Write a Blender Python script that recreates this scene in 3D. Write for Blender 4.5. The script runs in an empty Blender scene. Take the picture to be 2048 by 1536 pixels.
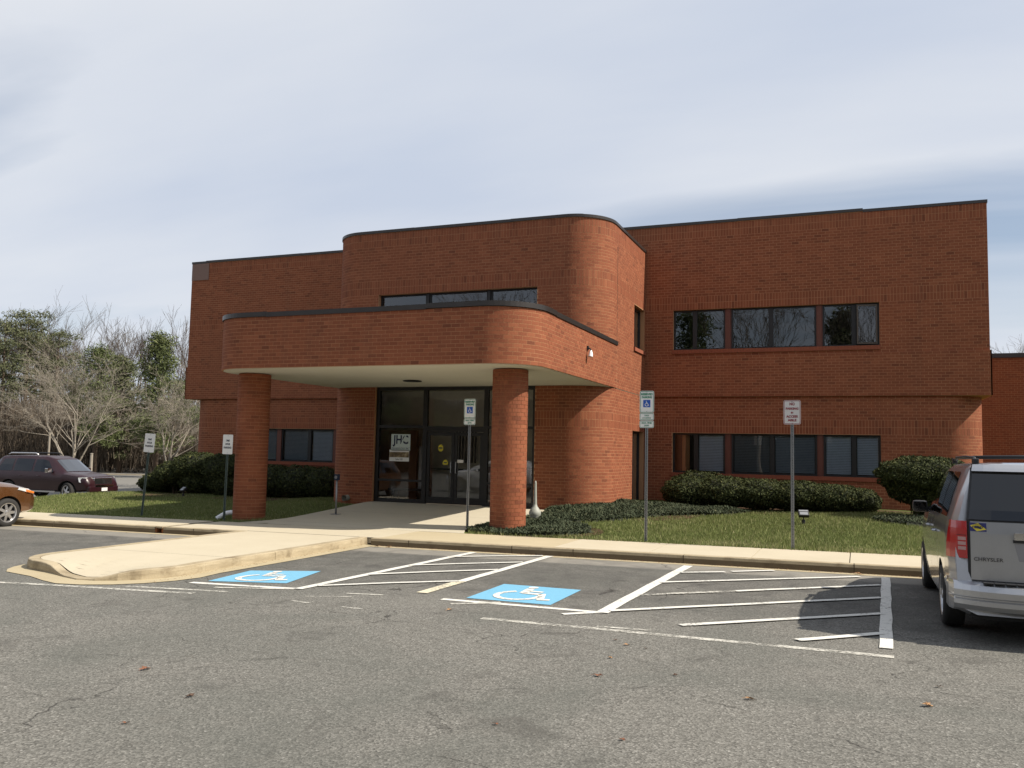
import bpy, bmesh, math, random
import numpy as np
from mathutils import Vector, Matrix, Euler

R = math.radians
scene = bpy.context.scene
COL = scene.collection
random.seed(7)
RNG = np.random.default_rng(11)

# ------------------------------------------------------------------ camera
cam_d = bpy.data.cameras.new('camera')
cam = bpy.data.objects.new('camera', cam_d)
COL.objects.link(cam)
YAW, PITCH, ROLL = R(21.942), R(4.535), R(1.191)
_f = Vector((-math.sin(YAW) * math.cos(PITCH), math.cos(YAW) * math.cos(PITCH), math.sin(PITCH)))
_r = Vector((math.cos(YAW), math.sin(YAW), 0))
_u = _r.cross(_f)
_r2 = _r * math.cos(ROLL) + _u * math.sin(ROLL)
_u2 = _u * math.cos(ROLL) - _r * math.sin(ROLL)
cam.matrix_world = Matrix((( _r2.x, _u2.x, -_f.x, 0), (_r2.y, _u2.y, -_f.y, 0), (_r2.z, _u2.z, -_f.z, 1.87), (0, 0, 0, 1)))
cam_d.sensor_width = 36
cam_d.lens = 36 * 1720.3 / 2048
cam_d.clip_end = 3000
scene.camera = cam

# ------------------------------------------------------------------ sky and sun
SUN_EL, SUN_AZ = R(46), R(6)          # azimuth measured from +X towards +Y
world = bpy.data.worlds.new('World')
scene.world = world
world.use_nodes = True
wn, wl = world.node_tree.nodes, world.node_tree.links
wn.clear()
def WN(t, **kw):
    n = wn.new(t)
    for k, v in kw.items():
        if k.startswith('i_'):
            n.inputs[int(k[2:])].default_value = v
        else:
            setattr(n, k, v)
    return n
sky = WN('ShaderNodeTexSky', sky_type='NISHITA', sun_disc=False, sun_elevation=SUN_EL,
         sun_rotation=R(90) - SUN_AZ, altitude=60, air_density=1.0, dust_density=1.2, ozone_density=1.2)
tc = WN('ShaderNodeTexCoord')
sep = WN('ShaderNodeSeparateXYZ')
wl.new(tc.outputs['Generated'], sep.inputs[0])
zc = WN('ShaderNodeMath', operation='MAXIMUM', i_1=0.0); wl.new(sep.outputs['Z'], zc.inputs[0])
za = WN('ShaderNodeMath', operation='ADD', i_1=0.22); wl.new(zc.outputs[0], za.inputs[0])
dx = WN('ShaderNodeMath', operation='DIVIDE'); wl.new(sep.outputs['X'], dx.inputs[0]); wl.new(za.outputs[0], dx.inputs[1])
dy = WN('ShaderNodeMath', operation='DIVIDE'); wl.new(sep.outputs['Y'], dy.inputs[0]); wl.new(za.outputs[0], dy.inputs[1])
cmb = WN('ShaderNodeCombineXYZ'); wl.new(dx.outputs[0], cmb.inputs[0]); wl.new(dy.outputs[0], cmb.inputs[1])
mp = WN('ShaderNodeMapping'); wl.new(cmb.outputs[0], mp.inputs[0])
mp.inputs['Location'].default_value = (1.0, 1.0, 0.0)
mp.inputs['Rotation'].default_value = (0, 0, R(-24))
mp.inputs['Scale'].default_value = (0.42, 0.95, 1)
n1 = WN('ShaderNodeTexNoise'); wl.new(mp.outputs[0], n1.inputs['Vector'])
n1.inputs['Scale'].default_value = 1.25; n1.inputs['Detail'].default_value = 7; n1.inputs['Roughness'].default_value = 0.46
n1.inputs['Distortion'].default_value = 0.5
rmp = WN('ShaderNodeValToRGB'); wl.new(n1.outputs['Fac'], rmp.inputs[0])
rmp.color_ramp.elements[0].position = 0.29; rmp.color_ramp.elements[0].color = (0.24, 0.24, 0.24, 1)
rmp.color_ramp.elements[1].position = 0.49; rmp.color_ramp.elements[1].color = (0.93, 0.93, 0.93, 1)
# thickness shading of the cloud sheet
mp2 = WN('ShaderNodeMapping'); wl.new(cmb.outputs[0], mp2.inputs[0])
mp2.inputs['Location'].default_value = (1.2, 5.1, 0); mp2.inputs['Rotation'].default_value = (0, 0, R(-20)); mp2.inputs['Scale'].default_value = (0.5, 1.3, 1)
n2 = WN('ShaderNodeTexNoise'); wl.new(mp2.outputs[0], n2.inputs['Vector'])
n2.inputs['Scale'].default_value = 0.9; n2.inputs['Detail'].default_value = 6; n2.inputs['Roughness'].default_value = 0.5
ccol = WN('ShaderNodeValToRGB'); wl.new(n2.outputs['Fac'], ccol.inputs[0])
CLOUD = 7.4
ccol.color_ramp.elements[0].position = 0.30; ccol.color_ramp.elements[0].color = (0.71, 0.785, 0.93, 1)
ccol.color_ramp.elements[1].position = 0.66; ccol.color_ramp.elements[1].color = (0.975, 1.0, 1.045, 1)
cs = WN('ShaderNodeVectorMath', operation='SCALE'); wl.new(ccol.outputs[0], cs.inputs[0]); cs.inputs['Scale'].default_value = CLOUD
mixs = WN('ShaderNodeMix', data_type='RGBA'); wl.new(rmp.outputs[0], mixs.inputs['Factor'])
wl.new(sky.outputs[0], mixs.inputs[6]); wl.new(cs.outputs[0], mixs.inputs[7])
bg = WN('ShaderNodeBackground'); wl.new(mixs.outputs[2], bg.inputs['Color']); bg.inputs['Strength'].default_value = 0.086
wo = WN('ShaderNodeOutputWorld'); wl.new(bg.outputs[0], wo.inputs[0])

sun_d = bpy.data.lights.new('sun', 'SUN')
sun_d.energy = 5.0; sun_d.angle = R(0.55); sun_d.color = (1.0, 0.915, 0.79)
sun = bpy.data.objects.new('sun', sun_d); COL.objects.link(sun)
sdir = Vector((math.cos(SUN_AZ) * math.cos(SUN_EL), math.sin(SUN_AZ) * math.cos(SUN_EL), math.sin(SUN_EL)))
sun.rotation_euler = sdir.to_track_quat('Z', 'Y').to_euler()
sun.location = sdir * 60

scene.view_settings.view_transform = 'Standard'
scene.view_settings.look = 'None'
scene.view_settings.exposure = 0.42
scene.view_settings.gamma = 1.0
scene.view_settings.use_curve_mapping = False
scene.render.engine = 'CYCLES'
scene.cycles.max_bounces = 7
scene.cycles.transparent_max_bounces = 12
scene.cycles.caustics_reflective = False
scene.cycles.caustics_refractive = False
try:
    scene.cycles.use_denoising = True
except Exception:
    pass

# ------------------------------------------------------------------ helpers
def link(o, parent=None):
    COL.objects.link(o)
    if parent is not None:
        o.parent = parent
    return o

def tag(o, label=None, cat=None, group=None, kind=None):
    if label: o['label'] = label
    if cat: o['category'] = cat
    if group: o['group'] = group
    if kind: o['kind'] = kind
    return o

def thing(name, label, cat, loc=(0, 0, 0), rz=0.0, group=None):
    o = bpy.data.objects.new(name, None)
    o.empty_display_size = 0.2
    COL.objects.link(o)
    o.location = loc
    o.rotation_euler = (0, 0, rz)
    return tag(o, label, cat, group)

def copy_tree(o, parent=None):
    c = o.copy()
    COL.objects.link(c)
    c.parent = parent
    for ch in list(o.children):
        copy_tree(ch, c)
    return c

class MB:
    """collects vertices and faces; build() links them as one mesh object"""
    def __init__(self):
        self.v = []; self.f = []; self.mi = []
    def add(self, vs, fs, mi=0):
        b = len(self.v)
        self.v.extend([tuple(p) for p in vs])
        for f in fs:
            self.f.append(tuple(b + i for i in f)); self.mi.append(mi)
    def box(self, x0, x1, y0, y1, z0, z1, mi=0):
        self.add([(x0, y0, z0), (x1, y0, z0), (x1, y1, z0), (x0, y1, z0), (x0, y0, z1), (x1, y0, z1), (x1, y1, z1), (x0, y1, z1)],
                 [(0, 3, 2, 1), (4, 5, 6, 7), (0, 1, 5, 4), (1, 2, 6, 5), (2, 3, 7, 6), (3, 0, 4, 7)], mi)
    def quad(self, a, b, c, d, mi=0):
        self.add([a, b, c, d], [(0, 1, 2, 3)], mi)
    def prism(self, pts, z0, z1, mi=0, cap=True):
        n = len(pts)
        vs = [(p[0], p[1], z0) for p in pts] + [(p[0], p[1], z1) for p in pts]
        fs = [(i, (i + 1) % n, n + (i + 1) % n, n + i) for i in range(n)]
        if cap:
            fs += [tuple(range(n - 1, -1, -1)), tuple(range(n, 2 * n))]
        self.add(vs, fs, mi)
    def tube(self, pts, radii, n=8, mi=0, caps=True):
        pts = [Vector(p) for p in pts]
        if not hasattr(radii, '__len__'): radii = [radii] * len(pts)
        vs = []; fs = []
        up = None
        for i, p in enumerate(pts):
            d = (pts[min(i + 1, len(pts) - 1)] - pts[max(i - 1, 0)])
            if d.length < 1e-9: d = Vector((0, 0, 1))
            d.normalize()
            if up is None:
                up = Vector((0, 0, 1)) if abs(d.z) < 0.9 else Vector((1, 0, 0))
            a = d.cross(up)
            if a.length < 1e-6: a = d.cross(Vector((0, 1, 0)))
            a.normalize(); b = a.cross(d); up = b
            for k in range(n):
                t = 2 * math.pi * k / n
                vs.append(p + (a * math.cos(t) + b * math.sin(t)) * radii[i])
        for i in range(len(pts) - 1):
            for k in range(n):
                k2 = (k + 1) % n
                fs.append((i * n + k, (i + 1) * n + k, (i + 1) * n + k2, i * n + k2))
        if caps:
            fs.append(tuple(range(n)))
            fs.append(tuple(range((len(pts) - 1) * n + n - 1, (len(pts) - 1) * n - 1, -1)))
        self.add(vs, fs, mi)
    def lathe(self, prof, c=(0, 0, 0), n=24, mi=0):
        vs = []; fs = []
        for (r, z) in prof:
            for k in range(n):
                t = 2 * math.pi * k / n
                vs.append((c[0] + r * math.cos(t), c[1] + r * math.sin(t), c[2] + z))
        for i in range(len(prof) - 1):
            for k in range(n):
                k2 = (k + 1) % n
                fs.append((i * n + k, i * n + k2, (i + 1) * n + k2, (i + 1) * n + k))
        self.add(vs, fs, mi)
    def build(self, name, mats, parent=None, smooth=False, bevel=0.0, fix=False):
        me = bpy.data.meshes.new(name)
        me.from_pydata([tuple(p) for p in self.v], [], self.f)
        if not isinstance(mats, (list, tuple)): mats = [mats]
        for m in mats: me.materials.append(m)
        if len(mats) > 1:
            me.polygons.foreach_set('material_index', self.mi)
        if smooth:
            me.polygons.foreach_set('use_smooth', [True] * len(me.polygons))
        if fix or bevel:
            bm = bmesh.new(); bm.from_mesh(me)
            if fix:
                bmesh.ops.remove_doubles(bm, verts=bm.verts, dist=1e-5)
                bmesh.ops.recalc_face_normals(bm, faces=bm.faces)
            if bevel:
                eg = [e for e in bm.edges if len(e.link_faces) == 2 and e.calc_face_angle(0) > 0.6]
                bmesh.ops.bevel(bm, geom=eg, offset=bevel, segments=2, affect='EDGES', profile=0.6)
            bm.to_mesh(me); bm.free()
        me.update()
        o = bpy.data.objects.new(name, me)
        return link(o, parent)

def np_mesh(name, verts, faces, mat, parent=None, attr=None, smooth=False):
    """verts (N,3) array, faces (M,k) array of one size; attr: per-face float 'tint'"""
    me = bpy.data.meshes.new(name)
    N, (M, k) = len(verts), faces.shape
    me.vertices.add(N); me.vertices.foreach_set('co', np.asarray(verts, np.float32).ravel())
    me.loops.add(M * k); me.loops.foreach_set('vertex_index', np.asarray(faces, np.int32).ravel())
    me.polygons.add(M)
    me.polygons.foreach_set('loop_start', np.arange(0, M * k, k, dtype=np.int32))
    try:
        me.polygons.foreach_set('loop_total', np.full(M, k, np.int32))
    except Exception:
        pass
    me.polygons.foreach_set('use_smooth', np.full(M, bool(smooth)))
    me.update(calc_edges=True)
    if attr is not None:
        a = me.attributes.new('tint', 'FLOAT', 'FACE')
        a.data.foreach_set('value', np.asarray(attr, np.float32))
    for m in (mat if isinstance(mat, (list, tuple)) else [mat]): me.materials.append(m)
    me.validate()
    return link(bpy.data.objects.new(name, me), parent)

# ------------------------------------------------------------------ materials
class NT:
    def __init__(self, name):
        self.m = bpy.data.materials.new(name); self.m.use_nodes = True
        self.n = self.m.node_tree.nodes; self.l = self.m.node_tree.links
        self.b = self.n['Principled BSDF']
    def node(self, t, **kw):
        n = self.n.new(t)
        for k, v in kw.items(): setattr(n, k, v)
        return n
    def link(self, a, b): self.l.new(a, b)
    def obj(self):
        return self.node('ShaderNodeTexCoord').outputs['Object']
    def pos(self):
        return self.node('ShaderNodeNewGeometry').outputs['Position']
    def noise(self, vec, scale, detail=4, rough=0.55, dist=0.0):
        n = self.node('ShaderNodeTexNoise')
        self.link(vec, n.inputs['Vector'])
        n.inputs['Scale'].default_value = scale; n.inputs['Detail'].default_value = detail
        n.inputs['Roughness'].default_value = rough; n.inputs['Distortion'].default_value = dist
        return n.outputs['Fac']
    def ramp(self, fac, stops):
        r = self.node('ShaderNodeValToRGB'); self.link(fac, r.inputs[0])
        e = r.color_ramp.elements
        while len(e) < len(stops): e.new(0.5)
        for i, (p, c) in enumerate(stops):
            e[i].position = p
            e[i].color = (c, c, c, 1) if not hasattr(c, '__len__') else (*c[:3], 1)
        return r.outputs[0]
    def mix(self, fac, a, b, mode='MIX'):
        m = self.node('ShaderNodeMix', data_type='RGBA', blend_type=mode)
        if hasattr(fac, 'node'): self.link(fac, m.inputs[0])
        else: m.inputs[0].default_value = fac
        for i, x in ((6, a), (7, b)):
            if hasattr(x, 'node'): self.link(x, m.inputs[i])
            else: m.inputs[i].default_value = (*x[:3], 1) if hasattr(x, '__len__') else (x, x, x, 1)
        return m.outputs[2]
    def math(self, op, a, b=0.0, clamp=False):
        m = self.node('ShaderNodeMath', operation=op); m.use_clamp = clamp
        for i, x in enumerate((a, b)):
            if hasattr(x, 'node'): self.link(x, m.inputs[i])
            else: m.inputs[i].default_value = x
        return m.outputs[0]
    def bump(self, h, strength=0.3, dist=0.01):
        b = self.node('ShaderNodeBump'); self.link(h, b.inputs['Height'])
        b.inputs['Strength'].default_value = strength; b.inputs['Distance'].default_value = dist
        self.link(b.outputs[0], self.b.inputs['Normal'])
    def set(self, col=None, rough=None, metal=None, spec=None, **kw):
        b = self.b
        if col is not None:
            if hasattr(col, 'node'): self.link(col, b.inputs['Base Color'])
            else: b.inputs['Base Color'].default_value = (*col[:3], 1)
        if rough is not None:
            if hasattr(rough, 'node'): self.link(rough, b.inputs['Roughness'])
            else: b.inputs['Roughness'].default_value = rough
        if metal is not None: b.inputs['Metallic'].default_value = metal
        if spec is not None: b.inputs['Specular IOR Level'].default_value = spec
        for k, v in kw.items(): b.inputs[k].default_value = v
        return self.m

def simple(name, col, rough=0.6, metal=0.0, spec=None, var=0.12, scale=6.0, coat=0.0):
    t = NT(name)
    n = t.noise(t.obj(), scale, 4)
    c = t.mix(n, tuple(x * (1 - var) for x in col), tuple(min(1, x * (1 + var)) for x in col))
    m = t.set(c, rough, metal, spec)
    if coat: t.b.inputs['Coat Weight'].default_value = coat; t.b.inputs['Coat Roughness'].default_value = 0.03
    return m

MAT = {}
def mk_brick():
    t = NT('brick')
    a = t.node('ShaderNodeAttribute', attribute_name='tint', attribute_type='GEOMETRY').outputs['Fac']
    c = t.ramp(a, [(0.0, (0.158, 0.048, 0.022)), (0.35, (0.226, 0.069, 0.031)), (0.7, (0.272, 0.087, 0.039)), (1.0, (0.315, 0.108, 0.050))])
    p = t.pos()
    n = t.noise(p, 55, 4, 0.6)
    c = t.mix(t.ramp(n, [(0.35, 0.0), (0.75, 0.35)]), c, (0.18, 0.058, 0.034))
    big = t.noise(p, 0.5, 4, 0.6)
    c = t.mix(t.ramp(big, [(0.45, 0.0), (0.75, 0.26)]), c, (0.165, 0.062, 0.031))
    mpz = t.node('ShaderNodeMapping'); t.link(p, mpz.inputs[0]); mpz.inputs['Scale'].default_value = (1.6, 1.6, 0.10)
    stv = t.noise(mpz.outputs[0], 1.3, 5, 0.65)
    c = t.mix(t.ramp(stv, [(0.55, 0.0), (0.74, 0.30)]), c, (0.13, 0.055, 0.032))
    pal = t.noise(p, 1.9, 5, 0.6)
    c = t.mix(t.ramp(pal, [(0.60, 0.0), (0.80, 0.22)]), c, (0.36, 0.155, 0.080))
    t.set(c, 0.86, spec=0.3)
    t.bump(n, 0.35, 0.004)
    return t.m
def mk_mortar():
    t = NT('mortar')
    p = t.pos()
    n = t.noise(p, 1.2, 5, 0.6)
    c = t.mix(n, (0.37, 0.18, 0.092), (0.52, 0.285, 0.155))
    return t.set(c, 0.95, spec=0.2)
def mk_brick_far():
    t = NT('brick_far')
    co = t.node('ShaderNodeTexCoord').outputs['Object']
    sp = t.node('ShaderNodeSeparateXYZ'); t.link(co, sp.inputs[0])
    cb = t.node('ShaderNodeCombineXYZ')
    t.link(t.math('ADD', sp.outputs[0], sp.outputs[1]), cb.inputs[0]); t.link(sp.outputs[2], cb.inputs[1])
    b = t.node('ShaderNodeTexBrick'); t.link(cb.outputs[0], b.inputs['Vector'])
    b.inputs['Color1'].default_value = (0.19, 0.060, 0.027, 1); b.inputs['Color2'].default_value = (0.24, 0.078, 0.034, 1)
    b.inputs['Mortar'].default_value = (0.33, 0.17, 0.085, 1); b.inputs['Scale'].default_value = 1.0
    b.inputs['Brick Width'].default_value = 0.2235; b.inputs['Row Height'].default_value = 0.09; b.inputs['Mortar Size'].default_value = 0.005
    return t.set(b.outputs[0], 0.9, spec=0.25)
def mk_asphalt():
    t = NT('asphalt')
    p = t.pos()
    fine = t.noise(p, 130, 2, 0.7)
    agg = t.node('ShaderNodeTexVoronoi'); t.link(p, agg.inputs['Vector']); agg.inputs['Scale'].default_value = 70
    base = t.ramp(agg.outputs['Color'], [(0.0, (0.058, 0.056, 0.050)), (0.40, (0.135, 0.131, 0.117)), (0.74, (0.205, 0.199, 0.179)), (0.92, (0.285, 0.278, 0.252)), (1.0, (0.46, 0.45, 0.42))])
    base = t.mix(t.ramp(fine, [(0.3, 0.35), (0.7, 0.0)]), base, (0.085, 0.08, 0.072))
    # broad tone, streaks and stains
    b1 = t.noise(p, 0.32, 5, 0.6, 0.6)
    base = t.mix(t.ramp(b1, [(0.32, 0.60), (0.54, 0.0)]), base, (0.088, 0.093, 0.082))
    base = t.mix(t.ramp(b1, [(0.52, 0.0), (0.75, 0.30)]), base, (0.19, 0.184, 0.163))
    st = t.noise(p, 1.6, 6, 0.65, 0.8)
    base = t.mix(t.ramp(st, [(0.28, 0.65), (0.43, 0.0)]), base, (0.070, 0.067, 0.060))
    red = t.noise(p, 2.3, 5, 0.6)
    base = t.mix(t.ramp(red, [(0.60, 0.0), (0.78, 0.22)]), base, (0.15, 0.132, 0.112))
    # parked-car zone is darker and oil-marked: soft noise limited to the stalls
    sp = t.node('ShaderNodeSeparateXYZ'); t.link(p, sp.inputs[0])
    zone = t.math('MULTIPLY', t.ramp(t.math('MULTIPLY', sp.outputs[1], 0.05), [(0.50, 0.0), (0.58, 1.0), (0.735, 1.0), (0.76, 0.15)]), t.ramp(st, [(0.28, 1.0), (0.62, 0.25)]))
    base = t.mix(t.math('MULTIPLY', zone, 0.8), base, (0.066, 0.064, 0.060))
    # paler strip by the gutter
    gut = t.math('MULTIPLY', t.ramp(t.math('MULTIPLY', sp.outputs[1], 0.05), [(0.725, 0.0), (0.732, 1.0)]), t.ramp(st, [(0.3, 0.35), (0.6, 0.9)]))
    base = t.mix(gut, base, (0.25, 0.235, 0.205))
    # hair cracks: edges of large distorted cells, only here and there
    mp = t.node('ShaderNodeMapping'); t.link(p, mp.inputs[0]); mp.inputs['Scale'].default_value = (0.40, 0.62, 1); mp.inputs['Rotation'].default_value = (0, 0, R(17))
    wn_ = t.node('ShaderNodeTexNoise'); t.link(p, wn_.inputs['Vector']); wn_.inputs['Scale'].default_value = 1.4; wn_.inputs['Detail'].default_value = 5
    ad = t.node('ShaderNodeVectorMath', operation='MULTIPLY_ADD'); t.link(wn_.outputs['Color'], ad.inputs[0]); ad.inputs[1].default_value = (0.55, 0.55, 0); t.link(mp.outputs[0], ad.inputs[2])
    vo = t.node('ShaderNodeTexVoronoi', feature='DISTANCE_TO_EDGE'); t.link(ad.outputs[0], vo.inputs['Vector']); vo.inputs['Scale'].default_value = 0.9
    line = t.ramp(vo.outputs['Distance'], [(0.0, 1.0), (0.0055, 0.0)])
    gate = t.ramp(t.noise(p, 0.75, 3), [(0.47, 0.0), (0.60, 0.85)])
    cr = t.math('MULTIPLY', line, gate)
    base = t.mix(cr, base, (0.022, 0.020, 0.018))
    t.set(base, 0.92, spec=0.25)
    h = t.math('SUBTRACT', agg.outputs['Distance'], t.math('MULTIPLY', cr, 1.2))
    t.bump(h, 0.55, 0.006)
    return t.m
def mk_concrete(name, a, b, stain=0.3, dark=(0.10, 0.08, 0.055)):
    t = NT(name)
    p = t.pos()
    n = t.noise(p, 1.1, 6, 0.62); f = t.noise(p, 90, 3, 0.7)
    c = t.mix(n, a, b)
    c = t.mix(t.ramp(f, [(0.35, 0.25), (0.6, 0.0)]), c, tuple(x * 0.72 for x in a))
    s = t.noise(p, 3.2, 6, 0.7)
    c = t.mix(t.ramp(s, [(0.56, 0.0), (0.78, stain)]), c, dark)
    t.set(c, 0.9, spec=0.25)
    t.bump(f, 0.15, 0.004)
    return t.m
def mk_kerb_face():
    t = NT('kerb_concrete')
    p = t.pos()
    f = t.noise(p, 70, 3, 0.7); s = t.noise(p, 4.0, 6, 0.7)
    mp = t.node('ShaderNodeMapping'); t.link(p, mp.inputs[0]); mp.inputs['Scale'].default_value = (1.2, 1.2, 9)
    s2 = t.noise(mp.outputs[0], 1.5, 6, 0.7)
    c = t.mix(s, (0.40, 0.335, 0.225), (0.52, 0.45, 0.32))
    g = t.ramp(s2, [(0.30, 0.75), (0.66, 0.12)])
    c = t.mix(g, c, (0.24, 0.19, 0.12))
    dk = t.ramp(t.noise(p, 2.2, 5, 0.65), [(0.53, 0.0), (0.68, 0.75)])
    c = t.mix(dk, c, (0.15, 0.115, 0.07))
    c = t.mix(t.ramp(f, [(0.33, 0.3), (0.55, 0.0)]), c, (0.2, 0.16, 0.1))
    t.set(c, 0.92, spec=0.2); t.bump(f, 0.3, 0.006)
    return t.m
def mk_paint(name, col, wear=0.5, lo=0.36, hi=0.50):
    t = NT(name)
    p = t.pos()
    w = t.noise(p, 22, 6, 0.75); w2 = t.noise(p, 2.2, 4, 0.6)
    f = t.math('ADD', t.math('MULTIPLY', w, 0.6), t.math('MULTIPLY', w2, 0.4))
    mask = t.ramp(f, [(lo, 0.0), (hi, 1.0)])
    if wear < 1.0:
        mask = t.math('MAXIMUM', mask, 1.0 - wear)
    c = t.mix(t.ramp(w, [(0.35, 0.3), (0.6, 0.0)]), col, tuple(x * 0.7 for x in col))
    t.set(c, 0.75, spec=0.3)
    tr = t.node('ShaderNodeBsdfTransparent'); ms = t.node('ShaderNodeMixShader')
    t.link(mask, ms.inputs[0]); t.link(tr.outputs[0], ms.inputs[1]); t.link(t.b.outputs[0], ms.inputs[2])
    t.link(ms.outputs[0], t.n['Material Output'].inputs['Surface'])
    return t.m
def mk_glass(name, tint=(0.35, 0.38, 0.38), refl=1.0, rough=0.0):
    t = NT(name)
    t.n.remove(t.b)
    tr = t.node('ShaderNodeBsdfTransparent'); tr.inputs[0].default_value = (*tint, 1)
    gl = t.node('ShaderNodeBsdfGlossy'); gl.inputs['Roughness'].default_value = rough; gl.inputs[0].default_value = (0.95, 0.97, 1.0, 1)
    fr = t.node('ShaderNodeFresnel'); fr.inputs['IOR'].default_value = 1.52
    wv = t.node('ShaderNodeTexNoise'); wv.inputs['Scale'].default_value = 0.9; wv.inputs['Detail'].default_value = 1
    t.link(t.obj(), wv.inputs['Vector'])
    bp = t.node('ShaderNodeBump'); bp.inputs['Strength'].default_value = 0.06; bp.inputs['Distance'].default_value = 0.05
    t.link(wv.outputs['Fac'], bp.inputs['Height']); t.link(bp.outputs[0], gl.inputs['Normal'])
    f = t.math('MULTIPLY', fr.outputs[0], 2.4 * refl, clamp=True)
    ms = t.node('ShaderNodeMixShader'); t.link(f, ms.inputs[0]); t.link(tr.outputs[0], ms.inputs[1]); t.link(gl.outputs[0], ms.inputs[2])
    t.link(ms.outputs[0], t.n['Material Output'].inputs['Surface'])
    return t.m
def mk_leaf(name, a, b, c=None, rough=0.7, trans=0.15, seed_scale=0.6):
    t = NT(name)
    at = t.node('ShaderNodeAttribute', attribute_name='tint', attribute_type='GEOMETRY').outputs['Fac']
    p = t.pos()
    st = [(0.0, a), (0.7, b), (1.0, c or b)]
    col = t.ramp(at, st)
    n = t.noise(p, seed_scale, 4, 0.6)
    col = t.mix(t.ramp(n, [(0.35, 0.0), (0.7, 0.45)]), col, tuple(x * 1.35 for x in a))
    t.set(col, rough, spec=0.15)
    tl = t.node('ShaderNodeBsdfTranslucent'); t.link(col, tl.inputs[0])
    ms = t.node('ShaderNodeMixShader'); ms.inputs[0].default_value = trans
    t.link(t.b.outputs[0], ms.inputs[1]); t.link(tl.outputs[0], ms.inputs[2])
    t.link(ms.outputs[0], t.n['Material Output'].inputs['Surface'])
    return t.m
def mk_bark(name, a, b, scale=9):
    t = NT(name)
    mp = t.node('ShaderNodeMapping'); t.link(t.obj(), mp.inputs[0]); mp.inputs['Scale'].default_value = (1, 1, 0.35)
    n = t.noise(mp.outputs[0], scale, 5, 0.65)
    t.set(t.mix(n, a, b), 0.9, spec=0.15); t.bump(n, 0.5, 0.02)
    return t.m
def mk_ground(name, stops, scale=0.6, rough=0.95):
    t = NT(name)
    p = t.pos()
    n = t.noise(p, scale, 6, 0.65); f = t.noise(p, 45, 3, 0.7)
    c = t.ramp(n, stops)
    c = t.mix(t.ramp(f, [(0.3, 0.45), (0.6, 0.0)]), c, tuple(x * 0.5 for x in stops[0][1]))
    t.set(c, rough, spec=0.1); t.bump(f, 0.5, 0.02)
    return t.m

MAT['brick'] = mk_brick(); MAT['mortar'] = mk_mortar(); MAT['brick_far'] = mk_brick_far()
MAT['asphalt'] = mk_asphalt()
MAT['walk'] = mk_concrete('sidewalk_concrete', (0.45, 0.395, 0.29), (0.54, 0.485, 0.37), 0.16, (0.32, 0.27, 0.18))
MAT['plaza'] = mk_concrete('plaza_concrete', (0.45, 0.405, 0.31), (0.54, 0.495, 0.39), 0.15, (0.30, 0.26, 0.19))
MAT['walk2'] = mk_concrete('sidewalk_concrete_warm', (0.41, 0.345, 0.225), (0.49, 0.42, 0.285), 0.2, (0.30, 0.24, 0.15))
MAT['kerb'] = mk_kerb_face()
MAT['kerb_grime_and_shade'] = mk_concrete('kerb_grime_and_shade', (0.095, 0.074, 0.048), (0.19, 0.15, 0.10), 0.6, (0.07, 0.052, 0.034))  # road-facing kerb: grime, with the shade of that side painted into the colour
MAT['gutter'] = mk_concrete('gutter_concrete', (0.36, 0.30, 0.19), (0.46, 0.395, 0.265), 0.4, (0.17, 0.12, 0.07))
MAT['joint'] = simple('joint_dirt', (0.06, 0.045, 0.03), 0.95)
MAT['white_paint'] = mk_paint('white_paint', (0.66, 0.65, 0.60), 0.9, 0.33, 0.47)
MAT['white_paint_worn'] = mk_paint('white_paint_worn', (0.54, 0.525, 0.47), 1.0, 0.42, 0.56)
MAT['blue_paint'] = mk_paint('blue_paint', (0.165, 0.40, 0.57), 0.45, 0.27, 0.40)
MAT['yellow_paint'] = mk_paint('yellow_paint', (0.62, 0.57, 0.43), 1.0, 0.36, 0.50)
MAT['flash'] = simple('bronze_flashing', (0.052, 0.046, 0.043), 0.38, 0.55, var=0.25, scale=3)
MAT['frame'] = simple('dark_bronze_frame', (0.018, 0.017, 0.017), 0.42, 0.3, var=0.2)
MAT['brown_metal'] = simple('brown_mullion', (0.115, 0.036, 0.022), 0.5, 0.2)
MAT['soffit'] = mk_concrete('soffit_render', (0.60, 0.58, 0.50), (0.70, 0.68, 0.60), 0.12, (0.36, 0.32, 0.24))
MAT['glass'] = mk_glass('window_glass', (0.80, 0.85, 0.88), 1.0)
MAT['door_glass'] = mk_glass('door_glass', (0.86, 0.86, 0.83), 0.75)
MAT['roof'] = simple('roof_membrane', (0.12, 0.12, 0.12), 0.9)
MAT['interior'] = simple('interior_wall', (0.72, 0.70, 0.65), 0.85)
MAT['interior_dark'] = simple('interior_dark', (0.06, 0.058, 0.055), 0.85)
MAT['interior_wood'] = simple('interior_wood', (0.20, 0.10, 0.05), 0.6, scale=2)
MAT['carpet'] = simple('lobby_floor', (0.12, 0.11, 0.10), 0.8)
MAT['blind'] = simple('blind_slats', (0.74, 0.78, 0.84), 0.7)
MAT['galv'] = simple('galvanised_steel', (0.30, 0.31, 0.32), 0.45, 0.75, var=0.2, scale=14)
MAT['green_post'] = simple('green_post', (0.10, 0.135, 0.125), 0.5, 0.4, var=0.2, scale=14)
MAT['sign_white'] = simple('sign_white', (0.74, 0.74, 0.72), 0.45, var=0.05)
MAT['sign_grey'] = simple('sign_grey', (0.56, 0.55, 0.54), 0.45, var=0.06)
MAT['sign_green'] = simple('sign_green', (0.02, 0.20, 0.115), 0.45, var=0.08)
MAT['sign_blue'] = simple('sign_blue', (0.01, 0.085, 0.42), 0.45, var=0.06)
MAT['sign_red'] = simple('sign_red', (0.23, 0.022, 0.03), 0.45, var=0.06)
MAT['ink'] = simple('sign_ink', (0.03, 0.032, 0.05), 0.5)
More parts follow.
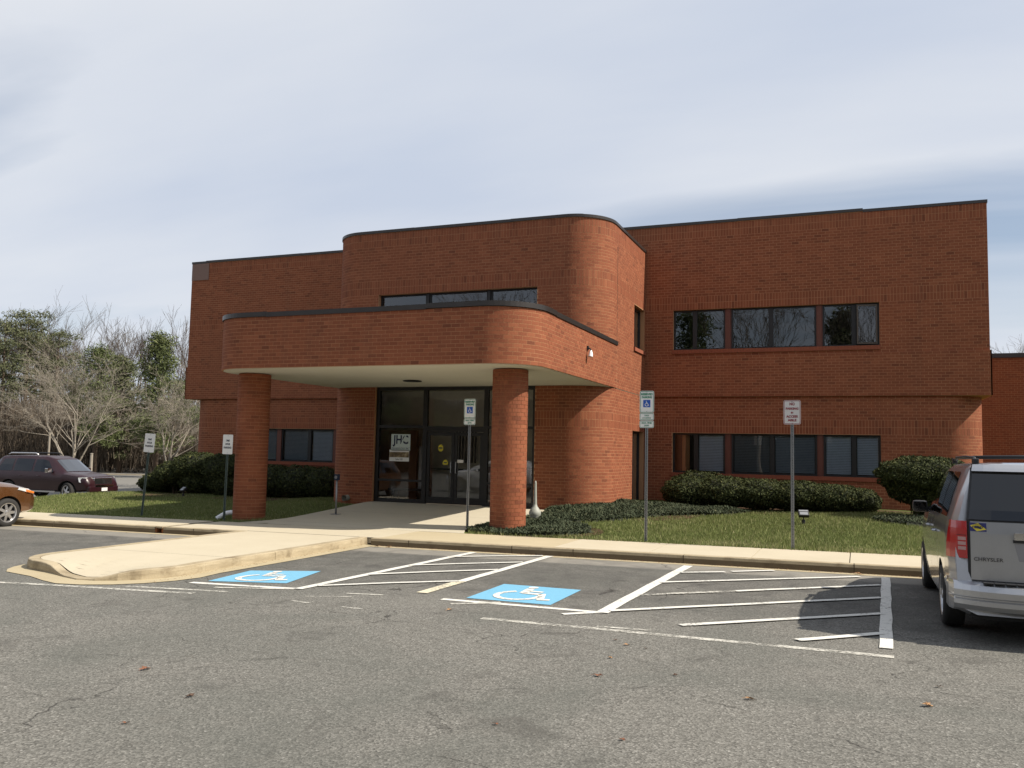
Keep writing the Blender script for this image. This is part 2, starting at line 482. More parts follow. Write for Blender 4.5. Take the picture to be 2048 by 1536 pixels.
MAT['black'] = simple('black_plastic', (0.016, 0.016, 0.017), 0.5)
MAT['white_plastic'] = simple('white_plastic', (0.75, 0.76, 0.78), 0.4, var=0.06)
MAT['grey_plastic'] = simple('grey_plastic', (0.30, 0.31, 0.27), 0.6)
MAT['chrome'] = simple('chrome', (0.75, 0.75, 0.76), 0.12, 1.0, var=0.02)
MAT['rubber'] = simple('tyre_rubber', (0.022, 0.021, 0.020), 0.85, var=0.25, scale=30)
MAT['alloy'] = simple('alloy_wheel', (0.52, 0.52, 0.53), 0.32, 0.85, var=0.08)
MAT['hedge'] = mk_leaf('yew_leaf', (0.022, 0.030, 0.011), (0.070, 0.080, 0.028), (0.16, 0.148, 0.055), 0.75, 0.10, 1.6)
MAT['juniper'] = mk_leaf('juniper_leaf', (0.034, 0.046, 0.028), (0.078, 0.092, 0.052), (0.15, 0.145, 0.085), 0.8, 0.08, 1.2)
MAT['grass'] = mk_leaf('grass_blade', (0.115, 0.140, 0.045), (0.215, 0.240, 0.088), (0.44, 0.39, 0.22), 0.7, 0.25, 0.8)
MAT['pine'] = mk_leaf('pine_needles', (0.070, 0.080, 0.042), (0.130, 0.138, 0.072), (0.20, 0.195, 0.115), 0.8, 0.12, 0.15)
MAT['evergreen'] = mk_leaf('evergreen_leaf', (0.068, 0.086, 0.036), (0.125, 0.146, 0.058), (0.20, 0.21, 0.10), 0.75, 0.15, 0.2)
MAT['brown_leaf'] = mk_leaf('dead_leaf', (0.15, 0.085, 0.045), (0.26, 0.15, 0.08), (0.36, 0.22, 0.12), 0.8, 0.1, 2.0)
MAT['brush'] = mk_leaf('brush_twig', (0.075, 0.060, 0.046), (0.135, 0.108, 0.082), (0.19, 0.16, 0.12), 0.9, 0.0, 0.2)
MAT['bark_pale'] = mk_bark('pale_bark', (0.22, 0.195, 0.16), (0.38, 0.34, 0.28))
MAT['bark_grey'] = mk_bark('grey_bark', (0.105, 0.088, 0.072), (0.19, 0.165, 0.135))
MAT['bark_brown'] = mk_bark('brown_bark', (0.060, 0.045, 0.034), (0.12, 0.09, 0.068))
MAT['soil'] = mk_ground('bed_mulch', [(0.3, (0.055, 0.034, 0.022)), (0.6, (0.10, 0.062, 0.040)), (0.8, (0.15, 0.10, 0.07))], 3)
MAT['turf'] = mk_ground('turf_soil', [(0.30, (0.075, 0.095, 0.028)), (0.55, (0.10, 0.12, 0.036)), (0.72, (0.15, 0.14, 0.065)), (0.85, (0.22, 0.175, 0.10))], 0.9)
MAT['forest_floor'] = mk_ground('forest_floor', [(0.3, (0.060, 0.048, 0.032)), (0.6, (0.095, 0.076, 0.050)), (0.85, (0.13, 0.105, 0.07))], 0.25)
MAT['cream'] = simple('cream_siding', (0.62, 0.55, 0.38), 0.7)

def zr(x):
    return 0.0095 * (x - 1.0)
def zw(x):
    return zr(x) + 0.15

# ================================================================== BUILDING
CX = -11.16
ZS, ZB, ZW = 3.79, 5.10, 6.64          # soffit / band bottom, window-ledge line, upper window head
ROOF_W, ROOF_T = 9.56, 8.70
YW, YT, YC = 28.03, 22.99, 17.12       # wing wall, tower front, canopy front
BL, BH, SH = 0.2235, 0.09, 0.22        # brick module, course, soldier course

class Path:
    """polyline in plan with arcs; s runs along it, outward normal is to the right of travel"""
    def __init__(self, pts):
        self.p = [Vector((x, y)) for x, y in pts]
        self.s = [0.0]
        for a, b in zip(self.p, self.p[1:]): self.s.append(self.s[-1] + (b - a).length)
        self.L = self.s[-1]
    def at(self, s):
        s = min(max(s, 0.0), self.L)
        i = max(0, min(len(self.p) - 2, int(np.searchsorted(self.s, s, 'right')) - 1))
        d = self.p[i + 1] - self.p[i]
        t = (s - self.s[i]) / max(1e-9, self.s[i + 1] - self.s[i])
        d.normalize()
        return self.p[i].lerp(self.p[i + 1], t), d

def arc(cx, cy, r, a0, a1, n=14):
    return [(cx + r * math.cos(R(a0 + (a1 - a0) * k / n)), cy + r * math.sin(R(a0 + (a1 - a0) * k / n))) for k in range(n + 1)]

def zones(z0, z1, soldiers):
    """courses between z0 and z1 with soldier bands [(za, rows)]"""
    out = []; z = z0
    for za, rows in sorted(soldiers):
        zb = za + rows * SH
        if za < z0 - 0.01 or zb > z1 + 0.01: continue
        if za - z > 0.03:
            n = max(1, round((za - z) / BH)); h = (za - z) / n
            out += [(z + k * h, z + (k + 1) * h, 0, k) for k in range(n)]
        out += [(za + k * SH, za + (k + 1) * SH, 1, k) for k in range(rows)]
        z = zb
    if z1 - z > 0.03:
        n = max(1, round((z1 - z) / BH)); h = (z1 - z) / n
        out += [(z + k * h, z + (k + 1) * h, 0, k) for k in range(n)]
    return out

def wall_mesh(path, z0, z1, openings, depth=0.24, off=0.0, name='wall', parent=None, mat=None, closed=False, step=0.5):
    """mortar core behind the bricks: front sheet with real openings and reveals; openings = (s0, s1, za, zb)"""
    ss = set([0.0, path.L]) | set(path.s)
    for o in openings: ss |= {o[0], o[1]}
    ss = sorted(x for x in ss if -1e-6 <= x <= path.L + 1e-6)
    ss = [x for i, x in enumerate(ss) if i == 0 or x - ss[i - 1] > 1e-4]
    zz = sorted({z0, z1} | {min(max(o[2], z0), z1) for o in openings} | {min(max(o[3], z0), z1) for o in openings})
    def P(s, z, d):
        p, t = path.at(min(s, path.L - 1e-6) if s > 1e-6 else 1e-6)
        # mean normal at polyline corners
        p2, t2 = path.at(max(0.0, s - 1e-4)); p3, t3 = path.at(min(path.L, s + 1e-4))
        tt = (t2 + t3); tt.normalize()
        n = Vector((tt.y, -tt.x))
        q = p + n * (off - d)
        return (q.x, q.y, z)
    def inside(s, z):
        return any(o[0] < s < o[1] and o[2] < z < o[3] for o in openings)
    m = MB()
    for a, b in zip(ss, ss[1:]):
        for c, d in zip(zz, zz[1:]):
            if inside((a + b) / 2, (c + d) / 2): continue
            m.quad(P(a, c, 0.0035), P(b, c, 0.0035), P(b, d, 0.0035), P(a, d, 0.0035))
            m.quad(P(a, c, depth), P(a, d, depth), P(b, d, depth), P(b, c, depth))
    for (s0, s1, za, zb) in openings:
        za, zb = max(za, z0), min(zb, z1)
        for s, fl in ((s0, 0), (s1, 1)):
            if -1e-3 < s < path.L + 1e-3:
                q = [P(s, za, 0.0035), P(s, zb, 0.0035), P(s, zb, depth), P(s, za, depth)]
                m.quad(*(q if fl else q[::-1]))
        sub = [s0] + [x for x in path.s if s0 < x < s1] + [s1]
        for a, b in zip(sub, sub[1:]):
            m.quad(P(a, za, 0.0035), P(a, za, depth), P(b, za, depth), P(b, za, 0.0035))
            m.quad(P(a, zb, 0.0035), P(b, zb, 0.0035), P(b, zb, depth), P(a, zb, depth))
    if not closed:
        for s, fl in ((0.0, 1), (path.L, 0)):
            q = [P(s, z0, 0.0035), P(s, z1, 0.0035), P(s, z1, depth), P(s, z0, depth)]
            m.quad(*(q if fl else q[::-1]))
    for a, b in zip(ss, ss[1:]):
        m.quad(P(a, z1, 0.0035), P(b, z1, 0.0035), P(b, z1, depth), P(a, z1, depth))
        m.quad(P(a, z0, 0.0035), P(a, z0, depth), P(b, z0, depth), P(b, z0, 0.0035))
    return m.build(name, mat or MAT['mortar'], parent)

ALLB = []        # every brick: (centre, angle, length, height, tint, parent)
def lay(path, z0, z1, soldiers, openings, parent, off=0.0, phase=0.0, closed=False):
    g = 0.0100
    for (za, zb, kind, k) in zones(z0, z1, soldiers):
        if kind == 0:
            n = max(1, round(path.L / BL)) if closed else None
            L = path.L / n if closed else BL
            s = phase + (0.0 if k % 2 else -L / 2)
        else:
            n = max(1, round(path.L / BH)) if closed else None
            L = path.L / n if closed else BH
            s = phase
        end = path.L if not closed else s + path.L
        while s < end - 0.02:
            a, b = s, s + L
            s += L
            if not closed:
                a, b = max(a, 0.0), min(b, path.L)
            if b - a < 0.03: continue
            segs = [(a, b)]
            for (o0, o1, oa, ob) in openings:
                if ob <= za + 0.02 or oa >= zb - 0.02: continue
                ns = []
                for (x, y) in segs:
                    if o1 <= x or o0 >= y: ns.append((x, y)); continue
                    if o0 - x > 0.03: ns.append((x, o0))
                    if y - o1 > 0.03: ns.append((o1, y))
                segs = ns
            for (x, y) in segs:
                if closed:
                    x2, y2 = x % path.L, y % path.L
                    p0, _ = path.at(x2); p1, _ = path.at(y2)
                else:
                    p0, _ = path.at(x); p1, _ = path.at(y)
                d = p1 - p0; ln = d.length
                if ln < 0.02: continue
                d.normalize(); nrm = Vector((d.y, -d.x))
                pm, _ = path.at(((x + y) / 2) % path.L if closed else (x + y) / 2)
                sag = max(0.0, (pm - (p0 + p1) / 2).dot(nrm))
                c = (p0 + p1) / 2 + nrm * off
                t = float(np.clip(RNG.normal(0.5, 0.17), 0, 1))
                if RNG.random() < 0.02: t = float(RNG.choice([0.05, 0.9]))
                ALLB.append((c.x, c.y, (za + zb) / 2, math.atan2(d.y, d.x), ln - g, (zb - za) - g, t, sag, parent))

BRD = 0.035
def brick_grid(ns):
    # unit brick of ns stations along its length: (u, bulge, depth, w) and faces
    us = np.linspace(-0.5, 0.5, ns)
    v = np.array([(u, 1 - 4 * u * u, d, w) for u in us for d in (0.0, 1.0) for w in (-0.5, 0.5)])
    f = [(0, 1, 3, 2), (4 * ns - 4, 4 * ns - 2, 4 * ns - 1, 4 * ns - 3)]
    for k in range(ns - 1):
        a, b = 4 * k, 4 * k + 4
        f += [(a, b, b + 1, a + 1), (a + 1, b + 1, b + 3, a + 3), (a, a + 2, b + 2, b)]
    return v, np.array(f)
BG = {2: brick_grid(2), 4: brick_grid(4)}
def brick_local(B, ns):
    base = BG[ns][0]
    lx = base[None, :, 0] * B[:, 4, None]
    ly = base[None, :, 2] * BRD - base[None, :, 1] * B[:, 7, None]
    lz = base[None, :, 3] * B[:, 5, None]
    return lx, ly, lz

bld = thing('office_building', 'two storey red brick office building with rounded tower and canopy on brick columns', 'building', (0, 0, 0))

SOLD = [(2.62, 2), (ZW, 2), (ROOF_W - 0.10 - 2 * SH, 2)]
# ---- right wing
RW0, RW1 = -6.54, 3.57
RWX = RW0 - 1.6
pw = Path([(RWX, YW), (RW1, YW)])
op_up = [(-5.61 - RWX, 0.64 - RWX, 5.32, ZW)]
op_lo = [(-5.63 - RW0, 0.64 - RW0, 1.33, 2.61)]
w = wall_mesh(pw, ZB, ROOF_W - 0.02, op_up, name='upper_wall', parent=bld); RWU = w
lay(pw, ZB, ROOF_W - 0.10, SOLD, op_up, w)
pw = Path([(RW0, YW), (RW1, YW)])
w = wall_mesh(pw, ZS, ZB, [], off=0.045, name='spandrel_band', parent=bld)
lay(pw, ZS, ZB, [], [], w, off=0.045)
rc = 1.08
pl = Path([(RW0, YW + 0.05)] + arc(3.45 - rc, YW + 0.05 + rc, rc, -90, 0, 16) + [(3.45, YW + 4)])
w = wall_mesh(pl, -0.1, ZS, op_lo, name='ground_floor_wall', parent=bld)
lay(pl, -0.09, ZS, [(2.62, 2)], op_lo, w)
# ---- left wing
LW0, LW1 = -25.87, -15.72
pw = Path([(LW0, YW), (LW1, YW)])
w = wall_mesh(pw, ZB, ROOF_W - 0.02, [], name='upper_wall', parent=bld)
lay(pw, ZB, ROOF_W - 0.10, SOLD, [], w)
w = wall_mesh(pw, ZS, ZB, [], off=0.045, name='spandrel_band', parent=bld)
lay(pw, ZS, ZB, [], [], w, off=0.045)
pl = Path([(-25.75, YW + 4)] + arc(-25.75 + rc, YW + 0.05 + rc, rc, 180, 270, 16) + [(LW1, YW + 0.05)])
s_off = pl.L - (LW1 - 0)                                   # s = x + s_off on the straight run
op_ll = [(-22.96 + s_off, -16.7 + s_off, 1.33, 2.61)]
w = wall_mesh(pl, -0.35, ZS, op_ll, name='ground_floor_wall', parent=bld)
lay(pl, -0.36, ZS, [(2.62, 2)], op_ll, w)
# ---- tower
rt = 1.2
XTL, XTR = -15.72, -6.54
pt = Path([(XTL, YW)] + arc(XTL + rt, YT + rt, rt, 180, 270, 16) + arc(XTR - rt, YT + rt, rt, 270, 360, 16) + [(XTR, YW)])
def s_front(x):     # s on the tower front face
    base = (YW - YT - rt) + 2 * 16 * rt * math.sin(R(90 / 32))
    return base + (x - (XTL + rt))
s_end = pt.L
def s_side(y): return s_end - (YW - y)
op_t = [(s_front(-13.80), s_front(-8.54), 0.28, 3.80), (s_front(-13.80), s_front(-8.54), 5.3, ZW + 0.02), (s_side(26.5), s_side(27.93), 5.27, ZW), (s_side(26.4), s_side(27.95), 0.30, 2.62)]
w = wall_mesh(pt, 0.0, ROOF_T - 0.02, op_t, name='tower_wall', parent=bld); TOW = w
lay(pt, 0.0, ZS - 0.012, [(2.62, 2)], op_t, w)
lay(pt, ZS + 0.012, ROOF_T - 0.09, [(ZW + 0.02, 2), (ROOF_T - 0.09 - 2 * SH, 2)], op_t, w)
# ---- canopy
XCL, XCR = -15.37, -6.52
pc = Path([(XCL, YT + 0.9)] + arc(XCL + rt, YC + rt, rt, 180, 270, 16) + arc(XCR - rt, YC + rt, rt, 270, 360, 16) + [(XCR, 24.40)])
canopy = wall_mesh(pc, 3.80, 5.06, [], depth=0.30, name='entrance_canopy', parent=bld)
lay(pc, 3.80, 5.06, [], [], canopy, phase=0.05)
def offs_poly(path, d, y_end=None):
    out = []
    for i, p in enumerate(path.p):
        s = path.s[i]
        _, t2 = path.at(max(0, s - 1e-4)); _, t3 = path.at(min(path.L, s + 1e-4))
        tt = t2 + t3; tt.normalize(); n = Vector((tt.y, -tt.x))
        q = p + n * d
        out.append((q.x, q.y))
    return out
def sheet(poly, z, name, mat, parent, thick=0.05):
    m = MB(); m.prism(poly, z - thick, z); return m.build(name, mat, parent)
so = offs_poly(pc, -0.05)
so = [(XCL + 0.05, YT + 2.0)] + so[1:-1] + [(XCR - 0.06, 24.42)]
# soffit: stops at the tower face
m = MB()
m.prism(so, 3.785, 3.80)
m.build('soffit', MAT['soffit'], canopy)
sheet(offs_poly(pc, -0.25), 4.75, 'canopy_roof', MAT['roof'], canopy)
# broken can light and round cover in the soffit
m = MB(); m.lathe([(0.20, 0.0), (0.26, -0.015), (0.26, -0.03), (0.17, -0.034), (0.16, -0.004)], (-11.37, 20.88, 3.783), 24)
for k in range(5):
    a = k * 1.2; m.box(-11.37 - 0.15 + 0.05 * k, -11.37 - 0.12 + 0.06 * k, 20.74, 21.0, 3.755, 3.775)
m.build('recessed_light', MAT['black'], canopy, smooth=False)
m = MB(); m.lathe([(0.0, -0.012), (0.40, -0.012), (0.44, -0.004), (0.44, 0.0)], (-7.36, 21.92, 3.783), 28); m.build('ceiling_cover', MAT['soffit'], canopy)

# ---- columns
for cx in (-14.72, -7.46):
    rcol = 0.415
    circ = [(cx + rcol * math.cos(t), 18.42 + rcol * math.sin(t)) for t in np.linspace(math.pi / 2, 2.5 * math.pi, 73)]
    pcol = Path(circ)
    m = MB(); m.prism([(cx + (rcol - 0.008) * math.cos(t), 18.42 + (rcol - 0.008) * math.sin(t)) for t in np.linspace(0, 2 * math.pi, 37)[:-1]], -0.1, 3.766)
    col = m.build('brick_column', MAT['mortar'], bld)
    lay(pcol, -0.02, 3.765, [], [], col, closed=True)

# ---- metal copings
def coping(path, z, h, name, parent, out=0.03, back=0.34, lap=None):
    a = offs_poly(path, out); b = offs_poly(path, -back)
    m = MB(); n = len(a)
    zl = [z] * n
    for i in range(n - 1):
        for (p, q, zz0, zz1) in ((a[i], a[i + 1], z - h, z),):
            m.quad((*p, zz0), (*q, zz0), (*q, zz1), (*p, zz1))
        m.quad((*a[i], z), (*a[i + 1], z), (*b[i + 1], z + 0.012), (*b[i], z + 0.012))
        m.quad((*b[i], z - h), (*b[i], z + 0.012), (*b[i + 1], z + 0.012), (*b[i + 1], z - h))
        m.quad((*a[i], z - h), (*b[i], z - h), (*b[i + 1], z - h), (*a[i + 1], z - h))
    for i in (0, n - 1):
        q = [(*a[i], z - h), (*a[i], z), (*b[i], z + 0.012), (*b[i], z - h)]
        m.quad(*(q[::-1] if i == 0 else q))
    return m.build(name, MAT['flash'], parent)
def sub_path(path, s0, s1):
    pts = [tuple(path.at(s0)[0])] + [tuple(p) for p, s in zip(path.p, path.s) if s0 + 1e-3 < s < s1 - 1e-3] + [tuple(path.at(s1)[0])]
    return Path(pts)
def coping_run(path, z, h, cuts, lifts):
    for (s0, s1), dz in zip(zip(cuts, cuts[1:]), lifts):
        coping(sub_path(path, s0, s1), z + dz, h, 'coping', bld, out=0.028 + dz * 0.4)
coping_run(Path([(RW0 - 1.6, YW), (RW1 + 0.02, YW)]), ROOF_W, 0.09, [0.0, 4.6, 8.35, 11.73], [0.0, 0.008, -0.022])
coping_run(Path([(LW0 - 0.02, YW), (LW1 + 0.3, YW)]), ROOF_W, 0.09, [0.0, 0.75, 5.5, 10.4], [-0.012, 0.004, 0.0])
coping_run(pt, ROOF_T, 0.085, [0.0, 3.9, s_front(-12.6), s_front(-9.4), s_front(-7.2), pt.L - 0.03], [0.0, 0.004, 0.0, 0.006, 0.0])
sc0 = [0.0, 6.2, 7.6, 11.6, 13.9, 16.9, pc.L]
coping_run(pc, 5.17, 0.115, [0.0, 4.4, 8.2, 12.6, 16.3, pc.L], [0.0, 0.01, -0.004, 0.014, 0.0])

# ---- window ledges (brick rowlock sills, slightly proud)
def ledge(x0, x1, y, z, name='sill'):
    m = MB(); n = int((x1 - x0) / BH)
    for k in range(n):
        a = x0 + (x1 - x0) * k / n; b = x0 + (x1 - x0) * (k + 1) / n
        m.box(a + 0.004, b - 0.004, y - 0.055, y + 0.16, z - 0.125, z)
    m.box(x0, x1, y - 0.047, y + 0.16, z - 0.118, z - 0.006)
    return m.build(name, MAT['brown_sill'], bld)
MAT['brown_sill'] = simple('brick_sill', (0.245, 0.070, 0.034), 0.9, var=0.2, scale=12)

# ---- windows
def window(x0, x1, y, z0, z1, splits, parent, blinds=(), open_last=False, rec=0.13, axis='x', frame=0.055):
    """frame > pane, blind; in the plane y (or x when axis='y')"""
    def T(p):
        return p if axis == 'x' else (y + (p[1] - y) * -1, p[0], p[2])
    fr = MB()
    def bx(a, b, c, d, e, f):
        pts = [T((px, py, pz)) for pz in (e, f) for (px, py) in ((a, c), (b, c), (b, d), (a, d))]
        fr.add(pts, [(0, 3, 2, 1), (4, 5, 6, 7), (0, 1, 5, 4), (1, 2, 6, 5), (2, 3, 7, 6), (3, 0, 4, 7)])
    yf, yb = y + rec, y + rec + 0.07
    bx(x0, x1, yf, yb, z1 - frame, z1); bx(x0, x1, yf, yb, z0, z0 + frame)
    xs = [x0] + list(splits) + [x1]
    bx(x0, x0 + frame, yf, yb, z0 + frame, z1 - frame); bx(x1 - frame, x1, yf, yb, z0 + frame, z1 - frame)
    for s in splits: bx(s - frame * 1.25, s + frame * 1.25, yf - 0.004, yb, z0 + frame, z1 - frame)
    fo = fr.build('window', MAT['frame'], parent)
    for i, (a, b) in enumerate(zip(xs, xs[1:])):
        a2 = a + (frame if i == 0 else frame * 1.25); b2 = b - (frame if i == len(xs) - 2 else frame * 1.25)
        last = open_last and i == len(xs) - 2
        p = MB()
        if last:    # casement leaf standing a little open, hinged on its right side
            f2 = MB()
            ang = R(-7)
            def H(u, v, zz):  # u from hinge to the left, v outward
                return (b2 - u * math.cos(ang) - v * math.sin(ang) * 0, yf - u * math.sin(-ang) - v, zz)
            wd = b2 - a2 - 0.01
            for (u0, u1, q0, q1) in ((0, 0.045, z0 + frame, z1 - frame), (wd - 0.045, wd, z0 + frame, z1 - frame), (0.045, wd - 0.045, z0 + frame, z0 + frame + 0.045), (0.045, wd - 0.045, z1 - frame - 0.045, z1 - frame)):
                vs = [H(u, v, zz) for zz in (q0, q1) for (u, v) in ((u0, 0), (u1, 0), (u1, 0.045), (u0, 0.045))]
                f2.add(vs, [(0, 3, 2, 1), (4, 5, 6, 7), (0, 1, 5, 4), (1, 2, 6, 5), (2, 3, 7, 6), (3, 0, 4, 7)])
            sash = f2.build('open_sash', MAT['sash'], fo)
            p.quad(H(wd - 0.045, 0.02, z0 + frame), H(0.045, 0.02, z0 + frame), H(0.045, 0.02, z1 - frame), H(wd - 0.045, 0.02, z1 - frame))
        else:
            p.quad(*[T(q) for q in ((a2, yf + 0.03, z0 + frame), (b2, yf + 0.03, z0 + frame), (b2, yf + 0.03, z1 - frame), (a2, yf + 0.03, z1 - frame))])
        p.build('pane', MAT['glass'], fo)
        if i in blinds:
            bm_ = MB(); zt = z1 - frame; n = int((zt - z0 - frame) / 0.05)
            for k in range(n):
                zz = z0 + frame + 0.02 + k * 0.05
                bm_.quad(*[T(q) for q in ((a2 + 0.02, yf + 0.105, zz), (b2 - 0.02, yf + 0.105, zz), (b2 - 0.02, yf + 0.13, zz + 0.043), (a2 + 0.02, yf + 0.13, zz + 0.043))])
            bm_.build('blind', blinds[i] if isinstance(blinds, dict) else MAT['blind'], fo)
    return fo
MAT['sash'] = simple('bronze_sash', (0.085, 0.066, 0.05), 0.4, 0.4)
MAT['curtain'] = simple('tan_curtain', (0.40, 0.21, 0.08), 0.85, scale=30)
MAT['blind_dark'] = simple('dim_blind', (0.34, 0.37, 0.40), 0.8); MAT['blind_dim'] = simple('dark_blind', (0.20, 0.21, 0.21), 0.8)
MAT['blind_bright'] = simple('bright_blind', (0.62, 0.65, 0.70), 0.7)
# upper right
window(-5.61, -3.95, YW, 5.32, ZW, [-4.92], bld)
window(-3.75, -1.17, YW, 5.32, ZW, [-2.52], bld)
window(-0.98, 0.64, YW, 5.32, ZW, [-0.08], bld, open_last=True)
for a, b in ((-3.95, -3.75), (-1.17, -0.98)):
    for z0, z1, yy in ((5.32, ZW, YW), (1.33, 2.61, YW + 0.05)):
        m = MB(); m.box(a + 0.002, b - 0.002, yy + 0.10, yy + 0.22, z0, z1); m.box(a + 0.03, b - 0.03, yy + 0.07, yy + 0.10, z0, z1)
        m.build('mullion', MAT['brown_metal'], bld)
ledge(-5.63, 0.66, YW, 5.32)
# lower right
YG = YW + 0.05
window(-5.63, -3.95, YG, 1.33, 2.61, [-4.88], bld, blinds={1: MAT['blind']})
window(-3.75, -1.17, YG, 1.33, 2.61, [-2.50], bld, blinds={0: MAT['blind_dim'], 1: MAT['blind_dark']})
window(-0.98, 0.64, YG, 1.33, 2.61, [-0.11], bld, blinds={0: MAT['blind'], 1: MAT['blind']})
ledge(-5.65, 0.66, YG, 1.33)
# curtain strip in the first lower pane
m = MB(); m.box(-5.36, -5.12, YG + 0.32, YG + 0.36, 1.34, 2.58); m.build('curtain', MAT['curtain'], bld)
# lower left
window(-18.57, -16.7, YG, 1.33, 2.61, [-18.0], bld, blinds={0: MAT['blind_bright'], 1: MAT['blind_bright']})
window(-21.12, -18.70, YG, 1.33, 2.61, [-19.81], bld, blinds={1: MAT['blind_bright'], 0: MAT['blind_dark']})
window(-22.96, -21.32, YG, 1.33, 2.61, [-22.2], bld, blinds={1: MAT['blind_dark']})
for a, b in ((-21.32, -21.12), (-18.70, -18.57)):
    m = MB(); m.box(a, b, YG + 0.10, YG + 0.22, 1.33, 2.61); m.build('mullion', MAT['brown_metal'], bld)
ledge(-22.98, -16.68, YG, 1.33)
# tower upper window
window(-13.80, -12.17, YT, 5.30, ZW + 0.02, [], bld, rec=0.16); window(-12.09, -10.14, YT, 5.30, ZW + 0.02, [], bld, rec=0.16); window(-10.06, -8.54, YT, 5.30, ZW + 0.02, [], bld, rec=0.16)
for a, b in ((-12.17, -12.09), (-10.14, -10.06)):
    m = MB(); m.box(a, b, YT + 0.12, YT + 0.24, 5.30, ZW + 0.02); m.build('mullion', MAT['frame'], bld)
# side windows of the tower (plane x = XTR)
def side_window(y0, y1, z0, z1, splits):
    fr = MB(); f = 0.06; xa, xb = XTR - 0.22, XTR - 0.15
    fr.box(xa, xb, y0, y1, z1 - f, z1); fr.box(xa, xb, y0, y1, z0, z0 + f)
    fr.box(xa, xb, y0, y0 + f, z0 + f, z1 - f); fr.box(xa, xb, y1 - f, y1, z0 + f, z1 - f)
    for s in splits: fr.box(xa, xb + 0.003, s - 0.035, s + 0.035, z0 + f, z1 - f)
    fo = fr.build('window', MAT['frame'], bld)
    ys = [y0 + f] + list(splits) + [y1 - f]
    for a, b in zip(ys, ys[1:]):
        p = MB(); p.quad((xa + 0.03, a, z0 + f), (xa + 0.03, b, z0 + f), (xa + 0.03, b, z1 - f), (xa + 0.03, a, z1 - f)); p.build('pane', MAT['glass'], fo)
side_window(26.5, 27.93, 5.27, ZW, [27.2])
side_window(26.4, 27.95, 0.30, 2.62, [27.1])
for ya, za in ((26.45, 5.15), (26.35, 0.18)):
    m = MB(); m.box(XTR - 0.16, XTR + 0.05, ya, 27.98, za, za + 0.115); m.build('sill', MAT['brown_sill'], bld)
m = MB(); m.box(XTR - 0.002, XTR + 0.004, 24.405, 24.42, ZS, 8.0); m.build('expansion_joint', MAT['joint'], bld)
for pth, zz in ((pt, ZS),):
    m = MB(); a_ = offs_poly(pth, -0.0015)
    for q0, q1 in zip(a_, a_[1:]): m.quad((*q0, zz - 0.011), (*q1, zz - 0.011), (*q1, zz + 0.011), (*q0, zz + 0.011))
    m.build('joint_sealant', MAT['joint'], TOW)
# grey repair plate at the upper left corner
m = MB(); m.box(-25.86, -24.98, YW - 0.022, YW - 0.004, 8.76, 9.45); m.build('repair_plate', simple('grey_plate', (0.20, 0.125, 0.10), 0.8, var=0.1), bld)

# ---- entrance storefront
ent = MB(); yf, yb = YT + 0.10, YT + 0.20
def ebox(a, b, z0, z1, d=0.0): ent.box(a, b, yf - d, yb, z0, z1)
ebox(-13.80, -8.54, 3.69, 3.795); 
for a, b in ((-13.80, -13.68), (-12.17, -12.03), (-10.17, -10.03), (-8.64, -8.54)): ebox(a, b, 0.285, 3.69, 0.003)
for a, b in ((-13.68, -12.17), (-10.03, -8.64)):
    ebox(a, b, 0.285, 0.40); ebox(a, b, 0.92, 0.985); ebox(a, b, 2.54, 2.62)
ebox(-12.03, -10.17, 2.44, 2.60)
store = ent.build('storefront_frame', MAT['frame'], bld)
def pane(a, b, z0, z1, parent, y=YT + 0.15, mat='door_glass'):
    p = MB(); p.quad((a, y, z0), (b, y, z0), (b, y, z1), (a, y, z1)); return p.build('pane', MAT[mat], parent)
for a, b in ((-13.68, -12.17), (-10.03, -8.64)):
    pane(a, b, 0.40, 0.92, store); pane(a, b, 0.985, 2.54, store); pane(a, b, 2.62, 3.69, store)
pane(-12.03, -10.17, 2.60, 3.69, store)
for a, b, hx in ((-12.02, -11.115, -11.19), (-11.105, -10.18, -11.03)):
    d = MB(); y0, y1 = YT + 0.12, YT + 0.17
    d.box(a, a + 0.095, y0, y1, 0.30, 2.43); d.box(b - 0.095, b, y0, y1, 0.30, 2.43)
    d.box(a + 0.095, b - 0.095, y0, y1, 0.30, 0.50); d.box(a + 0.095, b - 0.095, y0, y1, 2.32, 2.43)
    dob = d.build('entrance_door', MAT['frame'], bld)
    pane(a + 0.095, b - 0.095, 0.50, 2.32, dob, YT + 0.145)
    h = MB(); h.tube([(hx, y0 - 0.002, 1.22), (hx, y0 - 0.06, 1.22), (hx, y0 - 0.06, 1.55), (hx, y0 - 0.002, 1.55)], 0.014, 8); h.build('handle', MAT['galv'], dob)
    bar = MB(); bar.box(a + 0.10, b - 0.10, y1 + 0.02, y1 + 0.06, 1.30, 1.35); bar.build('push_bar', MAT['frame'], dob)
# lobby behind the glass
m = MB(); X0, X1, Y0, Y1 = -14.9, -7.4, YT + 0.26, YT + 2.3
m.quad((X0, Y0, 0.29), (X1, Y0, 0.29), (X1, Y1, 0.29), (X0, Y1, 0.29)); m.build('lobby_floor', MAT['carpet'], bld)
m = MB(); m.quad((X0, Y0, 3.82), (X0, Y1, 3.82), (X1, Y1, 3.82), (X1, Y0, 3.82)); m.build('lobby_ceiling', MAT['interior'], bld)
m = MB()
m.quad((X0, Y1, 0.29), (X1, Y1, 0.29), (X1, Y1, 3.82), (X0, Y1, 3.82)); m.quad((X1, Y0, 0.29), (X1, Y0, 3.82), (X1, Y1, 3.82), (X1, Y1, 0.29)); m.quad((X0, Y0, 0.29), (X0, Y1, 0.29), (X0, Y1, 3.82), (X0, Y0, 3.82))
m.build('lobby_wall', MAT['interior'], bld)
